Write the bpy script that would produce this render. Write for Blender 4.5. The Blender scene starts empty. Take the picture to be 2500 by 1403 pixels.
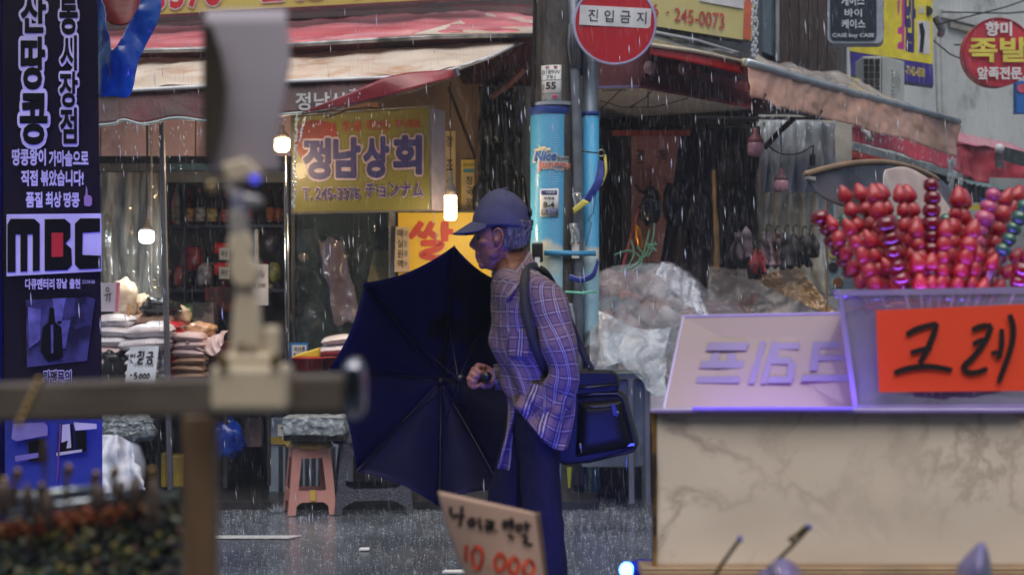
import bpy, bmesh, math, random
from mathutils import Vector, Matrix, noise
random.seed(11)
R = math.radians
sc = bpy.context.scene
COL = sc.collection
# ---------------- camera, world, sun, exposure ----------------
F, CX, HY, H = 4000.0, 1250.0, 760.0, 1.25      # focal length in photo pixels, horizon row, eye height
cam = bpy.data.cameras.new('camera'); camo = bpy.data.objects.new('camera', cam); COL.objects.link(camo)
camo.location = (0, 0, H); camo.rotation_euler = (R(90), 0, 0)
cam.sensor_width = 36; cam.lens = 57.6; cam.shift_y = 58.5/2500
cam.clip_start = 0.05; cam.clip_end = 500
cam.dof.use_dof = True; cam.dof.focus_distance = 6.6; cam.dof.aperture_fstop = 4.4
sc.camera = camo
world = bpy.data.worlds.new('World'); sc.world = world; world.use_nodes = True
wn = world.node_tree.nodes; bg = wn['Background']
sky = wn.new('ShaderNodeTexSky'); sky.sky_type = 'NISHITA'; sky.sun_disc = False
sky.sun_elevation = R(60); sky.sun_rotation = R(170); sky.dust_density = 4.0; sky.ozone_density = 1.5
world.node_tree.links.new(sky.outputs[0], bg.inputs[0]); bg.inputs[1].default_value = 0.062
sun = bpy.data.lights.new('sun', 'SUN'); sun.energy = 1.5; sun.angle = R(70); sun.color = (1, .985, .97)
suno = bpy.data.objects.new('sun', sun); COL.objects.link(suno); suno.rotation_euler = (R(22), R(-6), 0)
sc.view_settings.view_transform = 'Standard'; sc.view_settings.look = 'None'
sc.view_settings.exposure = 0.52; sc.view_settings.gamma = 1; sc.view_settings.use_curve_mapping = False
sc.render.engine = 'CYCLES'; sc.cycles.use_denoising = True
sc.cycles.max_bounces = 7; sc.cycles.transparent_max_bounces = 24; sc.cycles.sample_clamp_indirect = 4
sc.cycles.caustics_reflective = False; sc.cycles.caustics_refractive = False
# ---------------- helpers ----------------
def P(px, py, D): return Vector(((px-CX)/F*D, D, H+(HY-py)/F*D))
def srgb(c):
    if isinstance(c, (int, float)): c = (c, c, c)
    return tuple(((v/255+.055)/1.055)**2.4 if v > 10 else v/255/12.92 for v in c)
ROOT = {}
def link(o, par=None):
    COL.objects.link(o)
    if par is not None: o.parent = par
    return o
def org(o):
    v = Vector((0, 0, 0))
    while o is not None: v += o.location; o = o.parent
    return v
def tag(o, label=None, cat=None, group=None, kind=None):
    if label: o['label'] = label
    if cat: o['category'] = cat
    if group: o['group'] = group
    if kind: o['kind'] = kind
    return o
def thing(name, label, cat, loc=(0, 0, 0), group=None):
    o = bpy.data.objects.new(name, None); o.location = Vector(loc); o.empty_display_size = .1
    COL.objects.link(o); return tag(o, label, cat, group)
class MB:
    def __init__(s): s.v = []; s.f = []; s.uv = []; s.mi = []; s.has = False
    def add(s, vs, fs, uv=None, m=0):
        n = len(s.v); s.v += [Vector(q) for q in vs]; s.f += [tuple(i+n for i in q) for q in fs]
        s.uv += list(uv) if uv else [(0, 0)]*len(vs); s.mi += [m]*len(fs)
        if uv: s.has = True
        return s
    def box(s, a, b, m=0):
        (x0, y0, z0), (x1, y1, z1) = a, b
        return s.add([(x0,y0,z0),(x1,y0,z0),(x1,y1,z0),(x0,y1,z0),(x0,y0,z1),(x1,y0,z1),(x1,y1,z1),(x0,y1,z1)],
                     [(3,2,1,0),(4,5,6,7),(0,1,5,4),(1,2,6,5),(2,3,7,6),(3,0,4,7)], m=m)
    def prism(s, pts, off, m=0):
        n = len(pts); pts = [Vector(p) for p in pts]; off = Vector(off)
        return s.add(pts+[p+off for p in pts], [tuple(range(n)), tuple(range(2*n-1, n-1, -1))]+[(i, i+n, (i+1) % n+n, (i+1) % n) for i in range(n)], m=m)
    def tube(s, pts, r, n=8, cap=True, m=0, flat=1.0):
        pts = [Vector(p) for p in pts]; rs = r if isinstance(r, (list, tuple)) else [r]*len(pts)
        vs = []; prev = None; uv = []; L = 0
        for i, p in enumerate(pts):
            t = (pts[min(i+1, len(pts)-1)]-pts[max(i-1, 0)]).normalized()
            if i: L += (p-pts[i-1]).length
            if prev is None:
                a = t.cross(Vector((0, 1, 0)) if abs(t.y) < .9 else Vector((0, 0, 1))).normalized()
            else: a = (prev-t*prev.dot(t)).normalized()
            prev = a; b = t.cross(a)
            for k in range(n):
                w = 2*math.pi*k/n; vs.append(p+a*(math.cos(w)*rs[i])+b*(math.sin(w)*rs[i]*flat)); uv.append((k/n, L))
        fs = [(i*n+k, i*n+(k+1) % n, (i+1)*n+(k+1) % n, (i+1)*n+k) for i in range(len(pts)-1) for k in range(n)]
        if cap: fs += [tuple(range(n-1, -1, -1)), tuple((len(pts)-1)*n+k for k in range(n))]
        return s.add(vs, fs, uv, m=m)
    def lathe(s, prof, c, n=24, axis=None, m=0, sx=1, sy=1):
        c = Vector(c); q = Vector((0, 0, 1)).rotation_difference(Vector(axis).normalized()) if axis is not None else None
        vs = []; uv = []
        for j, (r, z) in enumerate(prof):
            for k in range(n):
                w = 2*math.pi*k/n; p = Vector((r*math.cos(w)*sx, r*math.sin(w)*sy, z))
                if q: p = q @ p
                vs.append(c+p); uv.append((k/n, j/(len(prof)-1)))
        fs = [(j*n+k, j*n+(k+1) % n, (j+1)*n+(k+1) % n, (j+1)*n+k) for j in range(len(prof)-1) for k in range(n)]
        ring = prof[0] == prof[-1]
        if not ring and prof[0][0] > 1e-5: fs.append(tuple(range(n-1, -1, -1)))
        if not ring and prof[-1][0] > 1e-5: fs.append(tuple((len(prof)-1)*n+k for k in range(n)))
        return s.add(vs, fs, uv, m=m)
    def grid(s, fn, nu, nv, m=0):
        vs = []; uv = []
        for j in range(nv+1):
            for i in range(nu+1):
                vs.append(fn(i/nu, j/nv)); uv.append((i/nu, j/nv))
        w = nu+1
        return s.add(vs, [(j*w+i, j*w+i+1, (j+1)*w+i+1, (j+1)*w+i) for j in range(nv) for i in range(nu)], uv, m=m)
    def ball(s, c, r, n=16, rot=None, m=0, amp=0, fr=3, seed=0, pw=1.0):
        c = Vector(c); rx, ry, rz = (r, r, r) if isinstance(r, (int, float)) else r
        k = n//2+1; vs = []
        def sp(v): return math.copysign(abs(v)**pw, v)
        for j in range(k):
            t = math.pi*j/(k-1)
            for i in range(n):
                w = 2*math.pi*i/n
                d = Vector((math.sin(t)*math.cos(w), math.sin(t)*math.sin(w), math.cos(t)))
                a = 1+amp*noise.noise(d*fr+Vector((seed*7.3, seed*3.1, seed)))
                p = Vector((sp(d.x)*rx, sp(d.y)*ry, sp(d.z)*rz))*a
                if rot: p = rot @ p
                vs.append(c+p)
        return s.add(vs, [(j*n+i, (j+1)*n+i, (j+1)*n+(i+1) % n, j*n+(i+1) % n) for j in range(k-1) for i in range(n)], m=m)
    def build(s, name, mat, par=None, smooth=False, bevel=0, solid=0, sub=0, origin=None, auto=None):
        me = bpy.data.meshes.new(name)
        if origin is None:
            if par is not None: origin = org(par)
            else:
                xs = [v.x for v in s.v]; ys = [v.y for v in s.v]; origin = Vector(((min(xs)+max(xs))/2, (min(ys)+max(ys))/2, min(v.z for v in s.v)))
        me.from_pydata([v-origin for v in s.v], [], s.f)
        if s.has:
            u = me.uv_layers.new(name='UVMap')
            for l in me.loops: u.data[l.index].uv = s.uv[l.vertex_index]
        for mm in (mat if isinstance(mat, (list, tuple)) else [mat]): me.materials.append(mm)
        if any(s.mi): me.polygons.foreach_set('material_index', s.mi)
        if smooth or auto: me.polygons.foreach_set('use_smooth', [True]*len(me.polygons))
        if auto: me.set_sharp_from_angle(angle=R(auto))
        me.update()
        bm = bmesh.new(); bm.from_mesh(me); bmesh.ops.remove_doubles(bm, verts=bm.verts, dist=1e-6) if smooth and not s.has else None
        if not s.has or not smooth: bmesh.ops.recalc_face_normals(bm, faces=bm.faces)
        bm.to_mesh(me); bm.free()
        o = bpy.data.objects.new(name, me); link(o, par)
        if par is None: o.location = origin
        if solid: q = o.modifiers.new('solid', 'SOLIDIFY'); q.thickness = solid; q.offset = 0
        if bevel: q = o.modifiers.new('bevel', 'BEVEL'); q.width = bevel; q.segments = 2; q.limit_method = 'ANGLE'
        if sub: q = o.modifiers.new('sub', 'SUBSURF'); q.levels = sub; q.render_levels = sub
        return o
def cr(pts, t):                                    # Catmull-Rom through a list of tuples, t in 0..1
    n = len(pts)-1; x = min(max(t, 0), 1)*n; i = min(int(x), n-1); f = x-i
    a, b, c, d = pts[max(i-1, 0)], pts[i], pts[i+1], pts[min(i+2, n)]
    return [.5*(2*q+(r-p)*f+(2*p-5*q+4*r-s)*f*f+(3*q-p-3*r+s)*f**3) for p, q, r, s in zip(a, b, c, d)]
def lerp(a, b, t): return a+(b-a)*t
def pl(pts, t):                                    # piecewise-linear lookup in [(x, y)...]
    if t <= pts[0][0]: return pts[0][1]
    for (a, b), (c, d) in zip(pts, pts[1:]):
        if t <= c: return b+(d-b)*(t-a)/(c-a)
    return pts[-1][1]
def pbox(mb, x0, y0, x1, y1, D, dep, m=0):         # box whose front face fills a pixel rectangle at distance D
    a, b = P(x0, y1, D), P(x1, y0, D); return mb.box((a.x, D, a.z), (b.x, D+dep, b.z), m=m)
def pq(pts, D): return [P(x, y, D if len(r) == 0 else r[0]) for x, y, *r in pts]
# ---------------- materials ----------------
def M(name, c1, rough=.6, c2=None, scale=6, metal=0, bump=.15, bs=40, alpha=1, coat=0, emit=0, tl=0, stretch=(1, 1, 1), dirt=None, ds=2, spec=.5, trans=0, detail=6, rvar=0, sheen=0, lo=.35, hi=.65, ecol=None):
    m = bpy.data.materials.new(name); m.use_nodes = True; nt = m.node_tree; N = nt.nodes; L = nt.links; b = N['Principled BSDF']
    c1 = srgb(c1); c2 = srgb(c2) if c2 is not None else tuple(v*.72 for v in c1)
    tc = N.new('ShaderNodeTexCoord'); mp = N.new('ShaderNodeMapping'); mp.inputs['Scale'].default_value = stretch; L.new(tc.outputs['Object'], mp.inputs[0])
    no = N.new('ShaderNodeTexNoise'); no.inputs['Scale'].default_value = scale; no.inputs['Detail'].default_value = detail; L.new(mp.outputs[0], no.inputs[0])
    rp = N.new('ShaderNodeValToRGB'); rp.color_ramp.elements[0].position = lo; rp.color_ramp.elements[1].position = hi
    rp.color_ramp.elements[0].color = (*c2, 1); rp.color_ramp.elements[1].color = (*c1, 1); L.new(no.outputs[0], rp.inputs[0]); out = rp.outputs[0]
    if dirt is not None:
        n2 = N.new('ShaderNodeTexNoise'); n2.inputs['Scale'].default_value = ds; n2.inputs['Detail'].default_value = 8; n2.inputs['Roughness'].default_value = .7; L.new(mp.outputs[0], n2.inputs[0])
        r2 = N.new('ShaderNodeValToRGB'); r2.color_ramp.elements[0].position = .52; r2.color_ramp.elements[1].position = .68; L.new(n2.outputs[0], r2.inputs[0])
        mx = N.new('ShaderNodeMix'); mx.data_type = 'RGBA'; L.new(r2.outputs[0], mx.inputs[0]); L.new(out, mx.inputs[6]); mx.inputs[7].default_value = (*srgb(dirt), 1); out = mx.outputs[2]
    L.new(out, b.inputs['Base Color'])
    b.inputs['Roughness'].default_value = rough; b.inputs['Metallic'].default_value = metal; b.inputs['Alpha'].default_value = alpha
    b.inputs['Coat Weight'].default_value = coat; b.inputs['Coat Roughness'].default_value = .06; b.inputs['Specular IOR Level'].default_value = spec; b.inputs['Transmission Weight'].default_value = trans; b.inputs['Sheen Weight'].default_value = sheen
    if rvar:
        mr = N.new('ShaderNodeMapRange'); mr.inputs[3].default_value = max(rough-rvar, .02); mr.inputs[4].default_value = rough+rvar; mr.inputs[1].default_value = .3; mr.inputs[2].default_value = .7
        L.new(no.outputs[0], mr.inputs[0]); L.new(mr.outputs[0], b.inputs['Roughness'])
    if bump:
        n3 = N.new('ShaderNodeTexNoise'); n3.inputs['Scale'].default_value = bs; n3.inputs['Detail'].default_value = 5; L.new(mp.outputs[0], n3.inputs[0])
        bp = N.new('ShaderNodeBump'); bp.inputs['Strength'].default_value = bump; bp.inputs['Distance'].default_value = .01; L.new(n3.outputs[0], bp.inputs['Height']); L.new(bp.outputs[0], b.inputs['Normal'])
    if emit: b.inputs['Emission Color'].default_value = (*(ecol or c1), 1); b.inputs['Emission Strength'].default_value = emit
    if tl:
        t_ = N.new('ShaderNodeBsdfTranslucent'); L.new(out, t_.inputs[0]); ms_ = N.new('ShaderNodeMixShader'); ms_.inputs[0].default_value = tl
        L.new(b.outputs[0], ms_.inputs[1]); L.new(t_.outputs[0], ms_.inputs[2]); L.new(ms_.outputs[0], N['Material Output'].inputs[0])
    m.diffuse_color = (*c1, 1); return m
def film(name, col=(225, 228, 232), alpha=.35, rough=.08, bump=.6, bs=14, stretch=(1, 1, 1), alpha2=None):   # crumpled clear plastic
    m = M(name, col, rough, scale=5, bump=bump, bs=bs, stretch=stretch, alpha=alpha, coat=.6)
    if alpha2 is not None:
        nt = m.node_tree; N = nt.nodes; L = nt.links
        no = [n for n in N if n.type == 'TEX_NOISE'][0]; mr = N.new('ShaderNodeMapRange'); mr.inputs[1].default_value = .38; mr.inputs[2].default_value = .68; mr.inputs[3].default_value = alpha; mr.inputs[4].default_value = alpha2
        L.new(no.outputs[0], mr.inputs[0]); L.new(mr.outputs[0], N['Principled BSDF'].inputs['Alpha'])
    return m
# ---------------- lettering ----------------
_tc = {}
def tmesh(s, bold, shear=0):
    k = (s, bold, shear)
    if k not in _tc:
        c = bpy.data.curves.new('t', 'FONT'); c.body = s; c.offset = bold; c.resolution_u = 3; c.shear = shear
        o = bpy.data.objects.new('t', c); COL.objects.link(o); dg = bpy.context.evaluated_depsgraph_get(); dg.update()
        me = bpy.data.meshes.new_from_object(o.evaluated_get(dg))
        vs = [v.co.copy() for v in me.vertices]; fs = [tuple(p.vertices) for p in me.polygons]
        bpy.data.objects.remove(o); bpy.data.curves.remove(c); bpy.data.meshes.remove(me)
        x0 = min(v.x for v in vs); x1 = max(v.x for v in vs); y0 = min(v.y for v in vs); y1 = max(v.y for v in vs)
        _tc[k] = ([((v.x-x0)/(x1-x0), (v.y-y0)/(y1-y0)) for v in vs], fs, x1-x0, y1-y0)
    return _tc[k]
def onquad(Q, u, v):                               # Q = TL, TR, BR, BL
    return (Q[3]*(1-u)+Q[2]*u)*(1-v)+(Q[0]*(1-u)+Q[1]*u)*v
def qn(Q):
    n = (Q[1]-Q[0]).cross(Q[3]-Q[0]).normalized()
    return n if n.y < 0 else -n
def text(par, s, Q, mat, bold=.0, off=.003, mirror=False, shear=0, name='lettering'):
    vs, fs, w_, h_ = tmesh(s, min(bold, .02), shear); n = qn(Q); mb = MB(); e = max(bold-.02, 0)
    K = 1 if e < .008 else (9 if e < .04 else 21)
    for k in range(K):
        du, dv = (0, 0) if k == 0 else (e*math.cos(k*6.2832/(K-1))/w_, e*math.sin(k*6.2832/(K-1))/h_)
        mb.add([onquad(Q, ((1-u) if mirror else u)+du, v+dv)+n*(off-k*.00006) for u, v in vs], fs)
    o = mb.build(name, mat, par); return o
def prect(x0, y0, x1, y1, D): return [P(x0, y0, D), P(x1, y0, D), P(x1, y1, D), P(x0, y1, D)]
def ptext(par, s, x0, y0, x1, y1, D, mat, bold=0.0, off=.003, **k): return text(par, s, prect(x0, y0, x1, y1, D), mat, bold, off, **k)
def strokes(par, lines, Q, w, mat, off=.003, name='lettering'):       # hand-drawn marks: polylines in unit coordinates of a quad (v up)
    n = qn(Q); mb = MB()
    for li, ln in enumerate(lines):
        ww = w
        if isinstance(ln[0], (int, float)): ww = w*ln[0]; ln = ln[1:]
        k = max(8, 5*len(ln)); pts = [cr([(float(a), float(b)) for a, b in ln], i/k) for i in range(k+1)]
        pts = [onquad(Q, u, v)+n*(off+li*.00015) for u, v in pts]; vs = []
        for i, p in enumerate(pts):
            t = (pts[min(i+1, k)]-pts[max(i-1, 0)]).normalized(); s = t.cross(n).normalized()*ww*.5*(1-.25*abs(i/k-.4))*(0.6 if i in (0, k) else 1); vs += [p+s, p-s]
        mb.add(vs, [(2*i, 2*i+1, 2*i+3, 2*i+2) for i in range(k)])
    return mb.build(name, mat, par)
def loft(secs, n=40, m=60, pw=1.0, wr=None, cap=True):
    """secs: (px, py, D, half-width px, half-depth m, tilt deg); returns an MB with uv in metres"""
    mb = MB(); vs = []; uv = []; L = 0; last = None
    for j in range(m+1):
        px, py, D, a, b, t = cr(secs, j/m); a *= D/F; c = P(px, py, D); ax = Vector((math.cos(R(t)), 0, -math.sin(R(t)))); ay = Vector((0, 1, 0))
        if last is not None: L += (c-last).length
        last = c
        for i in range(n+1):
            w = 2*math.pi*i/n; cs, sn = math.cos(w), math.sin(w)
            p = c+ax*(a*math.copysign(abs(cs)**pw, cs))+ay*(b*math.copysign(abs(sn)**pw, sn))
            if wr: p = p+(ax*cs+ay*sn)*wr(w, j/m, p)
            vs.append(p); uv.append((w/(2*math.pi)*(a+b)*math.pi, L))
    w = n+1; fs = [(j*w+i, j*w+i+1, (j+1)*w+i+1, (j+1)*w+i) for j in range(m) for i in range(n)]
    if cap: fs += [tuple(range(n-1, -1, -1)), tuple(m*w+k for k in range(n))]
    mb.add(vs, fs, uv); return mb
def sheet(fn, nu, nv, name, mat, par=None, wr=0, fr=3, solid=.003, seed=0, origin=None, ridge=0):
    """cloth: fn(u,v)->Vector with noise wrinkles along its normal"""
    def g(u, v):
        p = fn(u, v)
        if wr:
            e = .01; a = fn(min(u+e, 1), v)-fn(max(u-e, 0), v); b = fn(u, min(v+e, 1))-fn(u, max(v-e, 0)); n = a.cross(b)
            if n.length > 0:
                k = noise.noise(p*fr+Vector((seed, 0, 0)))+.5*noise.noise(p*fr*2.7+Vector((0, seed, 0)))
                if ridge: q = Vector((p.x+.6*p.z, p.y, p.z-.5*p.x)); k = .35*k+ridge*(.6-1.9*abs(noise.noise(q*fr*1.3+Vector((seed, 9, 0))))-1.0*abs(noise.noise(q*fr*3.1+Vector((3, seed, 0))))-.5*abs(noise.noise(q*fr*7.1)))
                p = p+n.normalized()*wr*k
        return p
    mb = MB(); mb.grid(g, nu, nv); return mb.build(name, mat, par, smooth=True, solid=solid)
def strip(top, bot, Dt, Db):                       # sheet between two pixel polylines ((x,y)...), depths lerped along each
    def fn(u, v):
        a = cr(top, u) if len(top) > 2 else [lerp(p, q, u) for p, q in zip(*top)]
        b = cr(bot, u) if len(bot) > 2 else [lerp(p, q, u) for p, q in zip(*bot)]
        da = a[2] if len(a) > 2 else Dt; db = b[2] if len(b) > 2 else Db
        return P(a[0], a[1], da).lerp(P(b[0], b[1], db), v)
    return fn
def dup(root, loc, label=None, group=None, rot=None):
    r = root.copy(); COL.objects.link(r); r.location = loc
    if rot: r.rotation_euler = rot
    if label: r['label'] = label
    if group: r['group'] = group
    for ch in list(root.children):
        c = ch.copy(); COL.objects.link(c); c.parent = r
        for g in list(ch.children):
            d = g.copy(); COL.objects.link(d); d.parent = c
    return r
ORD = ['topmost', 'second from the top', 'third from the top', 'fourth from the top', 'fifth from the top', 'sixth from the top', 'seventh from the top', 'eighth from the top', 'ninth from the top', 'tenth from the top']
# common materials
m_black = M('black_plastic', 22, .35, bump=.05); m_steel = M('brushed_steel', 150, .3, metal=.9, scale=20, bump=.05); m_alu = M('aluminium', 170, .4, metal=.8, c2=120, scale=9, dirt=70)
m_white = M('white_print', 225, .5, bump=0); m_ink = M('black_ink', 18, .5, bump=0); m_navy = M('navy_print', (38, 38, 96), .5, bump=0); m_red = M('red_print', (190, 35, 40), .5, bump=0)
m_wood = M('worn_wood', (120, 92, 66), .6, c2=(84, 62, 44), scale=5, stretch=(1, 6, 6), bump=.3, bs=30)
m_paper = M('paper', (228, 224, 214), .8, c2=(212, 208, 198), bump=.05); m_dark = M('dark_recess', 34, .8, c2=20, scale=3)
m_cable = M('black_cable', 14, .5, bump=0)
# ================= ground =================
def wet_asphalt():
    m = M('wet_asphalt', (96, 102, 110), .3, c2=(66, 71, 78), scale=1.3, bump=.0, spec=.6); nt = m.node_tree; N = nt.nodes; L = nt.links; b = N['Principled BSDF']
    tc = [n for n in N if n.type == 'TEX_COORD'][0]
    v = N.new('ShaderNodeTexVoronoi'); v.inputs['Scale'].default_value = 95; L.new(tc.outputs['Object'], v.inputs[0])
    n = N.new('ShaderNodeTexNoise'); n.inputs['Scale'].default_value = 26; n.inputs['Detail'].default_value = 6; L.new(tc.outputs['Object'], n.inputs[0])
    n2 = N.new('ShaderNodeTexNoise'); n2.inputs['Scale'].default_value = 1.1; n2.inputs['Detail'].default_value = 6; L.new(tc.outputs['Object'], n2.inputs[0])
    mr = N.new('ShaderNodeMapRange'); mr.inputs[1].default_value = .4; mr.inputs[2].default_value = .6; mr.inputs[3].default_value = .03; mr.inputs[4].default_value = .2; L.new(n2.outputs[0], mr.inputs[0]); L.new(mr.outputs[0], b.inputs['Roughness'])
    a = N.new('ShaderNodeMath'); a.operation = 'MULTIPLY_ADD'; a.inputs[1].default_value = .35; L.new(v.outputs[0], a.inputs[0]); L.new(n.outputs[0], a.inputs[2])
    bp = N.new('ShaderNodeBump'); bp.inputs['Strength'].default_value = .3; bp.inputs['Distance'].default_value = .006; L.new(a.outputs[0], bp.inputs['Height']); L.new(bp.outputs[0], b.inputs['Normal'])
    return m
g = MB(); g.grid(lambda u, v: Vector((-30+90*u, -6+110*v, .003*noise.noise(Vector((u*60, v*70, 0))) - .003)), 90, 110)
tag(g.build('street', wet_asphalt(), origin=Vector((0, 0, 0)), smooth=True), kind='structure')
pv = MB(); pv.box((-9, 10.35, -.05), (.55, 15, .05)); tag(pv.build('shop_floor', M('wet_concrete_floor', 52, .35, c2=34, scale=2.5, bump=.3)), kind='structure')
ml = MB(); a = P(470, 1316, 5000/556*1.0); Dm = 5000/551
ml.prism([Vector((-2.2, Dm-.06, .004)), Vector(((706-CX)/F*(Dm-.06), Dm-.06, .004)), Vector(((716-CX)/F*(Dm+.06)+.05, Dm+.06, .004)), Vector((-2.2, Dm+.06, .004))], (0, 0, -.002))
tag(ml.build('road_marking', M('road_paint', 205, .3, c2=180, scale=20)), kind='structure')
# litter
for px, py, w, l in ((890, 1342, .055, 'small white plastic scrap lying on the wet street left of the price card'), (1110, 1397, .12, 'white crushed plastic lid at the bottom edge beside the price card')):
    D = 5000/(py-HY); p = P(px, py, D); mb = MB()
    mb.prism([p+Vector((-w/2, -.03, .0)), p+Vector((w/2, -.025, .0)), p+Vector((w*.45, .03, .0)), p+Vector((-w*.4, .02, 0))], (0, 0, .012)); tag(mb.build('plastic_scrap', m_white, bevel=.003), l, 'litter')
op = thing('sky_blocker_row', 'unseen plain building row added behind the camera to block low sky light', 'building', (0, -5, 0))  # unseen row, added to cut the low frontal sky light
mb = MB(); mb.box((-14, -6, 0), (16, -5, 7.5)); mb.build('wall', M('sky_blocker_wall', (120, 118, 116), .8), op)
# ================= grocery shop =================
m_wallt = M('tan_plaster', (158, 132, 104), .8, c2=(126, 102, 78), scale=2, dirt=(88, 74, 60), bump=.3)
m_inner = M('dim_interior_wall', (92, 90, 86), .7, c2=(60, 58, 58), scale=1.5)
m_panel = M('mauve_sheet_metal', (228, 192, 190), .6, c2=(206, 170, 168), scale=1.5, dirt=(150, 120, 116), bump=.1)
m_maroon = M('maroon_canvas', (86, 30, 36), .6, c2=(52, 20, 26), scale=3, dirt=(30, 20, 24), bump=.2)
m_teal = M('teal_glass', (96, 124, 132), .12, c2=(70, 92, 100), scale=2, bump=.05, coat=.6)
shop = thing('grocery_shop', 'grocery shop with tan wall, dim goods-filled interior and mauve panels behind the stacked rice sacks', 'shop', (-2, 12.5, 0))
def part(name, mat, par, fn, **k):
    mb = MB(); fn(mb); return mb.build(name, mat, par, **k)
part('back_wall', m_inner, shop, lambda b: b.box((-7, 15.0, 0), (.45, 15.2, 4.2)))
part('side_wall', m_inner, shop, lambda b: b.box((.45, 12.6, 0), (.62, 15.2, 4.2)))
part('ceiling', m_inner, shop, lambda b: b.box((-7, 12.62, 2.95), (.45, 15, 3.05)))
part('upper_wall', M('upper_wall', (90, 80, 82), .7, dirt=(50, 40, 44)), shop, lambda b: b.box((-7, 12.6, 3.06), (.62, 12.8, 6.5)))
part('front_wall', m_wallt, shop, lambda b: pbox(b, 800, 60, 1345, 512, 12.4, .12))
part('front_pier', m_wallt, shop, lambda b: pbox(b, 1060, 512, 1345, 1195, 12.42, .1))
part('lintel', m_dark, shop, lambda b: pbox(b, -200, 382, 806, 398, 12.3, .1))
for i, x in enumerate((-60, 100, 245, 360, 477)):
    x1 = (100, 245, 360, 477, 712)[i]
    part('cladding_panel', m_panel, shop, lambda b: pbox(b, x+1.5, 120, x1-1.5, 381, 12.25, .03), bevel=.004)
part('transom_pane', m_teal, shop, lambda b: pbox(b, 400, 399, 545, 416, 12.3, .02))
part('transom_frame', M('grey_green_frame', (92, 92, 86), .5), shop, lambda b: (pbox(b, 240, 399, 398, 418, 12.28, .05), pbox(b, 395, 418, 700, 445, 12.3, .06)))
# bigger sign across the top (lower edge of its print shows)
m_yel = M('yellow_green_signboard', (190, 186, 96), .4, c2=(178, 174, 88), scale=1.2, bump=.02, dirt=(176, 170, 100))
def qsign(name, label, pts, D, mat, edge, dep=.12):
    """pts: TL TR BR BL pixels with own D"""
    q = [P(x, y, d) for x, y, d in pts]; n = qn(q); root = thing(name, label, 'sign', q[3])
    mb = MB(); mb.prism([p-n*.004 for p in q], -n*dep); mb.build('sign_box', edge, root)
    mb = MB(); mb.prism(q, -n*.003); mb.build('sign_face', mat, root); return root, q
s1, q1 = qsign('fascia_sign', 'long yellow shop sign with red phone digits above the pink awning', [(200, -170, 11.9), (1190, -200, 11.9), (1190, -8, 11.9), (200, 46, 11.9)], 0, m_yel, m_alu)
n = 0.01
def sub(q, u0, v0, u1, v1): return [onquad(q, u0, v1), onquad(q, u1, v1), onquad(q, u1, v0), onquad(q, u0, v0)]
m_redp = M('red_sign_letters', (196, 36, 44), .4, bump=0)
def px2(q, pts, D): return [P(x, y, D) for x, y in pts]
dd = 11.89
for s, Q in (('3376', [(372, -62), (540, -70), (540, 14), (372, 26)]), ('245', [(640, -74), (800, -82), (800, -4), (640, 6)]), ('0073', [(850, -84), (1040, -94), (1040, -14), (850, -6)])):
    Q = px2(0, Q, dd); text(s1, s, Q, m_white, .055, .004); text(s1, s, Q, m_redp, .02, .008)
d = MB(); d.lathe([(.03, 0), (.03, .004)], P(590, -28, dd)+Vector((0, -.004, 0)), 16, axis=(0, -1, 0)); d.build('lettering', m_redp, s1)
# --- pink awning (upper)
m_pink = M('wet_pink_awning', (232, 118, 128), .25, c2=(244, 176, 184), scale=1.2, stretch=(.6, 3, 3), bump=.35, bs=4, coat=.5, dirt=(216, 92, 100))
m_cream = M('stained_cream_canvas', (246, 236, 224), .35, c2=(234, 218, 200), tl=.25, scale=1.6, stretch=(1, 1, 1), bump=.25, bs=5, dirt=(212, 168, 128), ds=2.2, coat=.2)
aw = thing('pink_awning', 'upper wet pink awning of clear sheet over canvas, running below the yellow sign', 'awning', P(700, 100, 11.4))
sheet(strip([(-120, 90, 12.3), (240, 75, 12.3), (500, 58, 12.3), (710, 50, 12.3), (1030, 34, 12.3), (1193, 28, 12.3), (1320, 42, 12.3)], [(-120, 132, 11.3), (240, 124, 11.3), (500, 118, 11.3), (710, 106, 11.3), (1062, 86, 11.3), (1200, 83, 11.3), (1320, 82, 11.3)], 12.3, 11.3), 90, 14, 'canopy', m_pink, aw, wr=.02, fr=4)
mb = MB(); mb.add([P(1010, 84, 11.26), P(1190, 33, 12.26), P(1318, 44, 12.26), P(1318, 81, 11.26)], [(0, 1, 2, 3)]); mb.build('cream_patch', m_cream, aw, solid=.004)
sheet(strip([(240, 62, 12.36), (710, 30, 12.36), (1150, 10, 12.36), (1320, 14, 12.36)], [(240, 78, 12.3), (710, 52, 12.3), (1150, 36, 12.3), (1320, 44, 12.3)], 12, 12), 30, 3, 'back_band', m_maroon, aw, wr=.01)
mb = MB(); mb.tube([P(x, y, 11.28) for x, y in ((-120, 134), (240, 127), (500, 121), (710, 110), (1062, 90), (1200, 87), (1320, 86))], .018, 8); mb.build('front_rail', m_alu, aw, smooth=True)
sheet(strip([(-120, 136, 11.32), (500, 122, 11.32), (1060, 91, 11.32), (1320, 88, 11.32)], [(-120, 160, 11.4), (500, 140, 11.4), (1060, 112, 11.4), (1320, 106, 11.4)], 11, 11), 40, 3, 'valance', m_maroon, aw, wr=.02)
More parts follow.
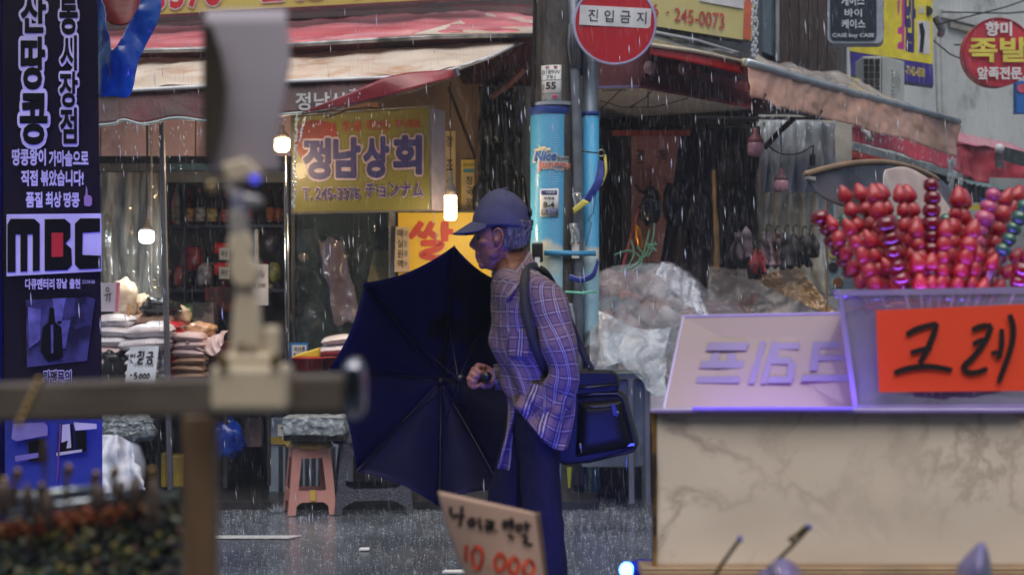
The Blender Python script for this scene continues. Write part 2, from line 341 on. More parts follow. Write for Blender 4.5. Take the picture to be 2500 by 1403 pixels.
# --- cream awning (lower)
aw = thing('cream_awning', 'rust-stained cream canvas awning with dark red lettered valance and torn hanging corner', 'awning', P(700, 200, 10.6))
front = [(-120, 232, 10.4), (240, 222, 10.4), (500, 208, 10.4), (700, 196, 10.4), (965, 186, 10.4), (1105, 168, 10.5), (1200, 135, 10.9), (1276, 99, 11.5)]
sheet(strip([(-120, 165, 11.7), (240, 150, 11.7), (500, 131, 11.7), (710, 121, 11.7), (1000, 105, 11.7), (1100, 100, 11.7), (1200, 98, 11.7), (1278, 95, 11.7)], front, 11.7, 10.4), 120, 20, 'canopy', m_cream, aw, wr=.03, fr=2.6, seed=3)
mb = MB(); mb.tube([P(x, y+3, d-.01) for x, y, d in front], .013, 8); mb.build('hem', M('white_vinyl_hem', 236, .3), aw, smooth=True)
mb = MB(); mb.tube([P(x, y+12, 10.44) for x, y, d in front[:5]], .022, 8); mb.build('front_rail', M('grey_green_rail', (120, 130, 126), .4, metal=.5, dirt=40), aw, smooth=True)
m_val = M('dirty_red_valance', (98, 32, 38), .5, c2=(58, 34, 32), scale=4, dirt=(44, 44, 42), ds=3, bump=.2)
vbot = [(-120, 318), (240, 306), (300, 293), (350, 303), (430, 288), (510, 296), (600, 294), (690, 280), (730, 276), (770, 272), (850, 240), (960, 196)]
vt = [(-120, 238), (240, 228), (300, 225), (350, 223), (430, 218), (510, 214), (600, 208), (690, 203), (730, 202), (770, 200), (850, 198), (960, 194)]
sheet(strip([(x, y, 10.42) for x, y in vt], [(x, y, 10.36) for x, y in vbot], 10.42, 10.36), 100, 8, 'valance', m_val, aw, wr=.008, fr=5)
mb = MB(); mb.tube([P(x, y, 10.35) for x, y in [cr(vbot[:-1], i/60) for i in range(61)]], .009, 6, flat=1.6); mb.build('trim', M('pale_trim', (178, 196, 196), .4), aw, smooth=True)
m_redcv = M('red_canvas', (150, 44, 52), .35, c2=(118, 34, 42), scale=3, bump=.2, coat=.3)
sheet(strip([(735, 276, 10.34), (860, 224, 10.3), (940, 190, 10.28), (1000, 178, 10.3), (1112, 168, 10.4)], [(736, 277, 10.34), (868, 253, 10.3), (985, 226, 10.25), (1055, 204, 10.28), (1114, 188, 10.4)], 10.3, 10.3), 40, 6, 'torn_flap', m_redcv, aw, wr=.012, fr=4)
mb = MB(); mb.tube([P(x, y, 10.28) for x, y in [(735, 279), (800, 270), (868, 255), (985, 229), (1055, 207), (1112, 190)]], .004, 6); mb.build('flap_trim', M('dark_trim', 40, .4), aw)
mb = MB(); mb.tube([P(1112, 168, 10.36), P(1118, 186, 10.36)], .018, 8); mb.build('rail_end', m_steel, aw)
ptext(aw, '정남상', 722, 226, 848, 270, 10.345, m_white, .02, off=.008)
ptext(aw, '회', 852, 216, 884, 246, 10.375, m_white, .02, off=.004)
# dark ceiling and beams right of the cream awning
sheet(strip([(1115, 176, 12.0), (1310, 92, 12.0)], [(1130, 205, 12.2), (1320, 215, 12.2)], 12, 12), 6, 6, 'under_awning', m_maroon, aw, wr=.01)
mb = MB(); mb.tube([P(1095, 215, 11.2), P(1160, 385, 12.3)], .012, 6); mb.build('arm', m_black, aw)
# --- hanging light-box sign
bx = thing('lightbox_sign', 'unlit yellow box sign with large navy Korean lettering and phone number under the cream awning', 'sign', P(880, 515, 11.3))
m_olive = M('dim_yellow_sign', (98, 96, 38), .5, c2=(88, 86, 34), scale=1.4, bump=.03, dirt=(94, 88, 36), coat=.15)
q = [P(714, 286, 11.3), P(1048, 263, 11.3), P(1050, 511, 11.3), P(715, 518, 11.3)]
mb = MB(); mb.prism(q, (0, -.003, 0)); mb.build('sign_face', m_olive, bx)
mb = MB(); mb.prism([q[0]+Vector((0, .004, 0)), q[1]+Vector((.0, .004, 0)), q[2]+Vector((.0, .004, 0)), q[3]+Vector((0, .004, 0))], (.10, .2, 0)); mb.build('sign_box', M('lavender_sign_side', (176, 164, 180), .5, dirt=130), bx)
mb = MB(); e = [P(712, 282, 11.29), P(1051, 259, 11.29), P(1053, 514, 11.29), P(712, 522, 11.29)]
mb.tube(e+[e[0]], .006, 4); mb.build('frame', m_alu, bx)
m_onion = M('brown_red_printed_vegetable', (116, 40, 34), .5, c2=(92, 32, 28), scale=8, bump=0)
c = P(772, 345, 11.296); mb = MB(); mb.prism([c+Vector((.15*math.cos(w), 0, .165*math.sin(w)+.02*math.cos(2*w))) for w in [i*math.pi/14 for i in range(28)]], (0, -.0015, 0)); mb.build('printed_picture', m_onion, bx)
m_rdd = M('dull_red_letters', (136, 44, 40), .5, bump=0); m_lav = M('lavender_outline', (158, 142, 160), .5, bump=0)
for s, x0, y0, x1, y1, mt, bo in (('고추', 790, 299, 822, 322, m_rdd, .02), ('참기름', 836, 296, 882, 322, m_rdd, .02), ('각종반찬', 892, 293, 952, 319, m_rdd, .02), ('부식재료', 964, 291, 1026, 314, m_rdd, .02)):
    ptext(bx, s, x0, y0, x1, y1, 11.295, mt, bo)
for s, x0, y0, x1, y1 in (('정', 742, 340, 806, 436), ('남', 815, 338, 878, 432), ('상', 888, 336, 948, 432), ('회', 962, 333, 1028, 424)):
    ptext(bx, s, x0, y0, x1, y1, 11.294, m_lav, .10, off=.0045); ptext(bx, s, x0, y0, x1, y1, 11.291, m_navy, .05, off=.006)
for s, x0, y0, x1, y1 in (('T. 245-3376', 738, 458, 878, 487), ('チョンナム', 892, 446, 1034, 482)):
    ptext(bx, s, x0, y0, x1, y1, 11.294, m_lav, .07, off=.0045); ptext(bx, s, x0, y0, x1, y1, 11.291, m_navy, .025, off=.006)
# beam above the box sign, cable
mb = MB(); pbox(mb, 800, 250, 925, 268, 11.6, .1); tag(mb.build('timber_batten', M('pale_timber', (190, 150, 120), .7)), 'pale timber batten above the yellow box sign', 'batten')
mb = MB(); mb.tube([P(790, 290, 11.2), P(850, 268, 11.25), P(900, 262, 11.3), P(960, 270, 11.3), P(1000, 262, 11.3)], .006, 6); tag(mb.build('cable', m_cable), 'black cable looping over the top of the yellow box sign', 'cable')
# --- bulbs
m_glow = M('warm_lit_glass', (255, 214, 150), .4, bump=0, emit=9, ecol=(1, .74, .42)); m_glowc = M('white_lit_glass', (240, 250, 255), .4, bump=0, emit=9, ecol=(.82, .95, 1))
m_glass_off = M('pink_unlit_bulb_glass', (178, 128, 136), .25, c2=(160, 112, 122), bump=0, coat=.6)
def bulb(px, y0, ytop, w, h, D, glass, label, power=0, col=(1, 1, 1), long=False, socket=m_black, cordx=None):
    """y0 top of glass, h glass height px"""
    c = P(px, y0, D); r = w/2/F*D; hh = h/F*D
    root = thing('light_bulb', label, 'light bulb', c, 'hanging market bulbs')
    prof = [(0, -hh), (r*.55, -hh*.97), (r*.9, -hh*.85), (r, -hh*.6), (r, -hh*.15), (r*.9, 0)] if not long else [(0, -hh), (r*.8, -hh*.98), (r, -hh*.9), (r, 0)]
    mb = MB(); mb.lathe(prof[::-1], c, 20); mb.build('glass', glass, root, smooth=True)
    mb = MB(); mb.lathe([(r*.95, 0), (r*.85, hh*.25), (r*.45, hh*.55), (r*.38, hh*.6), (r*.38, hh*.95), (r*.15, hh*1.0)], c, 16); mb.build('socket', socket, root, smooth=True)
    mb = MB(); mb.tube([c+Vector((0, 0, hh*.9)), P(cordx or px, ytop, D)], .004, 6); mb.build('cord', m_cable, root)
    if power:
        l = bpy.data.lights.new('bulb_light', 'POINT'); l.energy = power; l.color = col; l.shadow_soft_size = max(r*1.3, .03)
        lo = bpy.data.objects.new('bulb_light', l); lo.location = c+Vector((0, -r*1.5, -hh*1.35))-org(root); link(lo, root)
    return root
m_wsock = M('grey_socket', (120, 112, 104), .5)
bulb(687, 338, 290, 42, 34, 10.9, m_glow, 'warm lit bulb hanging just left of the yellow box sign', 13, (1, .72, .42), socket=m_wsock)
bulb(358, 564, 300, 36, 30, 11.2, m_glowc, 'cool white lit bulb hanging inside the clear plastic curtain', 9, (.85, .95, 1), socket=m_wsock)
bulb(1100, 478, 200, 30, 60, 11.0, m_glow, 'long warm lit lamp hanging in front of the yellow rice sign', 14, (1, .72, .4), long=True, socket=m_wsock, cordx=1099)
# --- yellow rice sign with tag, papers on the wall
ys = thing('rice_sign', 'bright yellow board with brushed red Korean word below the long warm lamp', 'sign', P(1065, 720, 11.9))
mb = MB(); mb.prism(prect(972, 519, 1200, 760, 11.9), (0, .03, 0)); mb.build('board', M('bright_yellow_board', (246, 204, 36), .45, c2=(236, 192, 30), bump=.03), ys)
mb = MB(); mb.prism(prect(966, 514, 1206, 766, 11.935), (0, .02, 0)); mb.build('frame', M('dark_green_frame', (28, 44, 36), .5), ys)
m_brush = M('red_brushed_paint', (214, 52, 28), .5, bump=0)
Q = prect(1000, 540, 1108, 625, 11.89)
strokes(ys, [[.9, (.28, .98), (.14, .72), (0, .52)], [.9, (.2, .66), (.3, .6), (.4, .55)], [.9, (.52, .98), (.42, .74), (.3, .52)], [.9, (.46, .68), (.56, .58), (.62, .54)], [1.1, (.8, 1.0), (.79, .7), (.8, .42)], [.8, (.8, .72), (.92, .7), (.99, .7)],
             [.9, (.25, .36), (.5, .38), (.72, .34), (.6, .2), (.34, .1), (.3, .02), (.6, -.05), (.95, -.02)]], Q, .055, m_brush)
tg = thing('hanging_tag', 'narrow beige paper tag with handwritten Korean left of the red brushed word', 'tag', P(982, 660, 11.86))
mb = MB(); mb.prism([P(966, 553, 11.86), P(998, 555, 11.86), P(1000, 662, 11.86), P(963, 664, 11.86)], (0, .004, 0)); mb.build('card', M('beige_card', (214, 190, 160), .8, bump=0), tg)
for i, s in enumerate('매실원액'): ptext(tg, s, 970, 559+i*25, 984, 579+i*25, 11.857, m_ink, .01)
for i, s in enumerate('국토중수'): ptext(tg, s, 986, 564+i*24, 995, 578+i*24, 11.857, m_ink, .0)
def paper(name, label, x0, y0, x1, y1, D, mat, cat='paper notice', dep=.003, skew=0):
    r = thing(name, label, cat, P((x0+x1)/2, y1, D)); mb = MB()
    mb.prism([P(x0+skew, y0, D), P(x1+skew, y0, D), P(x1, y1, D), P(x0, y1, D)], (0, dep, 0)); mb.build('sheet', mat, r); return r
m_pycard = M('cream_card', (232, 204, 150), .7, bump=.02)
a = paper('wall_notice', 'tall cream wall notice with vertical brush characters beside the box sign', 1087, 320, 1112, 500, 12.38, m_pycard)
for s, y in (('장', 332), ('조', 390), ('생', 430)): ptext(a, s, 1090, y, 1106, y+26, 12.377, m_ink, .01)
a = paper('wall_notice', 'yellow wall notice with blue strip and vertical Korean brush lettering', 1126, 390, 1158, 520, 12.36, M('yellow_notice', (236, 208, 80), .6, bump=0))
mb = MB(); mb.prism(prect(1131, 412, 1157, 421, 12.357), (0, .001, 0)); mb.build('blue_strip', M('blue_strip', (70, 150, 176), .6, bump=0), a)
mb = MB(); mb.prism(prect(1131, 424, 1156, 512, 12.357), (0, .001, 0)); mb.build('white_field', m_pycard, a)
for i, s in enumerate('청국장'): ptext(a, s, 1138, 430+i*27, 1153, 451+i*27, 12.354, m_ink, .01)
ptext(a, '콩가루 판매', 1131, 398, 1156, 408, 12.357, m_ink, 0)
# dark cloth bundle & hatch boards beside pole
m_tarpb = M('black_wrinkled_tarp', 28, .35, c2=12, scale=5, bump=.8, bs=9, coat=.3)
def hang(name, label, cat, top, bot, Dt, Db, mat, wr=.04, fr=4, nu=30, nv=40, seed=0, amp=.03, k=5, solid=.004, group=None, par=None, ridge=0):
    f0 = strip(top, bot, Dt, Db)
    def fn(u, v): p = f0(u, v); return p+Vector((0, amp*math.sin(u*k*6.28+seed+1.5*math.sin(v*3)), 0))
    o = sheet(fn, nu, nv, name, mat, par, wr=wr, fr=fr, seed=seed, solid=solid, ridge=ridge)
    return tag(o, label, cat, group) if par is None else o
hang('tarpaulin', 'dark bunched tarpaulin hanging by the utility pole left of its blue wrap', 'tarpaulin', [(1175, 215), (1215, 200), (1262, 222)], [(1160, 700), (1230, 720), (1300, 700)], 12.1, 12.0, m_tarpb, wr=.05, fr=5, seed=2)
mb = MB(); pbox(mb, 1262, 200, 1345, 700, 12.2, .05); tag(mb.build('plank_board', M('grey_plank', (104, 104, 100), .7, c2=(70, 70, 70), scale=3, stretch=(6, 1, .5), dirt=40)), 'weathered grey board standing between the dark tarpaulin and the utility pole', 'board')
mb = MB(); mb.tube([P(1280, 172, 11.9), P(1240, 210, 11.95), P(1200, 238, 11.9)], .02, 8); tag(mb.build('bent_pipe', M('rusty_pink_pipe', (140, 90, 84), .5)), 'short bent rusty pipe under the awning by the pole', 'pipe')
# --- steel posts
def post(px, y0, y1, D, w, mat, label, px1=None, cat='post'):
    mb = MB(); r = w/2/F*D; mb.tube([P(px, y0, D), P(px1 if px1 is not None else px, y1, D)], r, 12); return tag(mb.build('metal_post', mat, auto=40), label, cat)
post(395, 300, 1195, 10.6, 15, M('dull_galvanised_post', (128, 128, 134), .35, metal=.6, c2=(96, 96, 104), scale=8, stretch=(1, 1, .4)), 'grey metal awning post standing in front of the rice sacks', 416)
post(698, 380, 1010, 11.4, 12, M('chrome_post', 200, .15, metal=1, bump=.1, bs=12), 'bright chrome post below the left end of the yellow box sign', 703)
post(716, 380, 1000, 11.6, 10, M('dark_frame', 60, .4, metal=.4), 'dark frame post right behind the chrome post')
post(626, 560, 930, 12.2, 14, m_alu, 'grey aluminium post behind the blurred tag holder')
post(370, 300, 700, 11.9, 5, m_alu, 'thin rod inside the clear plastic curtain')
mb = MB(); pbox(mb, 949, 512, 964, 960, 11.95, .05); tag(mb.build('metal_post', m_alu), 'flat aluminium upright left of the bright yellow board', 'post')
# --- clear plastic curtain, left
m_curt = film('clear_plastic_curtain', (196, 190, 180), .10, .06, .4, 3.5, (5, 5, .5), alpha2=.3)
hang('plastic_curtain', 'clear creased plastic curtain hanging behind the cool white bulb', 'curtain', [(244, 420), (320, 420), (398, 420)], [(240, 760), (320, 750), (402, 740)], 11.7, 11.6, m_curt, wr=.03, fr=3, amp=.015, k=3.3, seed=1, nu=60)
m_glz = M('dim_shop_glass', (120, 140, 140), .05, alpha=.16, bump=0, coat=1)
mb = MB(); pbox(mb, 724, 518, 946, 960, 12.2, .008); tag(mb.build('shop_window', m_glz), 'dim shop window pane below the yellow box sign', 'window')
# --- shelves
m_shelf = M('dark_steel_shelf', (44, 52, 62), .4, metal=.4)
su = thing('shelf_unit', 'dark steel shelf unit of bottles and packets at the back of the shop', 'shelf', P(520, 900, 13.4))
for y in (548, 705, 860): part('shelf_board', m_shelf, su, lambda b: pbox(b, 395, y, 705, y+7, 13.2, .4))
for x in (404, 448, 700): part('upright', m_shelf, su, lambda b: pbox(b, x, 450, x+6, 960, 13.2, .03))
part('back_board', M('dark_back_board', (70, 66, 60), .8), su, lambda b: pbox(b, 395, 440, 705, 960, 13.62, .02))
bk = [(425, 452, 12, (190, 40, 40), (196, 176, 140)), (433, 448, 14, (150, 150, 138), (150, 150, 138)), (461, 462, 26, (70, 24, 22), (206, 150, 96)), (489, 458, 26, (44, 22, 26), (200, 196, 200)), (518, 462, 26, (40, 18, 22), (214, 194, 120)), (548, 470, 24, (70, 30, 24), (190, 90, 70)), (577, 466, 24, (52, 22, 22), (200, 160, 110)), (606, 460, 24, (60, 34, 20), (176, 60, 40)), (660, 456, 20, (30, 22, 20), (200, 110, 50)), (682, 460, 20, (36, 24, 22), (190, 100, 48))]
for i, (x, yt, w, cb, cl) in enumerate(bk):
    D = 13.35; r = w/2/F*D; c = P(x, 547.5, D); h = (547-yt)/F*D
    ro = thing('sauce_bottle', ['red-capped small bottle, leftmost on the bottle shelf', 'pale greyish bottle second on the bottle shelf', 'dark brown bottle with tan label near the shelf end', 'dark bottle with white label on the shelf', 'dark bottle with cream and yellow label on the shelf', 'brown bottle with reddish label behind the holder', 'dark bottle with tan label behind the holder', 'brown bottle with red label behind the holder', 'black bottle with orange label left of the chrome post', 'black bottle with orange label touching the chrome post'][i], 'bottle', c, 'bottles on the shop shelf')
    mb = MB(); mb.lathe([(r*.9, 0), (r, h*.05), (r, h*.5), (r*.85, h*.62), (r*.4, h*.8), (r*.34, h*.88)], c, 14); mb.build('body', M('bottle_glass', cb, .12, bump=0, coat=.5), ro, smooth=True)
    mb = MB(); mb.lathe([(r*1.02, h*.08), (r*1.02, h*.45)], c, 14); mb.build('label', M('bottle_label', cl, .6, c2=tuple(v*.6 for v in cl), scale=30, bump=0), ro, smooth=True)
    mb = MB(); mb.lathe([(r*.42, h*.88), (r*.42, h), (0, h)], c, 12); mb.build('cap', M('bottle_cap', (150, 40, 38) if i != 1 else 140, .4, bump=0), ro, smooth=True)
nth = ['first', 'second', 'third', 'fourth', 'fifth', 'sixth', 'seventh', 'eighth', 'ninth', 'tenth', 'eleventh']
jc = [(120, 60, 36), (170, 150, 120), (90, 40, 40), (150, 110, 60), (60, 70, 80), (176, 60, 44), (140, 130, 110), (100, 90, 50), (70, 40, 36), (160, 140, 90), (110, 50, 40)]
for i in range(11):
    x = 412+i*26.5; D = 13.48; r = 10/F*D*(.85+.2*(i % 3)/2); c = P(x, 704.5, D); h = (46+(i*37 % 26))/F*D; cn = ['brown', 'cream', 'dark red', 'ochre', 'slate', 'bright red', 'beige', 'olive', 'dark brown', 'pale yellow', 'rust'][i]
    ro = thing('storage_jar', '%s jar, %s from the left on the middle shelf behind the packets' % (cn, nth[i]), 'jar', c, 'jars on the middle shop shelf')
    mb = MB(); mb.lathe([(r*.95, 0), (r, h*.08), (r, h*.75), (r*.75, h*.86)], c, 12); mb.build('body', M('jar_body', jc[i], .15, c2=tuple(v*.6 for v in jc[i]), scale=20, bump=0, coat=.6), ro, smooth=True)
    mb = MB(); mb.lathe([(r*.8, h*.86), (r*.8, h), (0, h)], c, 12); mb.build('lid', M('jar_lid', (160, 40, 36) if i % 2 else (190, 186, 170), .4, bump=0), ro, smooth=True)
pk = [(470, 600, 50, 60, (96, 24, 30)), (500, 640, 40, 60, (110, 106, 112)), (440, 650, 26, 50, (120, 60, 56)), (545, 592, 44, 30, (176, 34, 34)), (545, 640, 44, 32, (180, 40, 36)), (590, 610, 30, 70, (130, 60, 50)), (662, 575, 30, 40, (70, 66, 70)), (672, 640, 28, 50, (120, 120, 60)), (655, 690, 34, 26, (90, 90, 40)), (428, 760, 40, 60, (40, 44, 60)), (520, 770, 44, 70, (44, 40, 44)), (590, 780, 60, 70, (110, 36, 20)), (470, 820, 50, 50, (60, 50, 40))]
for i, (x, y, w, h, c) in enumerate(pk):
    mb = MB(); D = 13.3+.02*(i % 4); mb.ball(P(x, y+h/2, D), (w/2/F*D, .07, h/2/F*D), 14, pw=.5, amp=.15, fr=2, seed=i)
    o = mb.build('food_packet', M('packet_film', c, .25, c2=tuple(min(255, v*1.7) for v in c), scale=16, bump=.5, bs=20, coat=.4), smooth=True)
    tag(o, 'shiny food packet %s' % ['of dark maroon film on the middle shelf', 'of grey film leaning on the middle shelf', 'in brownish pink at the left end of the middle shelf', 'in bright red, upper of two on the middle shelf', 'in bright red, lower of two on the middle shelf', 'in brown behind the blurred holder', 'in dark grey left of the chrome post', 'in olive beside the chrome post', 'in olive brown below the white price sheet corner', 'in dark blue on the lowest shelf', 'in near black on the lowest shelf', 'in orange brown on the lowest shelf', 'in dull brown at the lowest shelf front'][i], 'packet', 'packets on the shop shelves')
for x, y, w, l, c2 in ((548, 606, 26, 'white square label on the upper red packet', 0), (548, 652, 26, 'white square label on the lower red packet', 0)):
    r = paper('price_label', l, x-w/2, y, x+w/2, y+28, 13.18, m_paper, 'label'); ptext(r, '국산', x-9, y+6, x+9, y+20, 13.178, m_ink, .02)
r = paper('price_sheet', 'white handwritten price sheet hanging to the right of the blurred tag holder', 604, 645, 655, 745, 11.9, M('white_sheet', (214, 208, 208), .8, bump=.05), 'price sheet')
ptext(r, '12Ta', 622, 661, 645, 676, 11.897, m_ink, .0, shear=.3); ptext(r, '콩 300', 614, 690, 648, 702, 11.897, m_ink, 0)
# green bottle boxes / orange crate near table back
for x0, y0, x1, y1, D, c, l in ((437, 740, 470, 780, 12.6, (104, 150, 80), 'light green carton behind the stacked sacks'), (470, 738, 522, 796, 12.6, (150, 130, 124), 'printed carton with brown picture behind the stacked sacks'), (500, 700, 640, 760, 13.0, (120, 40, 26), 'dark orange crate behind the blurred tag holder')):
    mb = MB(); pbox(mb, x0, y0, x1, y1, D, .18); o = mb.build('carton', M('carton_print', c, .6, c2=tuple(v*.45 for v in c), scale=7, lo=.45, hi=.55), bevel=.006); tag(o, l, 'carton')
# --- sack table and sacks
tb = thing('display_table', 'low display table carrying the rice sacks behind the metal post', 'table', P(400, 1180, 10.95))
m_tb = M('grey_table_cloth', (66, 70, 74), .5, c2=(46, 48, 52))
part('table_top', m_tb, tb, lambda b: pbox(b, 60, 925, 640, 938, 10.75, .9))
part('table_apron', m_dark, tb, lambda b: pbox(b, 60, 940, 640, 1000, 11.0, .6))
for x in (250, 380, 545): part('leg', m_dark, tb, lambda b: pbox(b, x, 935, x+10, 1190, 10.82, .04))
m_skw = M('white_woven_sack', (224, 218, 222), .4, c2=(200, 194, 200), scale=6, bump=.4, bs=22, coat=.15)
m_skr = M('red_sack_end', (184, 30, 40), .35, c2=(140, 22, 32), bump=.3, coat=.3)
m_skt = M('tan_paper_sack', (166, 132, 108), .6, c2=(140, 108, 88), bump=.4, bs=14)
m_skp = M('pinkish_sack', (210, 186, 186), .5, c2=(186, 160, 160), bump=.4, bs=14)
def sack(x, y, w, h, D, mat, label, group, red=None, dep=.17, seed=0, tilt=0, dots=False, sagr=1):
    c = P(x, y, D); rx, rz = w/2/F*D, h/2/F*D; rt = Matrix.Rotation(R(tilt), 3, 'Y')
    root = thing('rice_sack', label, 'sack', c-Vector((0, 0, rz)), group)
    def pil(scale, x0, x1, n=22):
        mb = MB()
        def fn(u, v):
            a = lerp(x0, x1, u); w = v*2*math.pi; e = max(1-abs(a)**4, 0)**.5; th = .12+.88*e
            p = Vector((a*rx, -math.cos(w)*dep*(.86+.14*e), math.sin(w)*rz*th*(abs(math.sin(w))**-.25 if abs(math.sin(w)) > .05 else 1)))
            p = p*scale; p = p*(1+.07*noise.noise(Vector((a*2, w, seed*3.7)))); p.z -= .1*rz*(a*a)
            return c+rt @ p
        mb.grid(fn, n, 20); return mb
    pil(1, -1, 1).build('body', mat, root, smooth=True)
    if red: pil(1.03, *red, n=10).build('printed_band', m_skr, root, smooth=True)
    if dots:
        mb = MB()
        for i in range(12): mb.ball(c+rt @ Vector((rx*(-.7+.11*i), -dep*1.0, rz*(.15))), (.004, .003, .004), 6)
        mb.build('stitching', m_skr, root)
    return root
k = 0
# left white folded stack
for i, y in enumerate((783, 808, 833, 858, 884)): sack(276, y, 100-(4*i if i < 4 else -6), 34, 10.95, m_skw if i < 3 else m_skp, 'white sack, %s of the short stack beside the banner' % ORD[i], 'white sacks stacked beside the banner', seed=i, tilt=(-3, 2, -2, 3, -4)[i])
# two large white + tan beneath with stitching
sack(372, 808, 116, 40, 10.85, m_skw, 'glossy white sack with red stitching, upper one behind the metal post', 'white sacks behind the metal post', dots=True, seed=11, tilt=-3)
sack(362, 838, 124, 38, 10.85, m_skw, 'glossy white sack with red stitching, lower one behind the metal post', 'white sacks behind the metal post', dots=True, seed=12, tilt=-4)
sack(365, 785, 140, 44, 11.2, m_skt, 'tan sack lying on top behind the white stitched sacks', 'tan sacks', seed=13, tilt=-8)
# red-banded column
for i in range(9): sack(408+(2 if i % 2 else -1), 795+i*17.5, 92, 27, 11.05, m_skw, 'white sack with red band, %s of the red-banded column' % ORD[i], 'red-banded sacks in a column', red=(.32, .97), seed=20+i, tilt=(2, -2, 1, -1)[i % 4])
for i in range(7): sack(468+(4 if i % 2 else 0), 822+i*19, 78, 27, 11.0, m_skp if i < 3 else m_skt, '%s sack, %s of the stack beside the red-banded column' % ('pinkish' if i < 3 else 'tan', ORD[i]), 'pink and tan sacks stacked together', seed=40+i, tilt=(3, -3, 2, -2)[i % 4])
for i in range(3): sack(352, 862+i*23, 70, 30, 10.8, m_skw, 'small white sack, %s behind the handwritten price sheet' % ORD[i], 'small sacks behind the price sheet', seed=60+i)
sack(825, 829, 70, 26, 11.2, m_skw, 'white sack, upper of two beside the umbrella edge', 'white sacks beside the umbrella', seed=71, tilt=-8); sack(820, 853, 78, 28, 11.2, m_skw, 'white sack, lower of two beside the umbrella edge', 'white sacks beside the umbrella', seed=72, tilt=-4)
def lump(name, label, cat, x, y, w, h, D, mat, dep=None, amp=.35, fr=2.2, seed=0, pw=.9, group=None, n=28, tilt=0):
    mb = MB(); mb.ball(P(x, y, D), (w/2/F*D, dep or w/2/F*D*.8, h/2/F*D), n, pw=pw, amp=amp, fr=fr, seed=seed, rot=Matrix.Rotation(R(tilt), 3, 'Y'))
    return tag(mb.build(name, mat, smooth=True), label, cat, group)
m_clr = M('clear_bag_of_grain', (214, 196, 172), .15, c2=(180, 156, 126), scale=7, bump=.7, bs=18, coat=.8)
lump('grain_bag', 'tall cloudy plastic bag of pale grain beside the pink-edged card', 'bag', 304, 728, 66, 96, 11.2, m_clr, seed=1, amp=.2)
lump('grain_bag', 'small shiny clear bag between the tall grain bag and dark bag', 'bag', 347, 748, 44, 62, 11.3, m_clr, seed=2)
lump('plastic_bag', 'dark grey plastic bag heaped on top of the tan sack', 'bag', 392, 748, 92, 46, 11.1, m_tarpb, seed=3, amp=.45)
lump('grain_bag', 'shiny clear bag spilling right of the metal post', 'bag', 440, 772, 56, 50, 11.2, m_clr, seed=4, amp=.4)
lump('plastic_bag', 'black glossy plastic bag beside the handwritten price sheet', 'bag', 283, 893, 62, 84, 10.8, m_tarpb, seed=5, pw=.6)
lump('biscuit_bag', 'clear bag of orange brown snacks in the pink cloth', 'bag', 490, 805, 74, 40, 11.1, M('snack_bag', (200, 146, 96), .2, c2=(226, 190, 160), scale=22, bump=.6, coat=.7), seed=6)
hang('cloth', 'pinkish cloth draped over the basket right of the sacks', 'cloth', [(450, 812), (500, 822), (552, 804)], [(455, 836), (522, 868), (545, 836)], 10.95, 10.85, m_skp, wr=.03, amp=.02, seed=3)
mb = MB(); c = P(520, 930, 11.1); mb.lathe([(.13, 0), (.16, .27)], c, 18, sy=.8); tag(mb.build('wicker_basket', M('brown_basket', (120, 72, 54), .7, c2=(86, 48, 36), scale=20, bump=.5), auto=40), 'brown basket right of the sack stacks', 'basket')
mb = MB(); mb.box(P(309, 778, 10.9), P(316, 740, 10.9)+Vector((0, .02, 0))); tag(mb.build('wooden_scoop_handle', M('scoop_wood', (206, 160, 110), .6)), 'pale wooden handle standing between the white and tan sacks', 'scoop')
r = paper('price_card', 'white card with pink edge and one large Korean syllable beside the banner', 236, 690, 290, 760, 10.9, M('white_card', (206, 198, 214), .7, bump=0), 'price card')
mb = MB(); mb.prism([P(284, 688, 10.89), P(293, 689, 10.89), P(288, 762, 10.89), P(281, 760, 10.89)], (0, .002, 0)); mb.build('pink_edge', M('pink_edge', (214, 110, 140), .6, bump=0), r)
strokes(r, [[(.4, .85), (.33, .78), (.38, .7), (.47, .72), (.5, .8), (.4, .85)], [(.2, .55), (.45, .6), (.72, .62)], [(.4, .58), (.38, .45), (.34, .36)], [(.55, .6), (.56, .48), (.55, .34)]], prect(246, 690, 286, 760, 10.885), .007, m_ink)
r = thing('price_card', 'white card with handwritten Korean and price five thousand on the sacks', 'price card', P(345, 932, 10.6))
q = [P(318, 847, 10.62), P(388, 844, 10.62), P(378, 935, 10.58), P(305, 935, 10.58)]; mb = MB(); mb.prism(q, (0, .004, 0)); mb.build('sheet', M('white_bluish_card', (214, 220, 232), .6, bump=.03), r)
strokes(r, [[.7, (.1, .8), (.06, .76), (.09, .72), (.14, .76), (.1, .8)], [.7, (.2, .82), (.2, .7)], [.7, (.08, .66), (.12, .58), (.18, .56)],
            [(.3, .84), (.42, .86), (.36, .76), (.28, .72)], [(.38, .78), (.44, .73)], [(.5, .88), (.5, .7)], [(.34, .66), (.5, .67), (.36, .6), (.36, .54), (.52, .55)],
            [(.66, .82), (.8, .83), (.78, .74)], [(.6, .7), (.86, .72)], [(.68, .63), (.8, .64), (.8, .54), (.68, .54), (.68, .63)],
            [(.36, .28), (.3, .27), (.3, .2), (.36, .2), (.36, .12), (.28, .12)], [(.52, .26), (.46, .2), (.48, .12), (.54, .16), (.52, .26)], [(.64, .27), (.59, .2), (.61, .12), (.67, .17), (.64, .27)], [(.76, .27), (.71, .2), (.73, .12), (.79, .17), (.76, .27)],
            [.6, (.14, .24), (.2, .2)], [.6, (.14, .2), (.22, .24)]], q, .012, m_ink)
ptext(r, '국내산 조청용', 326, 885, 376, 896, 10.6, M('grey_ink', 110, .6, bump=0), 0)
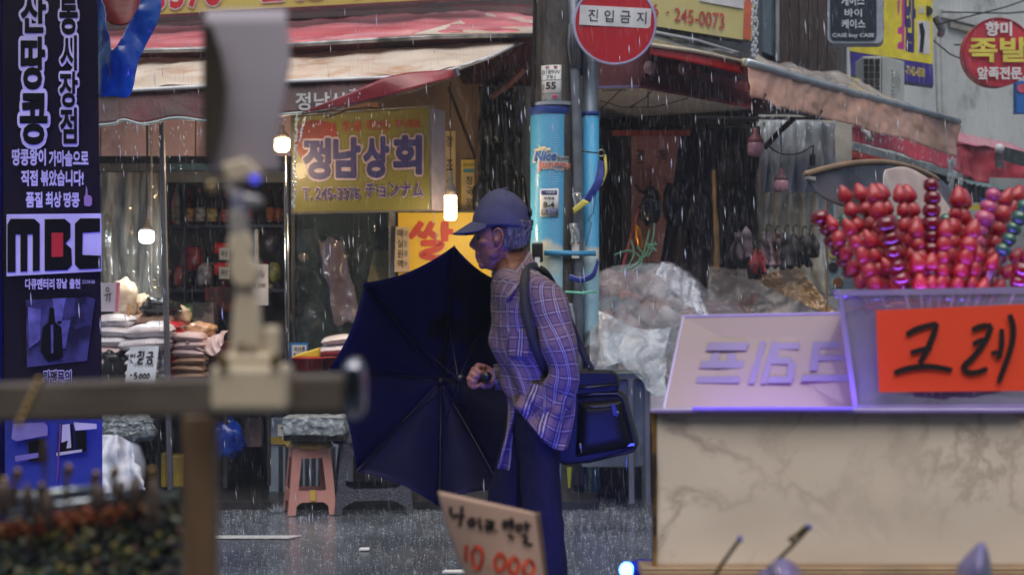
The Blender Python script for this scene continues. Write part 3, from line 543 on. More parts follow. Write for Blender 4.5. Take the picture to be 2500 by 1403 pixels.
# --- right of chrome post: black bags, long pink package, card, bowls
m_bkb = M('black_bag_film', 30, .2, c2=14, scale=4, bump=.8, bs=12, coat=.5)
for i, (x, y, w, h, l) in enumerate(((760, 600, 70, 90, 'upper left of the dark heap in the shop window'), (745, 690, 80, 110, 'middle of the dark heap by the chrome post'), (790, 790, 110, 110, 'bottom right of the dark heap'), (735, 800, 80, 110, 'bottom left of the dark heap'), (830, 640, 60, 120, 'behind the pink package'), (900, 660, 80, 130, 'just above the umbrella edge'))):
    lump('merchandise_bag', 'dark wrapped bag, ' + l, 'bag', x, y, w, h, 12.6+.1*(i % 2), M('dark_wrapped_goods', (40, 36, 36), .3, c2=(14, 14, 16), scale=5, bump=.8, bs=9, coat=.4, dirt=(96, 70, 56), ds=7), seed=30+i, amp=.5, group='dark wrapped bags in the shop window')
lump('round_loaf', 'pale brown round bundle among the dark bags', 'bundle', 741, 628, 26, 20, 12.3, m_skt, seed=8)
mb = MB(); q = [P(780, 592, 12.2), P(826, 598, 12.2), P(866, 752, 12.2), P(824, 762, 12.2)]; mb.prism(q, (0, .06, 0)); pkg = thing('long_package', 'long pink package in clear plastic leaning beside the umbrella', 'package', P(830, 760, 12.2)); mb.build('contents', M('pink_contents', (140, 74, 78), .5, c2=(110, 56, 64), scale=5), pkg, bevel=.02)
sheet(lambda u, v: P(lerp(lerp(776, 816, v), lerp(834, 886, v), u), lerp(582, 790, v)+6*math.sin(u*9), 12.15+.02*math.sin(u*7+v*6)), 12, 24, 'wrapper', film('package_film', (176, 160, 176), .4, .1, .8, 16), pkg, wr=.03, fr=9)
for i, (x0, x1) in enumerate(((860, 898), (898, 944))):
    mb = MB(); pbox(mb, x0, 520, x1-4, 600, 12.9, .1); tag(mb.build('folded_cardboard', M('dull_card', (70, 74, 74) if i else (56, 60, 62), .7, c2=34)), 'dim grey cardboard panel %s behind the shop window' % ('left' if i == 0 else 'right'), 'cardboard')
mb = MB(); mb.prism([P(912, 612, 12.3), P(948, 612, 12.3), P(944, 690, 12.1), P(896, 690, 12.1)], (0, .02, 0)); o = tag(mb.build('cardboard_box', M('olive_card', (128, 124, 92), .7)), 'olive cardboard lid leaning above the umbrella edge', 'cardboard')
r = paper('price_card', 'blue-bordered price card standing in the red basins', 708, 836, 752, 878, 10.95, M('blue_card', (40, 120, 190), .4, bump=0), 'price card')
mb = MB(); mb.prism(prect(713, 842, 748, 876, 10.945), (0, .002, 0)); mb.build('white_field', m_white, r); ptext(r, '국산콩', 717, 845, 745, 857, 10.942, m_ink, .02); ptext(r, '햇서리태', 717, 861, 745, 872, 10.942, m_ink, .02)
def basin(px, py, w, h, D, mat, name, label):
    c = P(px, py+h, D); r = w/2/F*D; hh = h/F*D; mb = MB(); mb.lathe([(0, 0), (r*.8, 0), (r*.97, hh), (r*1.05, hh), (r*1.05, hh*.93), (r*.95, hh*.95), (r*.77, .01), (0, .01)], c, 26); return tag(mb.build(name, mat, smooth=True), label, 'basin')
m_rb = M('red_plastic', (190, 30, 38), .25, bump=.03, coat=.3)
basin(752, 872, 84, 36, 10.8, m_rb, 'plastic_basin', 'red plastic basin in front of the price card'); basin(806, 870, 66, 38, 11.0, m_rb, 'plastic_basin', 'red plastic basin half behind the umbrella')
mb = MB(); mb.prism([P(712, 873, 10.74), P(720, 866, 10.74), P(779, 848, 10.74), P(777, 872, 10.74)], (0, .12, .0)); tag(mb.build('yellow_scoop', M('yellow_plastic', (226, 196, 52), .35), bevel=.01), 'yellow plastic dustpan-shaped scoop lying in the red basin', 'scoop')
tb2 = thing('display_table', 'dark table edge under the red basins', 'table', P(760, 1000, 10.9)); part('table_top', m_dark, tb2, lambda b: pbox(b, 640, 908, 900, 925, 10.7, .8))
for x in (652, 884): part('leg', m_dark, tb2, lambda b: pbox(b, x, 925, x+8, 1185, 10.75, .03))
# --- stuff below the table
m_foam = M('weathered_foam', (176, 186, 190), .5, c2=(96, 106, 110), scale=26, bump=1, bs=40, dirt=(50, 58, 60), ds=12, spec=.7)
mb = MB(); mb.grid(lambda u, v: P(lerp(236, 368, u), 1022+40*v+2*noise.noise(Vector((u*14, v*6, 0))), 10.72-.03*noise.noise(Vector((u*18, v*8, 3)))), 60, 16); tag(mb.build('wet_foam_slab', m_foam, solid=.1), 'rough grey wet foam slab left below the wooden bar', 'foam slab')
mb = MB(); pbox(mb, 236, 1062, 390, 1078, 10.9, .3); tag(mb.build('added_shadow_slab', m_dark), 'dark slab added as the shadow under the wet foam slab', 'board')  # dark box put in for the shade below the foam
hang('white_sheet', 'white wet sheet covering a rounded load beside the banner foot', 'sheet', [(240, 1062), (275, 1060), (300, 1064), (330, 1090)], [(240, 1200), (290, 1205), (330, 1200), (355, 1190)], 10.5, 10.3, M('wet_white_sheet', (206, 212, 226), .35, c2=(176, 182, 200), bump=.4, bs=10, coat=.2), wr=.05, fr=5, amp=.03, k=2, seed=5)
lump('white_bundle', 'rounded end of the white covered load', 'bundle', 300, 1140, 110, 150, 10.75, M('wet_white_bundle', (196, 202, 216), .4, bump=.4, bs=12), seed=9, amp=.12)
for x0, y0, x1, y1, l in ((392, 1105, 405, 1190, 'left side of the yellow crate pair'), (405, 1112, 450, 1190, 'larger yellow crate right of the metal post')):
    mb = MB(); pbox(mb, x0, y0, x1, y1, 10.8, .2); tag(mb.build('yellow_crate', M('dull_yellow_plastic', (150, 128, 30), .5, c2=(110, 92, 26)), bevel=.01), l, 'crate')
lump('blue_sack', 'crumpled bright blue plastic sack under the wooden bar', 'sack', 552, 1072, 88, 100, 10.9, M('blue_film', (20, 70, 170), .25, c2=(12, 44, 130), scale=5, bump=.9, bs=16, coat=.5), seed=10, amp=.35)
mb = MB(); pbox(mb, 596, 1020, 638, 1090, 11.0, .1); tag(mb.build('hanging_cloth', M('dull_brown_cloth', (104, 86, 82), .8, c2=(70, 58, 56), scale=8)), 'dull brown cloth hanging under the table right of the blue sack', 'cloth')
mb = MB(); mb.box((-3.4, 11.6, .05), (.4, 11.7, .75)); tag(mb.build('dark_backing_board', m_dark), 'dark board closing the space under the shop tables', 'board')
# --- grey vented box with yellow tape
vb = thing('vented_crate', 'tall grey vented plastic crate with yellow tape behind the salmon stool', 'crate', P(740, 1215, 10.95))
m_gp = M('grey_blue_plastic', (138, 152, 164), .45, c2=(118, 132, 146), scale=3, dirt=(80, 90, 100))
part('body', m_gp, vb, lambda b: pbox(b, 656, 1018, 850, 1215, 10.95, .35), bevel=.015)
for r_ in range(34):
    for cx in (678, 700, 720, 790, 812): pass
mb = MB()
for r_ in range(26):
    for cx in (680, 696, 712, 728, 744, 760, 776, 792, 808):
        pbox(mb, cx, 1090+r_*4.3, cx+11, 1090+r_*4.3+2.2, 10.945, .012)
mb.build('vent_slots', m_dark, vb); vb.children[-1]['kind'] = 'stuff'
part('yellow_tape', M('yellow_tape', (176, 150, 52), .4, c2=(140, 116, 40), bump=.5, bs=30), vb, lambda b: pbox(b, 652, 1066, 712, 1084, 10.935, .01))
part('name_plate', m_paper, vb, lambda b: pbox(b, 678, 1036, 696, 1064, 10.935, .01))
ptext(vb, 'T', 686, 1042, 694, 1060, 10.93, m_ink, .03)
# --- stools
def stool(name, label, c, s, mat, seatm, hgt=.45, wt=.15, wb=.2, seat='round', tape=True, rot=12):
    root = thing(name, label, 'stool', c)
    rt = Matrix.Rotation(R(rot), 3, 'Z')
    def q(x, y, z): return c+rt @ Vector((x, y, z))
    corners = [(-1, -1), (1, -1), (1, 1), (-1, 1)]
    for a, b in corners:      # ribbed angle legs
        mb = MB()
        for ins, w in ((0, .034), (.0, .034)): pass
        prof = [(0, 0), (-.05, 0), (-.05, .012), (-.014, .014), (.012-.026, .05), (0, .05)]
        vs = []
        for z, r in ((hgt*.93, wt), (0, wb)):
            k = 1.0 if z > .1 else .8
            for x, y in ((0, 0), (-.06*k, 0), (-.056*k, .01), (-.012, .012), (.01-.02, .056*k), (0, .06*k)):
                vs.append(q(a*(r+x), b*(r-y), z))
        mb.add(vs, [(0, 1, 2, 3, 4, 5), (11, 10, 9, 8, 7, 6)]+[(i, 6+i, 6+(i+1) % 6, (i+1) % 6) for i in range(6)]); mb.build('leg', mat, root, bevel=.003)
    for k, (a, b) in enumerate(((0, -1), (1, 0), (0, 1), (-1, 0))):
        def side(u, z, pr=0):
            r = lerp(wb, wt, z/(hgt*.93))+pr
            return q(u*(r-.01) if a == 0 else a*(r-.002), u*(r-.01) if b == 0 else b*(r-.002), z)
        mb = MB()   # top apron with an arched lower edge
        n = 16
        def strip_(lo, hi, th=.006):
            vs = []; 
            for i in range(n+1):
                u = -1+2*i/n
                vs += [side(u, lo(u)), side(u, hi(u))]
            inn = [v+(c+Vector((0, 0, v.z-c.z))-v).normalized()*th for v in vs]
            m_ = len(vs); mb.add(vs+inn, [(2*i, 2*i+2, 2*i+3, 2*i+1) for i in range(n)]+[(m_+2*i, m_+2*i+1, m_+2*i+3, m_+2*i+2) for i in range(n)]+[(2*i, m_+2*i, m_+2*i+2, 2*i+2) for i in range(n)]+[(2*i+1, 2*i+3, m_+2*i+3, m_+2*i+1) for i in range(n)])
        strip_(lambda u: hgt*.79-.07*max(abs(u)-.62, 0)**1.2*5, lambda u: hgt*.94); mb.build('apron', mat, root)
        mb = MB(); strip_(lambda u: hgt*.18-.10*max(abs(u)-.55, 0)*1.4, lambda u: hgt*.34+.10*max(abs(u)-.66, 0)*1.4); mb.build('stretcher', mat, root)
        if tape and k == 0:
            mb = MB(); mb.prism([side(-.12, hgt*.2, .006), side(.14, hgt*.2, .006), side(.14, hgt*.35, .006), side(-.12, hgt*.35, .006)], (0, -.003, 0)); mb.build('tape', M('yellow_tape_patch', (206, 170, 70), .5), root)
    mb = MB(); mb.lathe([(0, hgt*.92), (wt*1.22, hgt*.92), (wt*1.28, hgt*.955), (wt*1.15, hgt), (0, hgt*1.0)], c, 28); mb.build('seat', seatm, root, smooth=True)
    return root
m_salmon = M('salmon_plastic', (204, 148, 136), .35, c2=(186, 130, 118), scale=4, bump=.05, coat=.25)
stool('plastic_stool', 'salmon plastic stool with yellow taped seat carrying a foam slab', P(756, 1250, 10.2)*1, 1, m_salmon, M('yellow_taped_seat', (196, 158, 84), .4, c2=(150, 120, 60), scale=9, bump=.6, bs=30), hgt=.44, wt=.115, wb=.15, rot=14)
mb = MB(); mb.grid(lambda u, v: P(lerp(690, 838, u), 1019+42*v, 10.0-.02*noise.noise(Vector((u*20, v*8, 3)))), 60, 16)
fs = MB(); 
def fslab(u, v): pass
bmv = P(690, 1062, 9.98), P(838, 1019, 9.98)
fo = MB(); 
def box_grid(mb, a, b, n=26, amp=.012):
    # a bumpy block
    import itertools
    bm = bmesh.new(); bmesh.ops.create_cube(bm, size=1); bmesh.ops.subdivide_edges(bm, edges=bm.edges, cuts=n, use_grid_fill=True)
    vs = []
    for v in bm.verts:
        p = Vector((lerp(a.x, b.x, v.co.x+.5), lerp(a.y, b.y, v.co.y+.5), lerp(a.z, b.z, v.co.z+.5))); k = amp*noise.noise(p*28); vs.append(p+Vector((k, k, k*.8)))
    fs_ = [tuple(v.index for v in f.verts) for f in bm.faces]; bm.free(); mb.add(vs, fs_)
box_grid(fo, bmv[0], bmv[1]+Vector((0, .36, 0))); tag(fo.build('foam_slab', m_foam, smooth=True), 'rain-soaked grey foam slab lying on the salmon stool', 'foam slab')
mb = MB(); a = P(692, 1076, 9.99); b = P(838, 1062, 9.99)+Vector((0, .34, 0)); mb.box(a, b); tag(mb.build('black_mat', m_black, bevel=.006), 'black rubber mat between the foam slab and the salmon stool', 'mat')
m_ratt = M('dark_rattan_plastic', (74, 78, 92), .45, c2=(40, 42, 52), scale=60, bump=1, bs=90, stretch=(1, 1, 1.6))
stool('plastic_stool', 'dark grey rattan-pattern stool partly behind the umbrella', P(908, 1243, 10.35), 1, m_ratt, m_ratt, hgt=.46, wt=.2, wb=.245, tape=False, rot=8)
# ================= utility pole and steel sign post =================
DP = 11.0
def gz(px, D): return Vector(((px-CX)/F*D, D, 0))
up = thing('utility_pole', 'thick dark concrete utility pole with blue printed wrap and notices', 'utility pole', gz(1352, DP))
m_conc = M('dark_wet_concrete', (88, 82, 76), .6, c2=(50, 48, 46), scale=5, stretch=(1, 1, .35), bump=.6, bs=30, dirt=(34, 34, 36), ds=6)
r0 = 52/F*DP
mb = MB(); mb.lathe([(r0*1.02, 0), (r0*.97, 3.6)], gz(1360, DP), 36); mb.build('shaft', m_conc, up, auto=50)
def wrapmat(name, blue, printed):
    m = M(name, blue, .35, c2=tuple(v*.88 for v in blue), scale=2, bump=0, coat=.25); nt = m.node_tree; N = nt.nodes; L = nt.links; b = N['Principled BSDF']
    tc = [n for n in N if n.type == 'TEX_COORD'][0]; sx = N.new('ShaderNodeSeparateXYZ'); L.new(tc.outputs['Object'], sx.inputs[0])
    w = N.new('ShaderNodeTexWave'); w.bands_direction = 'Z'; w.inputs['Scale'].default_value = 28; w.inputs['Distortion'].default_value = .6; L.new(tc.outputs['Object'], w.inputs[0])
    bp = N.new('ShaderNodeBump'); bp.inputs['Strength'].default_value = .5; bp.inputs['Distance'].default_value = .006; L.new(w.outputs['Fac'], bp.inputs['Height']); L.new(bp.outputs[0], b.inputs['Normal'])
    if printed:      # printed picture below: clouds, pale sky, town, sea
        base = b.inputs['Base Color'].links[0].from_socket
        no = N.new('ShaderNodeTexNoise'); no.inputs['Scale'].default_value = 7; L.new(tc.outputs['Object'], no.inputs[0])
        ad = N.new('ShaderNodeMath'); ad.operation = 'MULTIPLY_ADD'; ad.inputs[1].default_value = .35; L.new(no.outputs[0], ad.inputs[0]); L.new(sx.outputs[2], ad.inputs[2])
        rp = N.new('ShaderNodeValToRGB'); cr_ = rp.color_ramp; cr_.interpolation = 'EASE'
        mr = N.new('ShaderNodeMapRange'); mr.inputs[1].default_value = .1; mr.inputs[2].default_value = 2.1; L.new(ad.outputs[0], mr.inputs[0]); L.new(mr.outputs[0], rp.inputs[0])
        stops = [(0, (70, 150, 190)), (.22, (90, 170, 205)), (.36, (200, 215, 215)), (.42, (60, 140, 190)), (.5, (54, 76, 96)), (.53, (180, 200, 200)), (.58, (90, 110, 120)), (.62, (160, 205, 220)), (.78, (150, 200, 215)), (.86, (205, 205, 190)), (.9, (74, 168, 216))]
        while len(cr_.elements) < len(stops): cr_.elements.new(.5)
        for e, (p_, c_) in zip(cr_.elements, stops): e.position = p_; e.color = (*srgb(c_), 1)
        L.new(rp.outputs[0], b.inputs['Base Color'])
    return m
m_wrap = wrapmat('printed_blue_wrap', (62, 168, 222), True); m_wrap2 = wrapmat('blue_wrap', (58, 160, 214), False)
ztop = P(0, 262, DP).z
mb = MB(); mb.lathe([(r0*1.06, .1), (r0*1.06, ztop)], gz(1350, DP), 40); mb.build('printed_wrap', m_wrap, up, auto=50)
mb = MB(); mb.lathe([(r0*1.07, ztop-.06), (r0*1.1, ztop-.055), (r0*1.1, ztop-.01), (r0*1.07, ztop)], gz(1350, DP), 40); mb.build('wrap_hem', M('dark_blue_zip', (28, 66, 150), .5, bump=.6, bs=90), up, smooth=True)
mb = MB(); mb.lathe([(r0*1.16, ztop+.0), (r0*1.16, ztop+.02), (r0*1.04, ztop+.024)], gz(1354, DP), 40); mb.build('top_band', M('grey_band', (150, 160, 174), .4), up, auto=40)
def curved(par, c, r, x0, y0, x1, y1, mat, name, off=.004, n=10):
    """a sticker on a vertical cylinder, given by pixel bounds"""
    yf = c.y-r
    def fn(u, v):
        px = lerp(x0, x1, u); X = (px-CX)/F*(yf+.02); s = max(-.99, min(.99, (X-c.x)/r)); y = c.y-math.sqrt(1-s*s)*(r+off); D = y
        return Vector((c.x+s*(r+off), y, H+(HY-lerp(y1, y0, v))/F*(yf+.02)))
    mb = MB(); mb.grid(fn, n, 2); return mb.build(name, mat, par, smooth=True, solid=.001)
def ctext(par, s, c, r, x0, y0, x1, y1, mat, bold=0, off=.007, name='lettering', shear=0):
    yf = c.y-r; vs, fs, w_, h_ = tmesh(s, min(bold, .02), shear); mb = MB(); e = max(bold-.02, 0)
    for k in range(9 if e > .008 else 1):
        du, dv = (0, 0) if k == 0 else (e*math.cos(k*math.pi/4)/w_, e*math.sin(k*math.pi/4)/h_); o = []; of = off-k*.0001
        for u, v in vs:
            px = lerp(x0, x1, u+du); X = (px-CX)/F*(yf+.02); q = max(-.99, min(.99, (X-c.x)/r)); o.append(Vector((c.x+q*(r+of), c.y-math.sqrt(1-q*q)*(r+of), H+(HY-lerp(y1, y0, v+dv))/F*(yf+.02))))
        mb.add(o, fs)
    return mb.build(name, mat, par)
cP = gz(1350, DP); rw = r0*1.06; cS = gz(1360, DP); rs = r0
no = thing('pole_notice', 'white notice on the bare concrete with red heading and number fifty-five', 'notice', P(1346, 253, DP-r0-.01))
curved(no, cS, rs, 1323, 160, 1370, 254, m_white, 'plate', .006)
for s, x0, y0, x1, y1, mt, bo in (('위', 1333, 162, 1341, 169, m_red, .03), ('험', 1352, 162, 1360, 169, m_red, .03), ('0189W', 1326, 172, 1367, 182, m_ink, .0), ('791', 1335, 185, 1356, 194, m_ink, .0), ('55', 1334, 202, 1357, 219, m_ink, .03), ('부평이', 1326, 205, 1331, 222, m_ink, 0), ('CAT', 1325, 243, 1335, 248, m_ink, 0), ('한국전력', 1346, 243, 1364, 249, m_ink, 0)):
    ctext(no, s, cS, rs, x0, y0, x1, y1, mt, bo, .009)
mb = MB(); mb.ball(P(1356, 236, DP-rs-.004), (.022, .004, .014), 12); mb.build('emblem', M('pink_emblem', (200, 60, 110), .5, bump=0), no)
for y in (196, 229): curved(no, cS, rs, 1324, y, 1369, y+.8, m_ink, 'rule', .008)
no = thing('street_number_plate', 'small white and navy plate reading eight dash four on the blue wrap', 'plate', P(1341, 528, DP-rw-.01))
curved(no, cP, rw, 1320, 461, 1363, 529, m_white, 'plate', .008)
m_navyp = M('navy_print_plate', (36, 56, 130), .5, bump=0)
curved(no, cP, rw, 1323, 465, 1359, 476, m_navyp, 'blue_field', .010); curved(no, cP, rw, 1335, 511, 1360, 525, m_navyp, 'blue_field', .010); curved(no, cP, rw, 1323, 511, 1333, 525, M('grey_field', 150, .5, bump=0), 'grey_field', .010)
for s, x0, y0, x1, y1, mt, bo in (('가로등', 1334, 467, 1355, 474, m_white, .02), ('부평동', 1329, 481, 1354, 488, m_ink, .02), ('8-4', 1328, 493, 1353, 508, m_ink, .02), ('콜센터', 1338, 513, 1357, 518, m_white, 0), ('600-4114', 1338, 519, 1357, 523, m_white, 0)): ctext(no, s, cP, rw, x0, y0, x1, y1, mt, bo, .013)
m_or = M('salmon_orange_print', (232, 130, 110), .5, bump=0); m_bl = M('mid_blue_print', (50, 110, 190), .5, bump=0)
for s, x0, y0, x1, y1, mt, bo in (('Nice', 1306, 369, 1358, 393, m_bl, .03), ('busan', 1360, 380, 1394, 391, m_ink, .01), ('junggu', 1316, 393, 1390, 417, m_or, .03)):
    ctext(up, s, cP, rw, x0-2, y0-2, x1+2, y1+2, m_white, bo+.06, .006, shear=.25 if s == 'Nice' else 0); ctext(up, s, cP, rw, x0, y0, x1, y1, mt, bo, .009, shear=.25 if s == 'Nice' else 0)
m_cl = M('printed_cloud', (226, 222, 210), .5, bump=0)
for x, y, w in ((1312, 366, 6), (1325, 363, 8), (1338, 367, 6)): curved(up, cP, rw, x-w, y-5, x+w, y+5, M('printed_yellow_cloud', (226, 214, 170), .5, bump=0), 'printed_flower', .005)
mb = MB(); mb.tube([gz(1412, DP-.12)+Vector((0, 0, .1)), gz(1412, DP-.12)+Vector((0, 0, 1.5)), P(1411, 400, DP-.12), P(1403, 160, DP-.12), P(1398, -60, DP-.12)], .034, 12); mb.build('conduit', M('grey_conduit', (126, 132, 142), .4, c2=(96, 102, 112), metal=.3), up, smooth=True)
mb = MB()
for i in range(5): mb.tube([P(1392+i*5, 60, DP-.15), P(1389+i*7+4*math.sin(i), 110, DP-.18), P(1396+i*5, 165, DP-.15)], .012, 6)
mb.build('cable_bundle', M('grey_cables', (96, 100, 108), .5), up, smooth=True); up.children[-1]['kind'] = 'stuff'
mb = MB(); mb.tube([P(1307, -40, DP-.1), P(1303, 200, DP-.1), P(1299, 262, DP-.1)], .014, 8); mb.build('dark_cable', m_cable, up)
mb = MB(); pbox(mb, 1298, 592, 1326, 640, DP-.26, .1); mb.build('junction_box', m_black, up, bevel=.01)
curvedD = DP-.27
mb = MB(); pbox(mb, 1306, 628, 1318, 645, curvedD, .01); mb.build('junction_label', m_white, up)
for x, y, w, h in ((1400, 470, 22, 44), (1393, 545, 20, 50), (1380, 740, 22, 60)):
    mb = MB(); q = prect(x, y, x+w, y+h, DP-.19); mb.grid(lambda u, v: onquad(q, u+.1*math.sin(v*5), v)+Vector((0, -.02*math.sin(u*7+v*4), 0)), 8, 10); mb.build('torn_sticker', film('torn_sticker', (170, 184, 196), .8, .3, .6, 30), up, smooth=True, solid=.002)
for y, x in ((564, 1396), (596, 1396)): pass
mb = MB(); pbox(mb, 1396, 560, 1414, 630, DP-.18, .006); mb.build('white_sticker', m_paper, up); ptext(up, '0531', 1398, 566, 1412, 574, DP-.182, m_ink); ptext(up, '전화 부산', 1398, 580, 1412, 588, DP-.182, m_ink)
# steel post
sp = thing('sign_post', 'slim steel post in bright blue wrap carrying the round red sign', 'sign post', gz(1442, DP-.05))
r1 = 20.5/F*DP; cQ = gz(1442, DP-.05)
mb = MB(); mb.lathe([(r1*.92, 0), (r1*.92, 3.4)], cQ, 24); mb.build('shaft', M('blue_grey_steel', (116, 128, 140), .4, c2=(96, 108, 120), metal=.3, bump=.05), sp, smooth=True)
mb = MB(); mb.lathe([(r1, .05), (r1, P(0, 276, DP).z)], cQ, 28); mb.build('blue_wrap', m_wrap, sp, smooth=True)
mb = MB(); mb.lathe([(r1*1.05, P(0, 286, DP).z), (r1*1.08, P(0, 276, DP).z)], cQ, 28); mb.build('wrap_hem', M('dark_blue_zip', (28, 66, 150), .5, bump=.6, bs=90), sp, smooth=True)
for px in (1390, 1434):
    mb = MB(); c = gz(px, DP-.04); mb.lathe([(.075, .0), (.075, .05), (.055, .055), (.055, .09), (.045, .1)], c, 20); mb.build('foot_collar', M('grey_collar', (110, 120, 126), .4, c2=70), sp if px > 1400 else up, smooth=True)
mb = MB(); mb.tube([P(1328, 617, DP-.17), P(1455, 619, DP-.17)], .018, 10); tag(mb.build('padded_bar', m_wrap2, smooth=True), 'horizontal blue padded tube joining the utility pole and the steel post', 'tube')
rb = thing('ribbon', 'navy and yellow ribbon tied round the steel post', 'ribbon', P(1440, 515, DP-.2))
m_rib = M('navy_ribbon', (34, 52, 150), .4, coat=.3); m_ryel = M('yellow_ribbon', (220, 206, 90), .5)
sheet(strip([(1461, 388, DP-.2), (1452, 440, DP-.22), (1424, 486, DP-.22)], [(1478, 396, DP-.2), (1474, 440, DP-.22), (1440, 496, DP-.22)], DP, DP), 14, 4, 'navy_band', m_rib, rb, wr=.01)
sheet(strip([(1473, 376, DP-.21), (1477, 420, DP-.23), (1468, 450, DP-.21)], [(1480, 378, DP-.21), (1482, 420, DP-.23), (1470, 455, DP-.21)], DP, DP), 14, 3, 'yellow_band', m_ryel, rb, wr=.006)
sheet(strip([(1424, 486, DP-.23), (1398, 508, DP-.24)], [(1440, 494, DP-.23), (1402, 522, DP-.24)], DP, DP), 6, 3, 'yellow_end', m_ryel, rb, wr=.008)
mb = MB(); mb.lathe([(.018, -.004), (.026, -.004), (.026, .004), (.018, .004), (.018, -.004)], P(1468, 374, DP-.22), 16, axis=(0, -1, 0)); mb.build('ring', m_steel, rb, smooth=True)
mb = MB(); mb.tube([P(1421, 369, DP-.16), P(1442, 372, DP-.24), P(1462, 374, DP-.2)], .005, 6); mb.build('cord', m_cable, rb)
sheet(strip([(1390, 668, DP-.2), (1420, 676, DP-.22), (1447, 660, DP-.2), (1458, 630, DP-.1)], [(1390, 684, DP-.2), (1420, 690, DP-.22), (1452, 676, DP-.2), (1462, 640, DP-.1)], DP, DP), 16, 3, 'lower_strap', m_rib, rb, wr=.006)
mb = MB(); mb.tube([P(1380, 712, DP-.2), P(1420, 715, DP-.22), P(1455, 711, DP-.15)], .008, 6); tag(mb.build('green_tie', M('pale_green_tie', (130, 220, 190), .4)), 'pale green tie round the two wrapped poles', 'tie')
mb = MB(); mb.tube([P(1455, 470, DP-.2), P(1448, 520, DP-.22), P(1436, 536, DP-.2), P(1444, 545, DP-.2), P(1430, 600, DP-.2)], .003, 5); tag(mb.build('thin_wire', m_cable), 'thin dark wire dangling over the blue steel post wrap', 'wire')
# round no-entry sign
sg = thing('round_road_sign', 'round red road sign with white band reading Korean words on the steel post', 'road sign', P(1501, 160, 10.75))
c = P(1501, 58, 10.75); rr = 102/F*10.75; ax = Vector((-.02, -1, .02))
m_sred = M('road_sign_red', (184, 32, 42), .3, c2=(172, 26, 36), bump=.02, coat=.4)
mb = MB(); mb.lathe([(rr, 0), (rr, .008), (rr*.985, .012), (rr*.945, .012), (rr*.945, .0)], c, 64, axis=ax); mb.build('border', M('pale_lavender_border', (176, 176, 214), .4, bump=0), sg, auto=40)
mb = MB(); mb.lathe([(rr*.95, .0), (rr*.95, .009), (0, .009)], c, 64, axis=ax); mb.build('disc', m_sred, sg, auto=40)
rt = Matrix.Rotation(R(3), 3, 'Y')
def sq(x0, y0, x1, y1, o=.014): return [c+rt @ Vector(((x-1501)/F*10.75, -o, -(y-58)/F*10.75)) for x, y in ((x0, y0), (x1, y0), (x1, y1), (x0, y1))]
mb = MB(); mb.prism(sq(1414, 18, 1588, 66), (0, .006, 0)); mb.build('white_band', m_white, sg)
for s, x0, x1 in (('진', 1435, 1459), ('입', 1474, 1497), ('금', 1513, 1538), ('지', 1553, 1577)): text(sg, s, sq(x0, 27, x1, 56, .015), m_ink, .005, .002)
mb = MB(); mb.box(P(1436, 20, 10.78), P(1448, 100, 10.78)+Vector((0, .15, 0))); mb.build('bracket', m_steel, sg)
# ================= corner shop on the right =================
cs = thing('corner_shop', 'corner shop with maroon beams, dark curtains and pale canvas ceiling right of the poles', 'shop', (2.2, 12.5, 0))
part('back_wall', M('black_curtain_wall', (40, 36, 40), .8, c2=(20, 18, 22), scale=3, stretch=(6, 6, .5)), cs, lambda b: pbox(b, 1300, 150, 1852, 1200, 13.6, .1))
m_cmaroon = M('maroon_beam', (104, 44, 52), .6, c2=(74, 30, 38), scale=2, dirt=(50, 28, 34), bump=.1)
def slab(b, pts, off): b.prism([P(*p) for p in pts], off)
part('ceiling_canvas', M('pale_canvas_ceiling', (232, 224, 214), .7, c2=(214, 206, 198)), cs, lambda b: slab(b, [(1440, 214, 11.8), (1560, 212, 11.8), (1845, 262, 12.4), (1845, 286, 13.4), (1440, 292, 13.4)], (0, 0, .03)))
part('fascia', m_cmaroon, cs, lambda b: slab(b, [(1440, 110, 11.6), (1600, 112, 11.6), (1845, 152, 12.3), (1845, 264, 12.3), (1560, 213, 11.6), (1440, 214, 11.6)], (.02, .05, 0)))
part('beam_edge', M('violet_grey_edge', (110, 104, 150), .4), cs, lambda b: slab(b, [(1455, 210, 11.55), (1560, 208, 11.55), (1560, 214, 11.55), (1455, 216, 11.55)], (0, .03, 0)))
part('beam_edge', M('dusty_red_edge', (140, 70, 80), .4), cs, lambda b: slab(b, [(1560, 208, 11.55), (1830, 256, 12.2), (1830, 265, 12.2), (1560, 214, 11.55)], (.02, .03, 0)))
part('second_beam', M('dusty_red_beam', (136, 66, 74), .5, c2=(110, 52, 60)), cs, lambda b: slab(b, [(1640, 158, 11.5), (1850, 208, 12.2), (1850, 232, 12.2), (1640, 172, 11.5)], (.02, .03, 0)))
part('lintel', m_dark, cs, lambda b: slab(b, [(1440, 292, 13.3), (1852, 268, 12.6), (1852, 300, 12.6), (1440, 318, 13.3)], (0, .1, 0)))
part('curtain_rod', m_steel, cs, lambda b: b.tube([P(1700, 287, 12.5), P(2040, 290, 12.3)], .012, 6))
for i in range(12):
    x = 1530+i*28; part('hanging_rag', M('dim_hook_item', (110, 60, 66), .5, c2=(150, 140, 146)), cs, lambda b: b.ball(P(x, 158+(i*37 % 22), 11.45), (.025+.01*(i % 3), .02, .05), 8)) if i in (2, 5) else None
wl = ['short steep one at the left', 'long sagging one', 'short slanting one in the middle', 'vertical one', 'nearly level one at the top left']
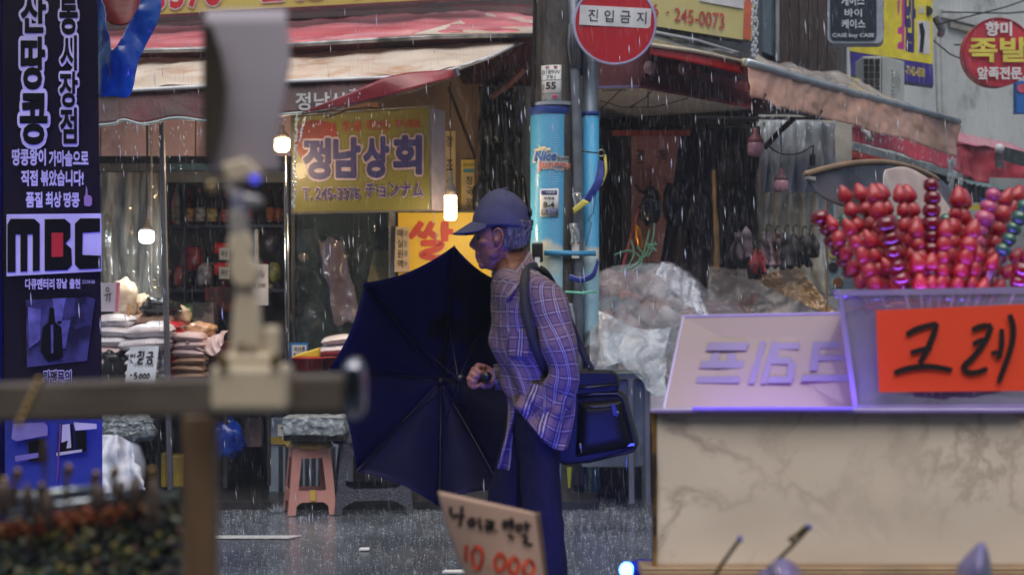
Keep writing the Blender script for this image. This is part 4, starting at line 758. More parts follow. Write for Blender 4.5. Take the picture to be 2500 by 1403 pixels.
for wi, pts in enumerate(([(1465, 268), (1500, 235), (1520, 215)], [(1465, 246), (1520, 262), (1600, 262), (1680, 240)], [(1535, 264), (1575, 240), (1592, 220)], [(1582, 214), (1582, 262)], [(1470, 222), (1530, 219)])):
    mb = MB(); mb.tube([P(x, y, 11.9) for x, y in pts], .004, 5); tag(mb.build('ceiling_wire', m_cable), 'thin black wire under the pale canvas ceiling, '+wl[wi], 'wire', 'wires under the canvas ceiling')
# board with faint writing, mesh, wood panels, curtains
bd = thing('old_board', 'reddish brown board with faded Korean columns behind rain in the corner shop', 'board', P(1600, 660, 12.9))
part('panel', M('faded_red_board', (186, 134, 128), .7, c2=(160, 112, 108), scale=2, dirt=(126, 90, 90)), bd, lambda b: b.prism([P(1542, 322, 12.9), P(1662, 318, 12.9), P(1640, 470, 12.9), P(1612, 640, 12.9), P(1542, 640, 12.9)], (0, .03, 0)))
part('top_rail', M('brick_red_rail', (166, 66, 50), .6), bd, lambda b: pbox(b, 1495, 318, 1685, 331, 12.85, .04))
for s, x0, y0, x1, y1 in (('금연', 1552, 364, 1572, 400), ('구역', 1604, 364, 1626, 400)): ptext(bd, s, x0, y0, x1, y1, 12.895, M('faded_ink', (70, 50, 54), .8, bump=0), .02)
gr = MB()
for y in range(410, 640, 9): gr.tube([P(1542, y, 12.87), P(1600, y+2, 12.87)], .003, 4)
for x in range(1546, 1600, 9): gr.tube([P(x, 405, 12.87), P(x, 640, 12.87)], .003, 4)
gr.build('wire_grid', M('pinkish_wire', (150, 110, 104), .5), bd)
mb = MB(); pbox(mb, 1518, 300, 1540, 690, 13.0, .05); tag(mb.build('timber_post', M('dark_blue_timber', (62, 58, 72), .7, c2=(40, 38, 48), scale=3, stretch=(8, 8, .6))), 'dark bluish timber post left of the faded red board', 'post')
mb = MB(); pbox(mb, 1468, 330, 1512, 690, 13.2, .05); tag(mb.build('timber_board', M('dark_brown_board', (58, 44, 36), .8, c2=(34, 28, 26), scale=3, stretch=(8, 8, .5))), 'dark brown upright board just right of the blue steel post', 'board')
mb = MB(); pbox(mb, 1480, 480, 1482, 580, 13.15, .02); o = mb
hang('dark_curtain', 'dark purple hanging curtain in the middle of the corner shop', 'curtain', [(1660, 318), (1740, 316), (1850, 312)], [(1600, 700), (1740, 705), (1850, 700)], 13.1, 13.0, M('dark_plum_curtain', (92, 84, 96), .6, c2=(46, 42, 52), scale=4, stretch=(7, 7, .5), bump=.4), wr=.05, fr=3, amp=.06, k=7)
hang('black_net_curtain', 'black netting hanging at the right end of the corner shop front', 'curtain', [(1755, 318), (1800, 312), (1852, 310)], [(1756, 690), (1800, 700), (1848, 690)], 12.3, 12.2, M('black_net', (24, 26, 30), .8, c2=(8, 10, 12), scale=60, bump=.5), wr=.03, amp=.03)
hang('yellow_strap', 'long ochre strap hanging down the dark netting', 'strap', [(1739, 415), (1749, 415)], [(1744, 660), (1758, 660)], 12.15, 12.1, M('ochre_strap', (150, 116, 62), .6, c2=(110, 84, 44), scale=6), wr=.01, nu=4, amp=.004)
hbag = lump('hanging_bag', 'black plastic bag hanging by two stretched handles on the faded red board', 'bag', 1590, 505, 50, 90, 12.6, m_bkb, seed=14, amp=.4)
mb = MB(); mb.tube([P(1549, 450, 12.6), P(1562, 466, 12.6), P(1575, 472, 12.6)], .012, 6); mb.tube([P(1575, 472, 12.6), P(1583, 455, 12.6), P(1588, 444, 12.6)], .012, 6); mb.build('bag_handle', m_black, hbag, smooth=True)
for i, (x, y, w, h) in enumerate(((1650, 500, 60, 100), (1700, 520, 60, 110))): lump('hanging_bag', 'dark bag hanging %s of the black bag on the red board' % ('just right', 'further right')[i], 'bag', x, y, w, h, 12.85, M('dark_bag', (46, 42, 50), .4, bump=.8, bs=10), seed=15+i, amp=.4)
mb = MB(); mb.lathe([(.0, 0), (.035, 0), (.037, .03), (.03, .16), (.02, .2), (0, .2)], P(1566, 612, 12.2), 14, axis=(-.2, 0, 1)); tag(mb.build('golden_can', M('amber_can', (196, 130, 30), .15, metal=.6, c2=(120, 70, 14), bump=.3), smooth=True), 'small golden can on the plastic-covered pile', 'can')
ms = M('pale_green_cord', (96, 156, 132), .5)
for i, pts in enumerate(([(1598, 545), (1592, 590), (1560, 640), (1500, 666)], [(1540, 585), (1548, 620), (1530, 655)], [(1606, 596), (1578, 600), (1604, 612), (1575, 590)], [(1500, 622), (1540, 612), (1568, 640), (1530, 668)], [(1586, 560), (1570, 620), (1545, 650)], [(1555, 600), (1580, 625), (1600, 590)])):
    mb = MB(); mb.tube([P(*[*cr(pts, t/14), 11.9]) for t in range(15)], .007, 5); tag(mb.build('green_twine', ms), 'pale green plastic cord over the covered pile, '+['longest one reaching down left', 'short curved one at the left', 'looped one at the right', 'lowest curling one', 'nearly straight one', 'small arc by the golden can'][i], 'cord', 'green cords on the covered pile')
mb = MB(); mb.tube([P(1560, 510, 12.4), P(1535, 600, 12.2), P(1518, 660, 12)], .015, 5); tag(mb.build('red_twine', M('dull_red_cord', (140, 54, 58), .6)), 'dull red cord running down to the covered pile', 'cord')
# left awning edge of the corner shop
ra = thing('red_awning', 'thin bright red awning edge with cream lip on the corner shop', 'awning', P(1700, 150, 11.4))
m_bred = M('bright_red_canvas', (206, 40, 38), .35, c2=(188, 32, 32), bump=.2, coat=.3)
sheet(strip([(1586, 113, 11.0), (1700, 130, 11.35), (1822, 158, 11.75)], [(1586, 134, 11.0), (1700, 156, 11.35), (1816, 184, 11.75)], 11, 11), 30, 4, 'valance', m_bred, ra, wr=.004)
mb = MB(); mb.tube([P(1586, 110, 10.98), P(1700, 126, 11.33), P(1822, 153, 11.73)], .015, 8); mb.build('lip', M('cream_lip', (214, 200, 176), .3), ra, smooth=True)
mb = MB(); mb.ball(P(1817, 154, 11.7), (.03, .03, .035), 10); mb.build('end_cap', M('yellowed_cap', (206, 190, 140), .4), ra, smooth=True)
sheet(strip([(1560, 60, 12.0), (1840, 128, 12.9)], [(1586, 108, 11.0), (1822, 152, 11.75)], 12, 11), 20, 8, 'canopy', M('black_wet_canopy', (60, 62, 68), .12, c2=(26, 28, 32), scale=9, coat=.8, bump=.4, dirt=(140, 146, 150), ds=9), ra, wr=.01)
mb = MB(); mb.tube([P(1585, 78, 11.6), P(1700, 100, 12.0), P(1900, 160, 12.9), P(2000, 186, 13.3)], .016, 8); mb.build('upper_rail', M('pale_grey_rail', (164, 168, 170), .4), ra, smooth=True)
s2, q2 = qsign('phone_sign', 'yellow shop sign with red phone digits at the upper right of the round red sign', [(1570, -120, 12.0), (1846, -90, 12.55), (1836, 101, 12.55), (1570, 60, 12.0)], 0, M('pale_yellow_signboard', (206, 198, 140), .45, c2=(210, 198, 128), scale=1, bump=0, dirt=(190, 180, 140)), m_alu)
m_sgr = M('faded_red_letters', (200, 72, 76), .5, bump=0)
def qpx(x0, yl0, yl1, x1, yr0, yr1, D0=12.0, D1=12.55):
    f = lambda x: lerp(D0, D1, (x-1570)/270)-.012
    return [P(x0, yl0, f(x0)), P(x1, yr0, f(x1)), P(x1, yr1, f(x1)), P(x0, yl1, f(x0))]
text(s2, '245-0073', qpx(1646, 20, 52, 1768, 34, 73), m_sgr, .01, .004); text(s2, '6', qpx(1592, 8, 40, 1607, 10, 42), m_sgr, .01, .004); text(s2, '·', qpx(1626, 28, 34, 1633, 29, 35), m_sgr, .01, .004)
mb = MB(); mb.prism([p+Vector((0, -.005, 0)) for p in qpx(1710, -40, 4, 1815, -20, 22)], (0, .01, 0)); mb.build('white_panel', m_white, s2)
mb = MB(); mb.prism([p+Vector((0, -.004, 0)) for p in [P(1822, -90, 12.5), P(1838, -90, 12.53), P(1833, 98, 12.53), P(1814, 95, 12.5)]], (0, .005, 0)); mb.build('orange_edge', M('orange_edge', (220, 110, 80), .5, bump=0), s2)
part('back_wall_upper', M('dark_grey_upper_wall', (78, 84, 92), .7, c2=(52, 56, 64)), cs, lambda b: b.prism([P(1440, -300, 12.3), P(1845, -300, 13.2), P(1845, 130, 13.2), P(1440, 100, 12.3)], (.1, .3, 0)))
# --- beige awning going down the side street
ba = thing('beige_awning', 'long beige wet awning sloping down the side street with torn lower edge', 'awning', P(2050, 380, 12))
m_beige = M('wet_beige_canvas', (250, 212, 190), .3, c2=(238, 198, 174), tl=.42, scale=1.6, bump=.3, bs=6, coat=.4, dirt=(214, 172, 150))
bt = [(1824, 158, 10.5), (1950, 196, 11.1), (2080, 232, 11.9), (2210, 266, 12.8), (2340, 303, 13.9)]
bbot = [(1828, 236, 10.45), (1870, 248, 10.7), (1900, 262, 10.8), (1960, 274, 11.1), (2010, 288, 11.45), (2080, 305, 11.85), (2150, 328, 12.3), (2210, 340, 12.75), (2270, 362, 13.3), (2335, 384, 13.85)]
sheet(strip(bt, bbot, 11, 11), 110, 14, 'valance', m_beige, ba, wr=.03, fr=3, seed=4, ridge=.5)
mb = MB(); mb.tube([P(x, y-6, d-.01) for x, y, d in bt], .026, 10); mb.build('front_rail', M('wet_aluminium_rail', (176, 186, 190), .3, metal=.4, dirt=130), ba, smooth=True)
sheet(strip([(1850, 138, 11.6), (1950, 165, 12.1), (2080, 188, 12.9), (2120, 214, 13.1), (2200, 250, 13.7), (2340, 292, 14.6)], [(x, y-8, d) for x, y, d in bt], 12, 11), 60, 10, 'canopy', M('wet_cream_canopy', (190, 178, 166), .2, c2=(150, 140, 132), coat=.5, dirt=(130, 130, 130), bump=.4, bs=14), ba, wr=.04, fr=3)
for x, y, d in ((1868, 240, 10.65), (1908, 256, 10.88), (2005, 280, 11.4)):
    mb = MB(); mb.prism([P(x, y-14, d-.03), P(x+4, y-8, d-.03), P(x-6, y+6, d-.03)], (0, .01, 0)); mb.build('tear', m_dark, ba)
mb = MB(); mb.tube([P(1868, 360, 11.6), P(1900, 325, 11.4), P(1935, 292, 11.2)], .02, 8); mb.build('arm', m_black, ba)
sheet(strip([(1824, 165, 10.6), (1960, 205, 11.2), (2120, 250, 12.2)], [(1840, 275, 12.4), (1960, 285, 12.4), (2040, 292, 12.4)], 11, 11), 20, 8, 'underside', m_maroon, ba, wr=.02)
# translucent plastic curtain beneath, pale
hang('plastic_curtain', 'pale translucent plastic curtain hanging under the beige awning', 'curtain', [(1850, 296), (1940, 292), (2040, 300)], [(1848, 720), (1940, 730), (2050, 720)], 12.6, 12.5, M('milky_curtain', (206, 214, 220), .15, c2=(170, 180, 188), alpha=.85, scale=4, stretch=(4, 4, .4), bump=.7, bs=5, coat=.8), wr=.05, fr=3, amp=.035, k=6, nu=60)
part('tiled_wall', M('pale_interior_wall', (196, 194, 184), .5, c2=(170, 168, 160)), cs, lambda b: pbox(b, 1850, 280, 2080, 800, 13.4, .08))
hang('plastic_curtain', 'beige lower plastic sheet behind the hanging dark garments', 'curtain', [(1850, 470), (2000, 470)], [(1850, 730), (2020, 730)], 12.3, 12.2, film('beige_sheet', (196, 190, 170), .55, .2, .5, 5, (4, 4, .5)), wr=.04, amp=.03)
bulb(1845, 348, 318, 42, 36, 11.4, m_glass_off, 'pink unlit bulb at the dark netting edge, left of two', socket=M('pink_socket', (150, 90, 96), .5))
bulb(1907, 440, 300, 36, 30, 11.3, m_glass_off, 'pink unlit bulb hanging before the pale curtain, right of two', socket=M('dusty_socket', (110, 70, 76), .5))
mb = MB(); mb.tube([P(*cr([(1868, 350, 11.4), (1905, 375, 11.4), (1950, 375, 11.4), (1986, 355, 11.4)], i/14)) for i in range(15)], .005, 5); tag(mb.build('sagging_wire', m_cable), 'black wire sagging between the unlit bulbs', 'wire')
mb = MB(); mb.tube([P(1986, 355, 11.4), P(1984, 378, 11.4)], .006, 5); mb.tube([P(1984, 378, 11.4), P(1984, 404, 11.4)], .02, 8); tag(mb.build('empty_lamp_socket', m_cable), 'empty black lamp socket hanging right of the unlit bulbs', 'socket')
# --- parasol behind the skewers
pa = thing('market_parasol', 'low market parasol with dark underside and cream top panel behind the fruit skewers', 'parasol', P(2140, 700, 9.6))
rimU = [(1967, 425, 9.0), (2030, 408, 9.2), (2090, 398, 9.4), (2160, 396, 9.8), (2230, 410, 10.2), (2290, 440, 10.4), (2335, 490, 10.4)]
rimL = [(1967, 432, 9.0), (1990, 470, 9.0), (2040, 500, 9.1), (2110, 520, 9.3), (2180, 545, 9.5), (2250, 560, 9.7), (2330, 560, 9.9)]
m_pdark = M('dark_parasol_underside', (104, 98, 100), .35, c2=(54, 50, 56), scale=2, coat=.3, bump=.2)
sheet(strip(rimU, rimL, 9, 9), 40, 14, 'underside', m_pdark, pa, wr=.03, fr=2)
sheet(strip([(2165, 412, 9.2), (2215, 408, 9.5), (2270, 440, 9.7), (2330, 520, 9.8)], [(2150, 470, 8.95), (2165, 530, 9.0), (2180, 600, 9.1), (2200, 640, 9.2)], 9, 9), 24, 14, 'cream_panel', M('cream_parasol_panel', (206, 190, 178), .35, c2=(190, 160, 146), coat=.3), pa, wr=.02, fr=2)
mb = MB(); mb.tube([P(x, y, d-.03) for x, y, d in [cr(rimU, i/30) for i in range(26)]], .018, 6); mb.build('rim_trim', M('tan_rim', (150, 124, 96), .5), pa, smooth=True)
mb = MB(); mb.tube([P(1968, 424, 9.0), P(1972, 436, 8.98), P(1990, 440, 8.98)], .02, 6); mb.build('rib_tip', M('grey_rib_tip', 120, .5), pa)
mb = MB(); mb.tube([P(2018, 460, 9.4), Vector((P(2018, 460, 9.4).x, 9.4, 0))], .009, 8); mb.build('pole', M('tan_pole', (150, 120, 90), .5), pa)
# --- plastic covered piles
def pile(name, label, outline, D, zb, mat, matin, seed=0, items=26, dep=.5, cols=None):
    """outline: top profile [(px,py)], covered mound from top profile down to row zb"""
    root = thing(name, label, 'covered goods', P((outline[0][0]+outline[-1][0])/2, zb, D+.3))
    xs0, xs1 = outline[0][0], outline[-1][0]
    def fn(u, v):
        x = lerp(xs0, xs1, u); yt = pl(outline, x); y = lerp(yt, zb, v); d = D+dep*(1-v**.6)
        return P(x, y, d)
    sheet(fn, 150, 90, 'plastic_cover', mat, root, wr=.042, fr=1.3, seed=seed, solid=0, ridge=.7)
    sheet(lambda u, v: fn(u, v)+Vector((0, .14, -.03)), 40, 26, 'inner_load', matin, root, wr=.1, fr=3.5, seed=seed+5)
    rnd = random.Random(seed)
    for i in range(items):
        u = rnd.uniform(.03, .97); v = rnd.uniform(.15, .95); c = fn(u, v)+Vector((0, .13, -.02)); w = rnd.uniform(.04, .1)
        mb = MB(); mb.ball(c, (w, w*.7, w*rnd.uniform(.5, 1.1)), 12, pw=.55, amp=.35, fr=2.5, seed=i, rot=Matrix.Rotation(rnd.uniform(-1, 1), 3, 'Y')); mb.build('wrapped_item', rnd.choice(cols), root, smooth=True)
    return root
cc = [M('wrapped_goods', c, .5, c2=tuple(v*.7 for v in c)) for c in ((150, 138, 144), (136, 84, 78), (110, 40, 46), (56, 52, 62), (150, 136, 132), (116, 70, 56), (66, 78, 92), (150, 96, 84), (186, 186, 196))]
m_wrapf = film('clear_wet_wrap', (214, 220, 230), .14, .1, .5, 9, (1, 1, 1), alpha2=.34)
pile('covered_pile', 'mound of goods under wet clear plastic right of the blue poles', [(1440, 660), (1500, 648), (1560, 640), (1640, 640), (1680, 662), (1740, 712), (1800, 748), (1860, 790)], 10.6, 1010, m_wrapf, M('mixed_goods', (120, 98, 100), .7, c2=(70, 52, 56), scale=9, dirt=(160, 148, 150), ds=12), 1, 60, .7, cc)
hang('plastic_sheet', 'bunched whitish plastic sheet hanging over the steel counter corner', 'plastic sheet', [(1462, 760), (1540, 800), (1640, 800)], [(1462, 905), (1540, 905), (1630, 1000)], 10.55, 10.3, film('whitish_sheet', (214, 226, 236), .2, .1, .8, 18, alpha2=.5), wr=.05, fr=1.5, amp=.03, k=2, seed=8, nu=90, nv=90, ridge=.9)
hang('folded_sheet', 'bright crumpled fold on top of the covered mound', 'plastic sheet', [(1620, 640), (1665, 655), (1700, 690)], [(1600, 668), (1665, 730), (1730, 780)], 10.7, 10.5, film('bright_fold', (220, 226, 236), .2, .08, .7, 16, alpha2=.6), wr=.04, fr=2.5, amp=.01, seed=9, nu=80, nv=60, ridge=1)
pile('covered_pile', 'dark mound under grey and golden plastic below the hanging garments', [(1730, 664), (1800, 658), (1880, 655), (1950, 655), (2000, 700), (2060, 770)], 11.3, 1000, film('smoky_wrap', (150, 140, 136), .2, .1, .9, 18, alpha2=.6), M('dark_load', (64, 64, 72), .6, c2=(36, 36, 42), scale=4, dirt=(110, 100, 100)), 3, 18, .6, [cc[3], cc[2], cc[6]])
hang('golden_sheet', 'golden brown shiny plastic flap on the dark covered mound', 'plastic sheet', [(1820, 672), (1900, 660), (1945, 650)], [(1900, 712), (1980, 750), (2050, 780)], 11.1, 11.0, film('golden_film', (186, 146, 96), .5, .12, .9, 9, alpha2=.9), wr=.04, fr=4, amp=.0, seed=10, nu=70, nv=50, ridge=.9)
# garments hanging
m_g = [M('garment', c, .7, c2=tuple(v*.55 for v in c), scale=9) for c in ((88, 72, 84), (56, 56, 62), (130, 110, 120), (150, 40, 48), (66, 60, 60), (110, 84, 84))]
gl = [(1802, 568, 26, 70, 0), (1822, 560, 30, 74, 2), (1838, 590, 24, 90, 1), (1850, 610, 30, 60, 3), (1872, 570, 28, 84, 2), (1895, 574, 28, 80, 5), (1917, 572, 26, 84, 1), (1938, 572, 28, 80, 4), (1960, 576, 30, 74, 1), (1978, 572, 30, 56, 4)]
for i, (x, y, w, h, k) in enumerate(gl):
    D = 10.9+.05*(i % 3)
    hg = thing('hanging_garment', ['grey violet small garment, leftmost on the rail', 'pale mauve garment second from the left on the rail', 'dark garment third from the left on the rail', 'red garment showing below the mauve ones', 'pale mauve garment right of the red one', 'brownish pink garment in the middle of the rail', 'charcoal garment just right of the middle', 'dark brown garment third from the right', 'charcoal garment second from the right', 'dark brown garment at the right end of the rail'][i], 'garment', P(x, y+h, D), 'small garments hanging on hooks')
    sheet(lambda u, v: P(x+lerp(-w/2, w/2, u)*(.55+.45*min(1, v*3))+5*v, y-2+h*v+4*math.sin(u*8+i), D)+Vector((0, .04*math.sin(u*9+i)*v, 0)), 14, 16, 'cloth', m_g[k], hg, wr=.04, fr=7, seed=i, solid=.012)
    mb = MB(); mb.tube([P(*cr([(x, y+2, D), (x-1, y-14, D), (x+5, y-24, D), (x+9, y-18, D)], t/8)) for t in range(9)], .004, 5); mb.build('hook', m_cable, hg)
# steel counter
ct = thing('steel_counter', 'dented stainless steel counter box on thin legs behind the black bag', 'counter', gz(1520, 10.9))
m_ss = M('wet_stainless', (116, 128, 124), .28, c2=(90, 102, 98), metal=.5, scale=3, bump=.2, dirt=(140, 150, 146), ds=3)
part('body', m_ss, ct, lambda b: b.prism([P(1425, 925, 10.4), P(1577, 925, 10.4), P(1590, 1140, 10.4), P(1420, 1140, 10.4)], (0, .6, 0)), bevel=.01)
part('top_rim', m_ss, ct, lambda b: b.prism([P(1418, 908, 10.35), P(1584, 908, 10.35), P(1584, 926, 10.35), P(1418, 926, 10.35)], (0, .7, 0)), bevel=.006)
for x in (1540, 1580): part('leg', M('leg_steel', (130, 132, 150), .3, metal=.5), ct, lambda b: b.tube([P(x, 925, 10.34), P(x+2, 1228, 10.34)], .018, 10))
for x in (1440, 1570): part('rear_leg', m_ss, ct, lambda b: b.tube([P(x, 1140, 10.9), Vector((P(x, 1140, 10.9).x, 10.9, 0))], .018, 8))
mb = MB(); mb.box((.45, 11.0, 0), (1.02, 11.4, .36)); tag(mb.build('dark_crate', m_dark), 'dark crate under the steel counter', 'crate')
mb = MB(); mb.prism([P(1384, 1140, 10.7), P(1396, 1140, 10.7), P(1392, 1190, 10.7), P(1387, 1190, 10.7)], (0, .01, 0)); tag(mb.build('yellow_tag', M('yellow_green_tag', (170, 180, 40), .5)), 'yellow green tag at the foot of the utility pole', 'tag')
# ================= side street behind =================
def building(name, label, pts, mat, dep=(2, 2, 0)):
    r = thing(name, label, 'building', P(*pts[3])); mb = MB(); mb.prism([P(*p) for p in pts], dep); mb.build('wall', mat, r); return r
b1 = building('brown_building', 'dark brown building wall with narrow window left of the black signboard', [(1838, -300, 15.5), (2045, -300, 17), (2045, 330, 17), (1838, 330, 15.5)], M('dark_brown_cladding', (84, 66, 58), .6, c2=(52, 40, 38), scale=3, stretch=(4, 4, .5), dirt=(96, 96, 104), ds=1), (.3, 1, 0))
part('window_pane', M('dark_blue_grey_pane', (84, 100, 112), .1, c2=(60, 74, 84), coat=.6), b1, lambda b: b.prism([P(1846, -200, 15.4), P(1894, -200, 15.75), P(1894, 140, 15.75), P(1846, 120, 15.4)], (0, .04, 0)))
part('window_frame', M('pale_frame', (160, 166, 172), .4), b1, lambda b: b.prism([P(1894, -200, 15.7), P(1903, -200, 15.75), P(1903, 150, 15.75), P(1894, 148, 15.7)], (0, .06, 0)))
for i in range(6): part('cladding_panel', M('brown_cladding', (88-5*(i % 2), 68, 60), .6, c2=(60, 46, 42), stretch=(3, 3, .6)), b1, lambda b: b.prism([P(1905+i*23, -250, 15.85+i*.17-.04), P(1926+i*23, -250, 16.0+i*.17-.04), P(1926+i*23, 320, 16.0+i*.17-.04), P(1905+i*23, 320, 15.85+i*.17-.04)], (0, .02, 0)))
b2 = building('pale_building', 'pale concrete building with upper windows at the far right', [(2040, -500, 19), (2620, -500, 26), (2620, 420, 26), (2040, 420, 19)], M('pale_grey_facade', (214, 218, 212), .7, c2=(194, 198, 194), scale=.8, dirt=(130, 134, 130), ds=1.2), (.5, 2, 0))
def wq(x0, y0, x1, y1, sl=.22, D0=None):
    f = lambda x: 19+(x-2040)/580*7
    return [P(x0, y0, f(x0)-.05), P(x1, y0+(x1-x0)*sl, f(x1)-.05), P(x1, y1+(x1-x0)*sl, f(x1)-.05), P(x0, y1, f(x0)-.05)]
m_wf = M('white_window_frame', (214, 218, 220), .5, bump=0); m_wp = M('blueish_pane', (120, 146, 156), .1, c2=(96, 124, 136), coat=.7, bump=0); m_wp2 = M('green_pane', (110, 160, 150), .15, coat=.5, bump=0)
for x in (2285, 2358, 2418, 2476):
    q = wq(x, -60+(x-2285)*.22, x+54, 14+(x-2285)*.22); n = Vector((.1, -.2, 0)).normalized()*.05
    mb = MB(); mb.prism([p+n for p in q], -n); fr_ = mb.build('window', m_wf, b2)
    for k in (0, 1):
        mb = MB(); mb.prism([p+n*1.5 for p in sub(q, .08+k*.46, .08, .46+k*.46, .95)], -n*.4); mb.build('pane', (m_wp, m_wp2)[(k+int(x)) % 2], fr_)
for (x0, y0, x1, y1, c) in ((2270, 30, 2600, 50, (206, 208, 204)), (2290, 62, 2600, 74, (170, 168, 150))):
    q = wq(x0, y0, x1, y1, .24); n = Vector((.1, -.25, 0)); mb = MB(); mb.prism([p+n for p in q], -n); mb.build('cornice', M('pale_cornice', c, .6), b2)
part('cream_wall_panel', M('cream_wall_panel', (212, 206, 172), .6), b2, lambda b: b.prism([p+Vector((.0, -.06, 0)) for p in wq(2290, 52, 2352, 118, .24)], (0, .05, 0)))
for x in (2300, 2362, 2424, 2470): part('stone_panel', M('stone_panel', (176+x % 17, 184, 182), .7, c2=(158, 166, 166), scale=1), b2, lambda b: b.prism([p+Vector((.0, -.04, 0)) for p in wq(x, 150+(x-2300)*.15, x+56, 290+(x-2300)*.15, .15)], (0, .03, 0)))
for x, y in ((2402, 212), (2446, 216), (2448, 240)):
    part('small_vent', m_dark, b2, lambda b: b.prism([p+Vector((.0, -.09, 0)) for p in wq(x, y, x+16, y+16, .1)], (0, .04, 0)))
for i, x in enumerate((2288, 2300)):
    mb = MB(); mb.tube([P(x, 90, 17.6), P(x+6, 330, 17.6)], .03, 8); tag(mb.build('drain_pipe', M('pale_pipe', (190, 196, 196), .4)), 'pale vertical drain pipe, %s one, right of the yellow sign' % ('left', 'right')[i], 'pipe')
mb = MB(); mb.tube([P(2283, 42, 16.5), P(2300, 72, 16.5), P(2296, 84, 16.6)], .04, 8); tag(mb.build('cable_clump', m_steel), 'dark clump of cables on the pipe by the yellow sign', 'cables')
for i, (a, b_) in enumerate((((2290, 60), (2620, -40)), ((2300, 30), (2620, 20)), ((2330, 110), (2620, 96)), ((2280, 100), (2360, 150)))):
    mb = MB(); mb.tube([P(*a, 16.4), P((a[0]+b_[0])/2, (a[1]+b_[1])/2+8, 16.8), P(*b_, 17.2)], .008, 5); tag(mb.build('overhead_wire', m_cable), 'thin wire across the pale building, '+['steepest rising one', 'upper nearly level one', 'lower nearly level one', 'short falling one'][i], 'wire', 'wires across the pale building')
# signs of the side street
s3 = thing('black_signboard', 'black phone-shaped signboard with pale Korean words and Latin line', 'sign', P(2085, 105, 13.6)); D = 13.6
def rrect(x0, y0, x1, y1, r, D, n=6):
    pts = []
    for cx, cy, a0 in ((x1-r, y1-r, 0), (x0+r, y1-r, 90), (x0+r, y0+r, 180), (x1-r, y0+r, 270)):
        for i in range(n+1): w = R(a0+90*i/n); pts.append(P(cx+r*math.cos(w), cy+r*math.sin(w), D))
    return pts
mb = MB(); mb.prism(rrect(2020, -160, 2156, 106, 16, D), (.05, .2, 0)); mb.build('sign_box', M('pale_grey_sign_rim', (160, 172, 184), .4), s3)
mb = MB(); mb.prism(rrect(2027, -155, 2140, 99, 12, D-.01), (0, .01, 0)); mb.build('sign_face', M('black_sign_face', (34, 44, 54), .3, c2=(26, 34, 44), bump=0), s3)
m_pw = M('pale_blue_letters', (206, 220, 226), .5, bump=0)
for s, x0, y0, x1, y1, bo in (('케이스', 2054, -12, 2110, 15, .02), ('바이', 2062, 22, 2104, 42, .02), ('케이스', 2054, 48, 2112, 70, .02), ('CASE buy CASE', 2032, 82, 2134, 94, .02)): ptext(s3, s, x0, y0, x1, y1, D-.012, m_pw, bo, off=.004)
s4 = thing('yellow_signboard', 'bright yellow signboard with pink and navy rounded letters and navy phone strip', 'sign', P(2180, 210, 15.2)); D = 15.2
def sl(pts, D0=15.2, D1=16.0): return [P(x, y, lerp(D0, D1, (x-2075)/205)) for x, y in pts]
mb = MB(); mb.prism(sl([(2075, -150), (2277, -130), (2277, 157), (2075, 125)]), (.05, .25, 0)); mb.build('yellow_face', M('bright_yellow_sign', (244, 226, 60), .45, bump=0), s4)
mb = MB(); mb.prism([p+Vector((0, -.002, 0)) for p in sl([(2075, 126), (2277, 158), (2279, 208), (2078, 180)])], (.05, .25, 0)); mb.build('navy_strip', M('navy_violet_strip', (70, 52, 150), .45, bump=0), s4)
m_mag = M('magenta_letters', (214, 60, 150), .5, bump=0); m_nv = M('navy_letters', (60, 44, 120), .5, bump=0)
for s, pts, mt in (('김', [(2174, -8), (2206, -4), (2206, 122), (2174, 118)], m_mag), ('밥', [(2208, -4), (2234, -2), (2234, 126), (2208, 122)], m_nv), ('가', [(2150, -10), (2172, -8), (2172, 116), (2150, 114)], m_mag)):
    text(s4, s, sl(pts), mt, .05, .006)
text(s4, '-7142-4550', sl([(2208, 160), (2256, 168), (2256, 190), (2208, 182)]), M('yellow_digits', (230, 210, 90), .5, bump=0), .03, .01)
mb = MB(); mb.prism([p+Vector((0, -.006, 0)) for p in sl([(2240, 50), (2270, 54), (2270, 133), (2240, 130)])], (0, .005, 0)); mb.build('white_panel', m_white, s4)
mb = MB(); mb.prism([p+Vector((0, -.01, 0)) for p in sl([(2243, 60), (2252, 56), (2258, 80), (2253, 130), (2244, 128), (2247, 90)])], (0, .004, 0)); mb.build('dark_silhouette', m_ink, s4)
text(s4, 'Cook', sl([(2240, 12), (2256, 14), (2256, 34), (2240, 32)]), m_white, .05, .008); mb = MB(); mb.lathe([(.05, 0), (.05, .004), (0, .004)], sl([(2264, 28)])[0]+Vector((0, -.01, 0)), 16, axis=(0, -1, 0)); mb.build('emblem', m_ink, s4)
s5 = thing('round_signboard', 'round pinkish red signboard with white and yellow Korean lettering at the right edge', 'sign', P(2437, 214, 13.0)); D = 13.0; c = P(2437, 128, D); rr = 83/F*D
mb = MB(); mb.lathe([(0, 0), (rr, 0), (rr, .14)], c, 48, axis=(.0, 1, 0)); mb.build('sign_box', M('pinkish_red_sign', (204, 58, 74), .4, bump=0), s5, auto=40)
mb = MB(); mb.lathe([(rr*.98, 0), (rr*1.02, 0), (rr*1.02, .02), (rr*.98, .02), (rr*.98, 0)], c+Vector((0, -.008, 0)), 48, axis=(.0, 1, 0)); mb.build('rim', M('dark_pink_rim', (170, 50, 66), .4, bump=0), s5, auto=40)
m_yl = M('yellow_sign_letters', (226, 214, 90), .5, bump=0)
for s, x0, y0, x1, y1, mt, bo in (('향미', 2406, 54, 2470, 88, m_white, .04), ('족발', 2366, 92, 2508, 152, m_yl, .03), ('앞족전문', 2386, 164, 2494, 194, m_white, .04)): ptext(s5, s, x0, y0, x1, y1, D-.025, mt, bo, off=.004)
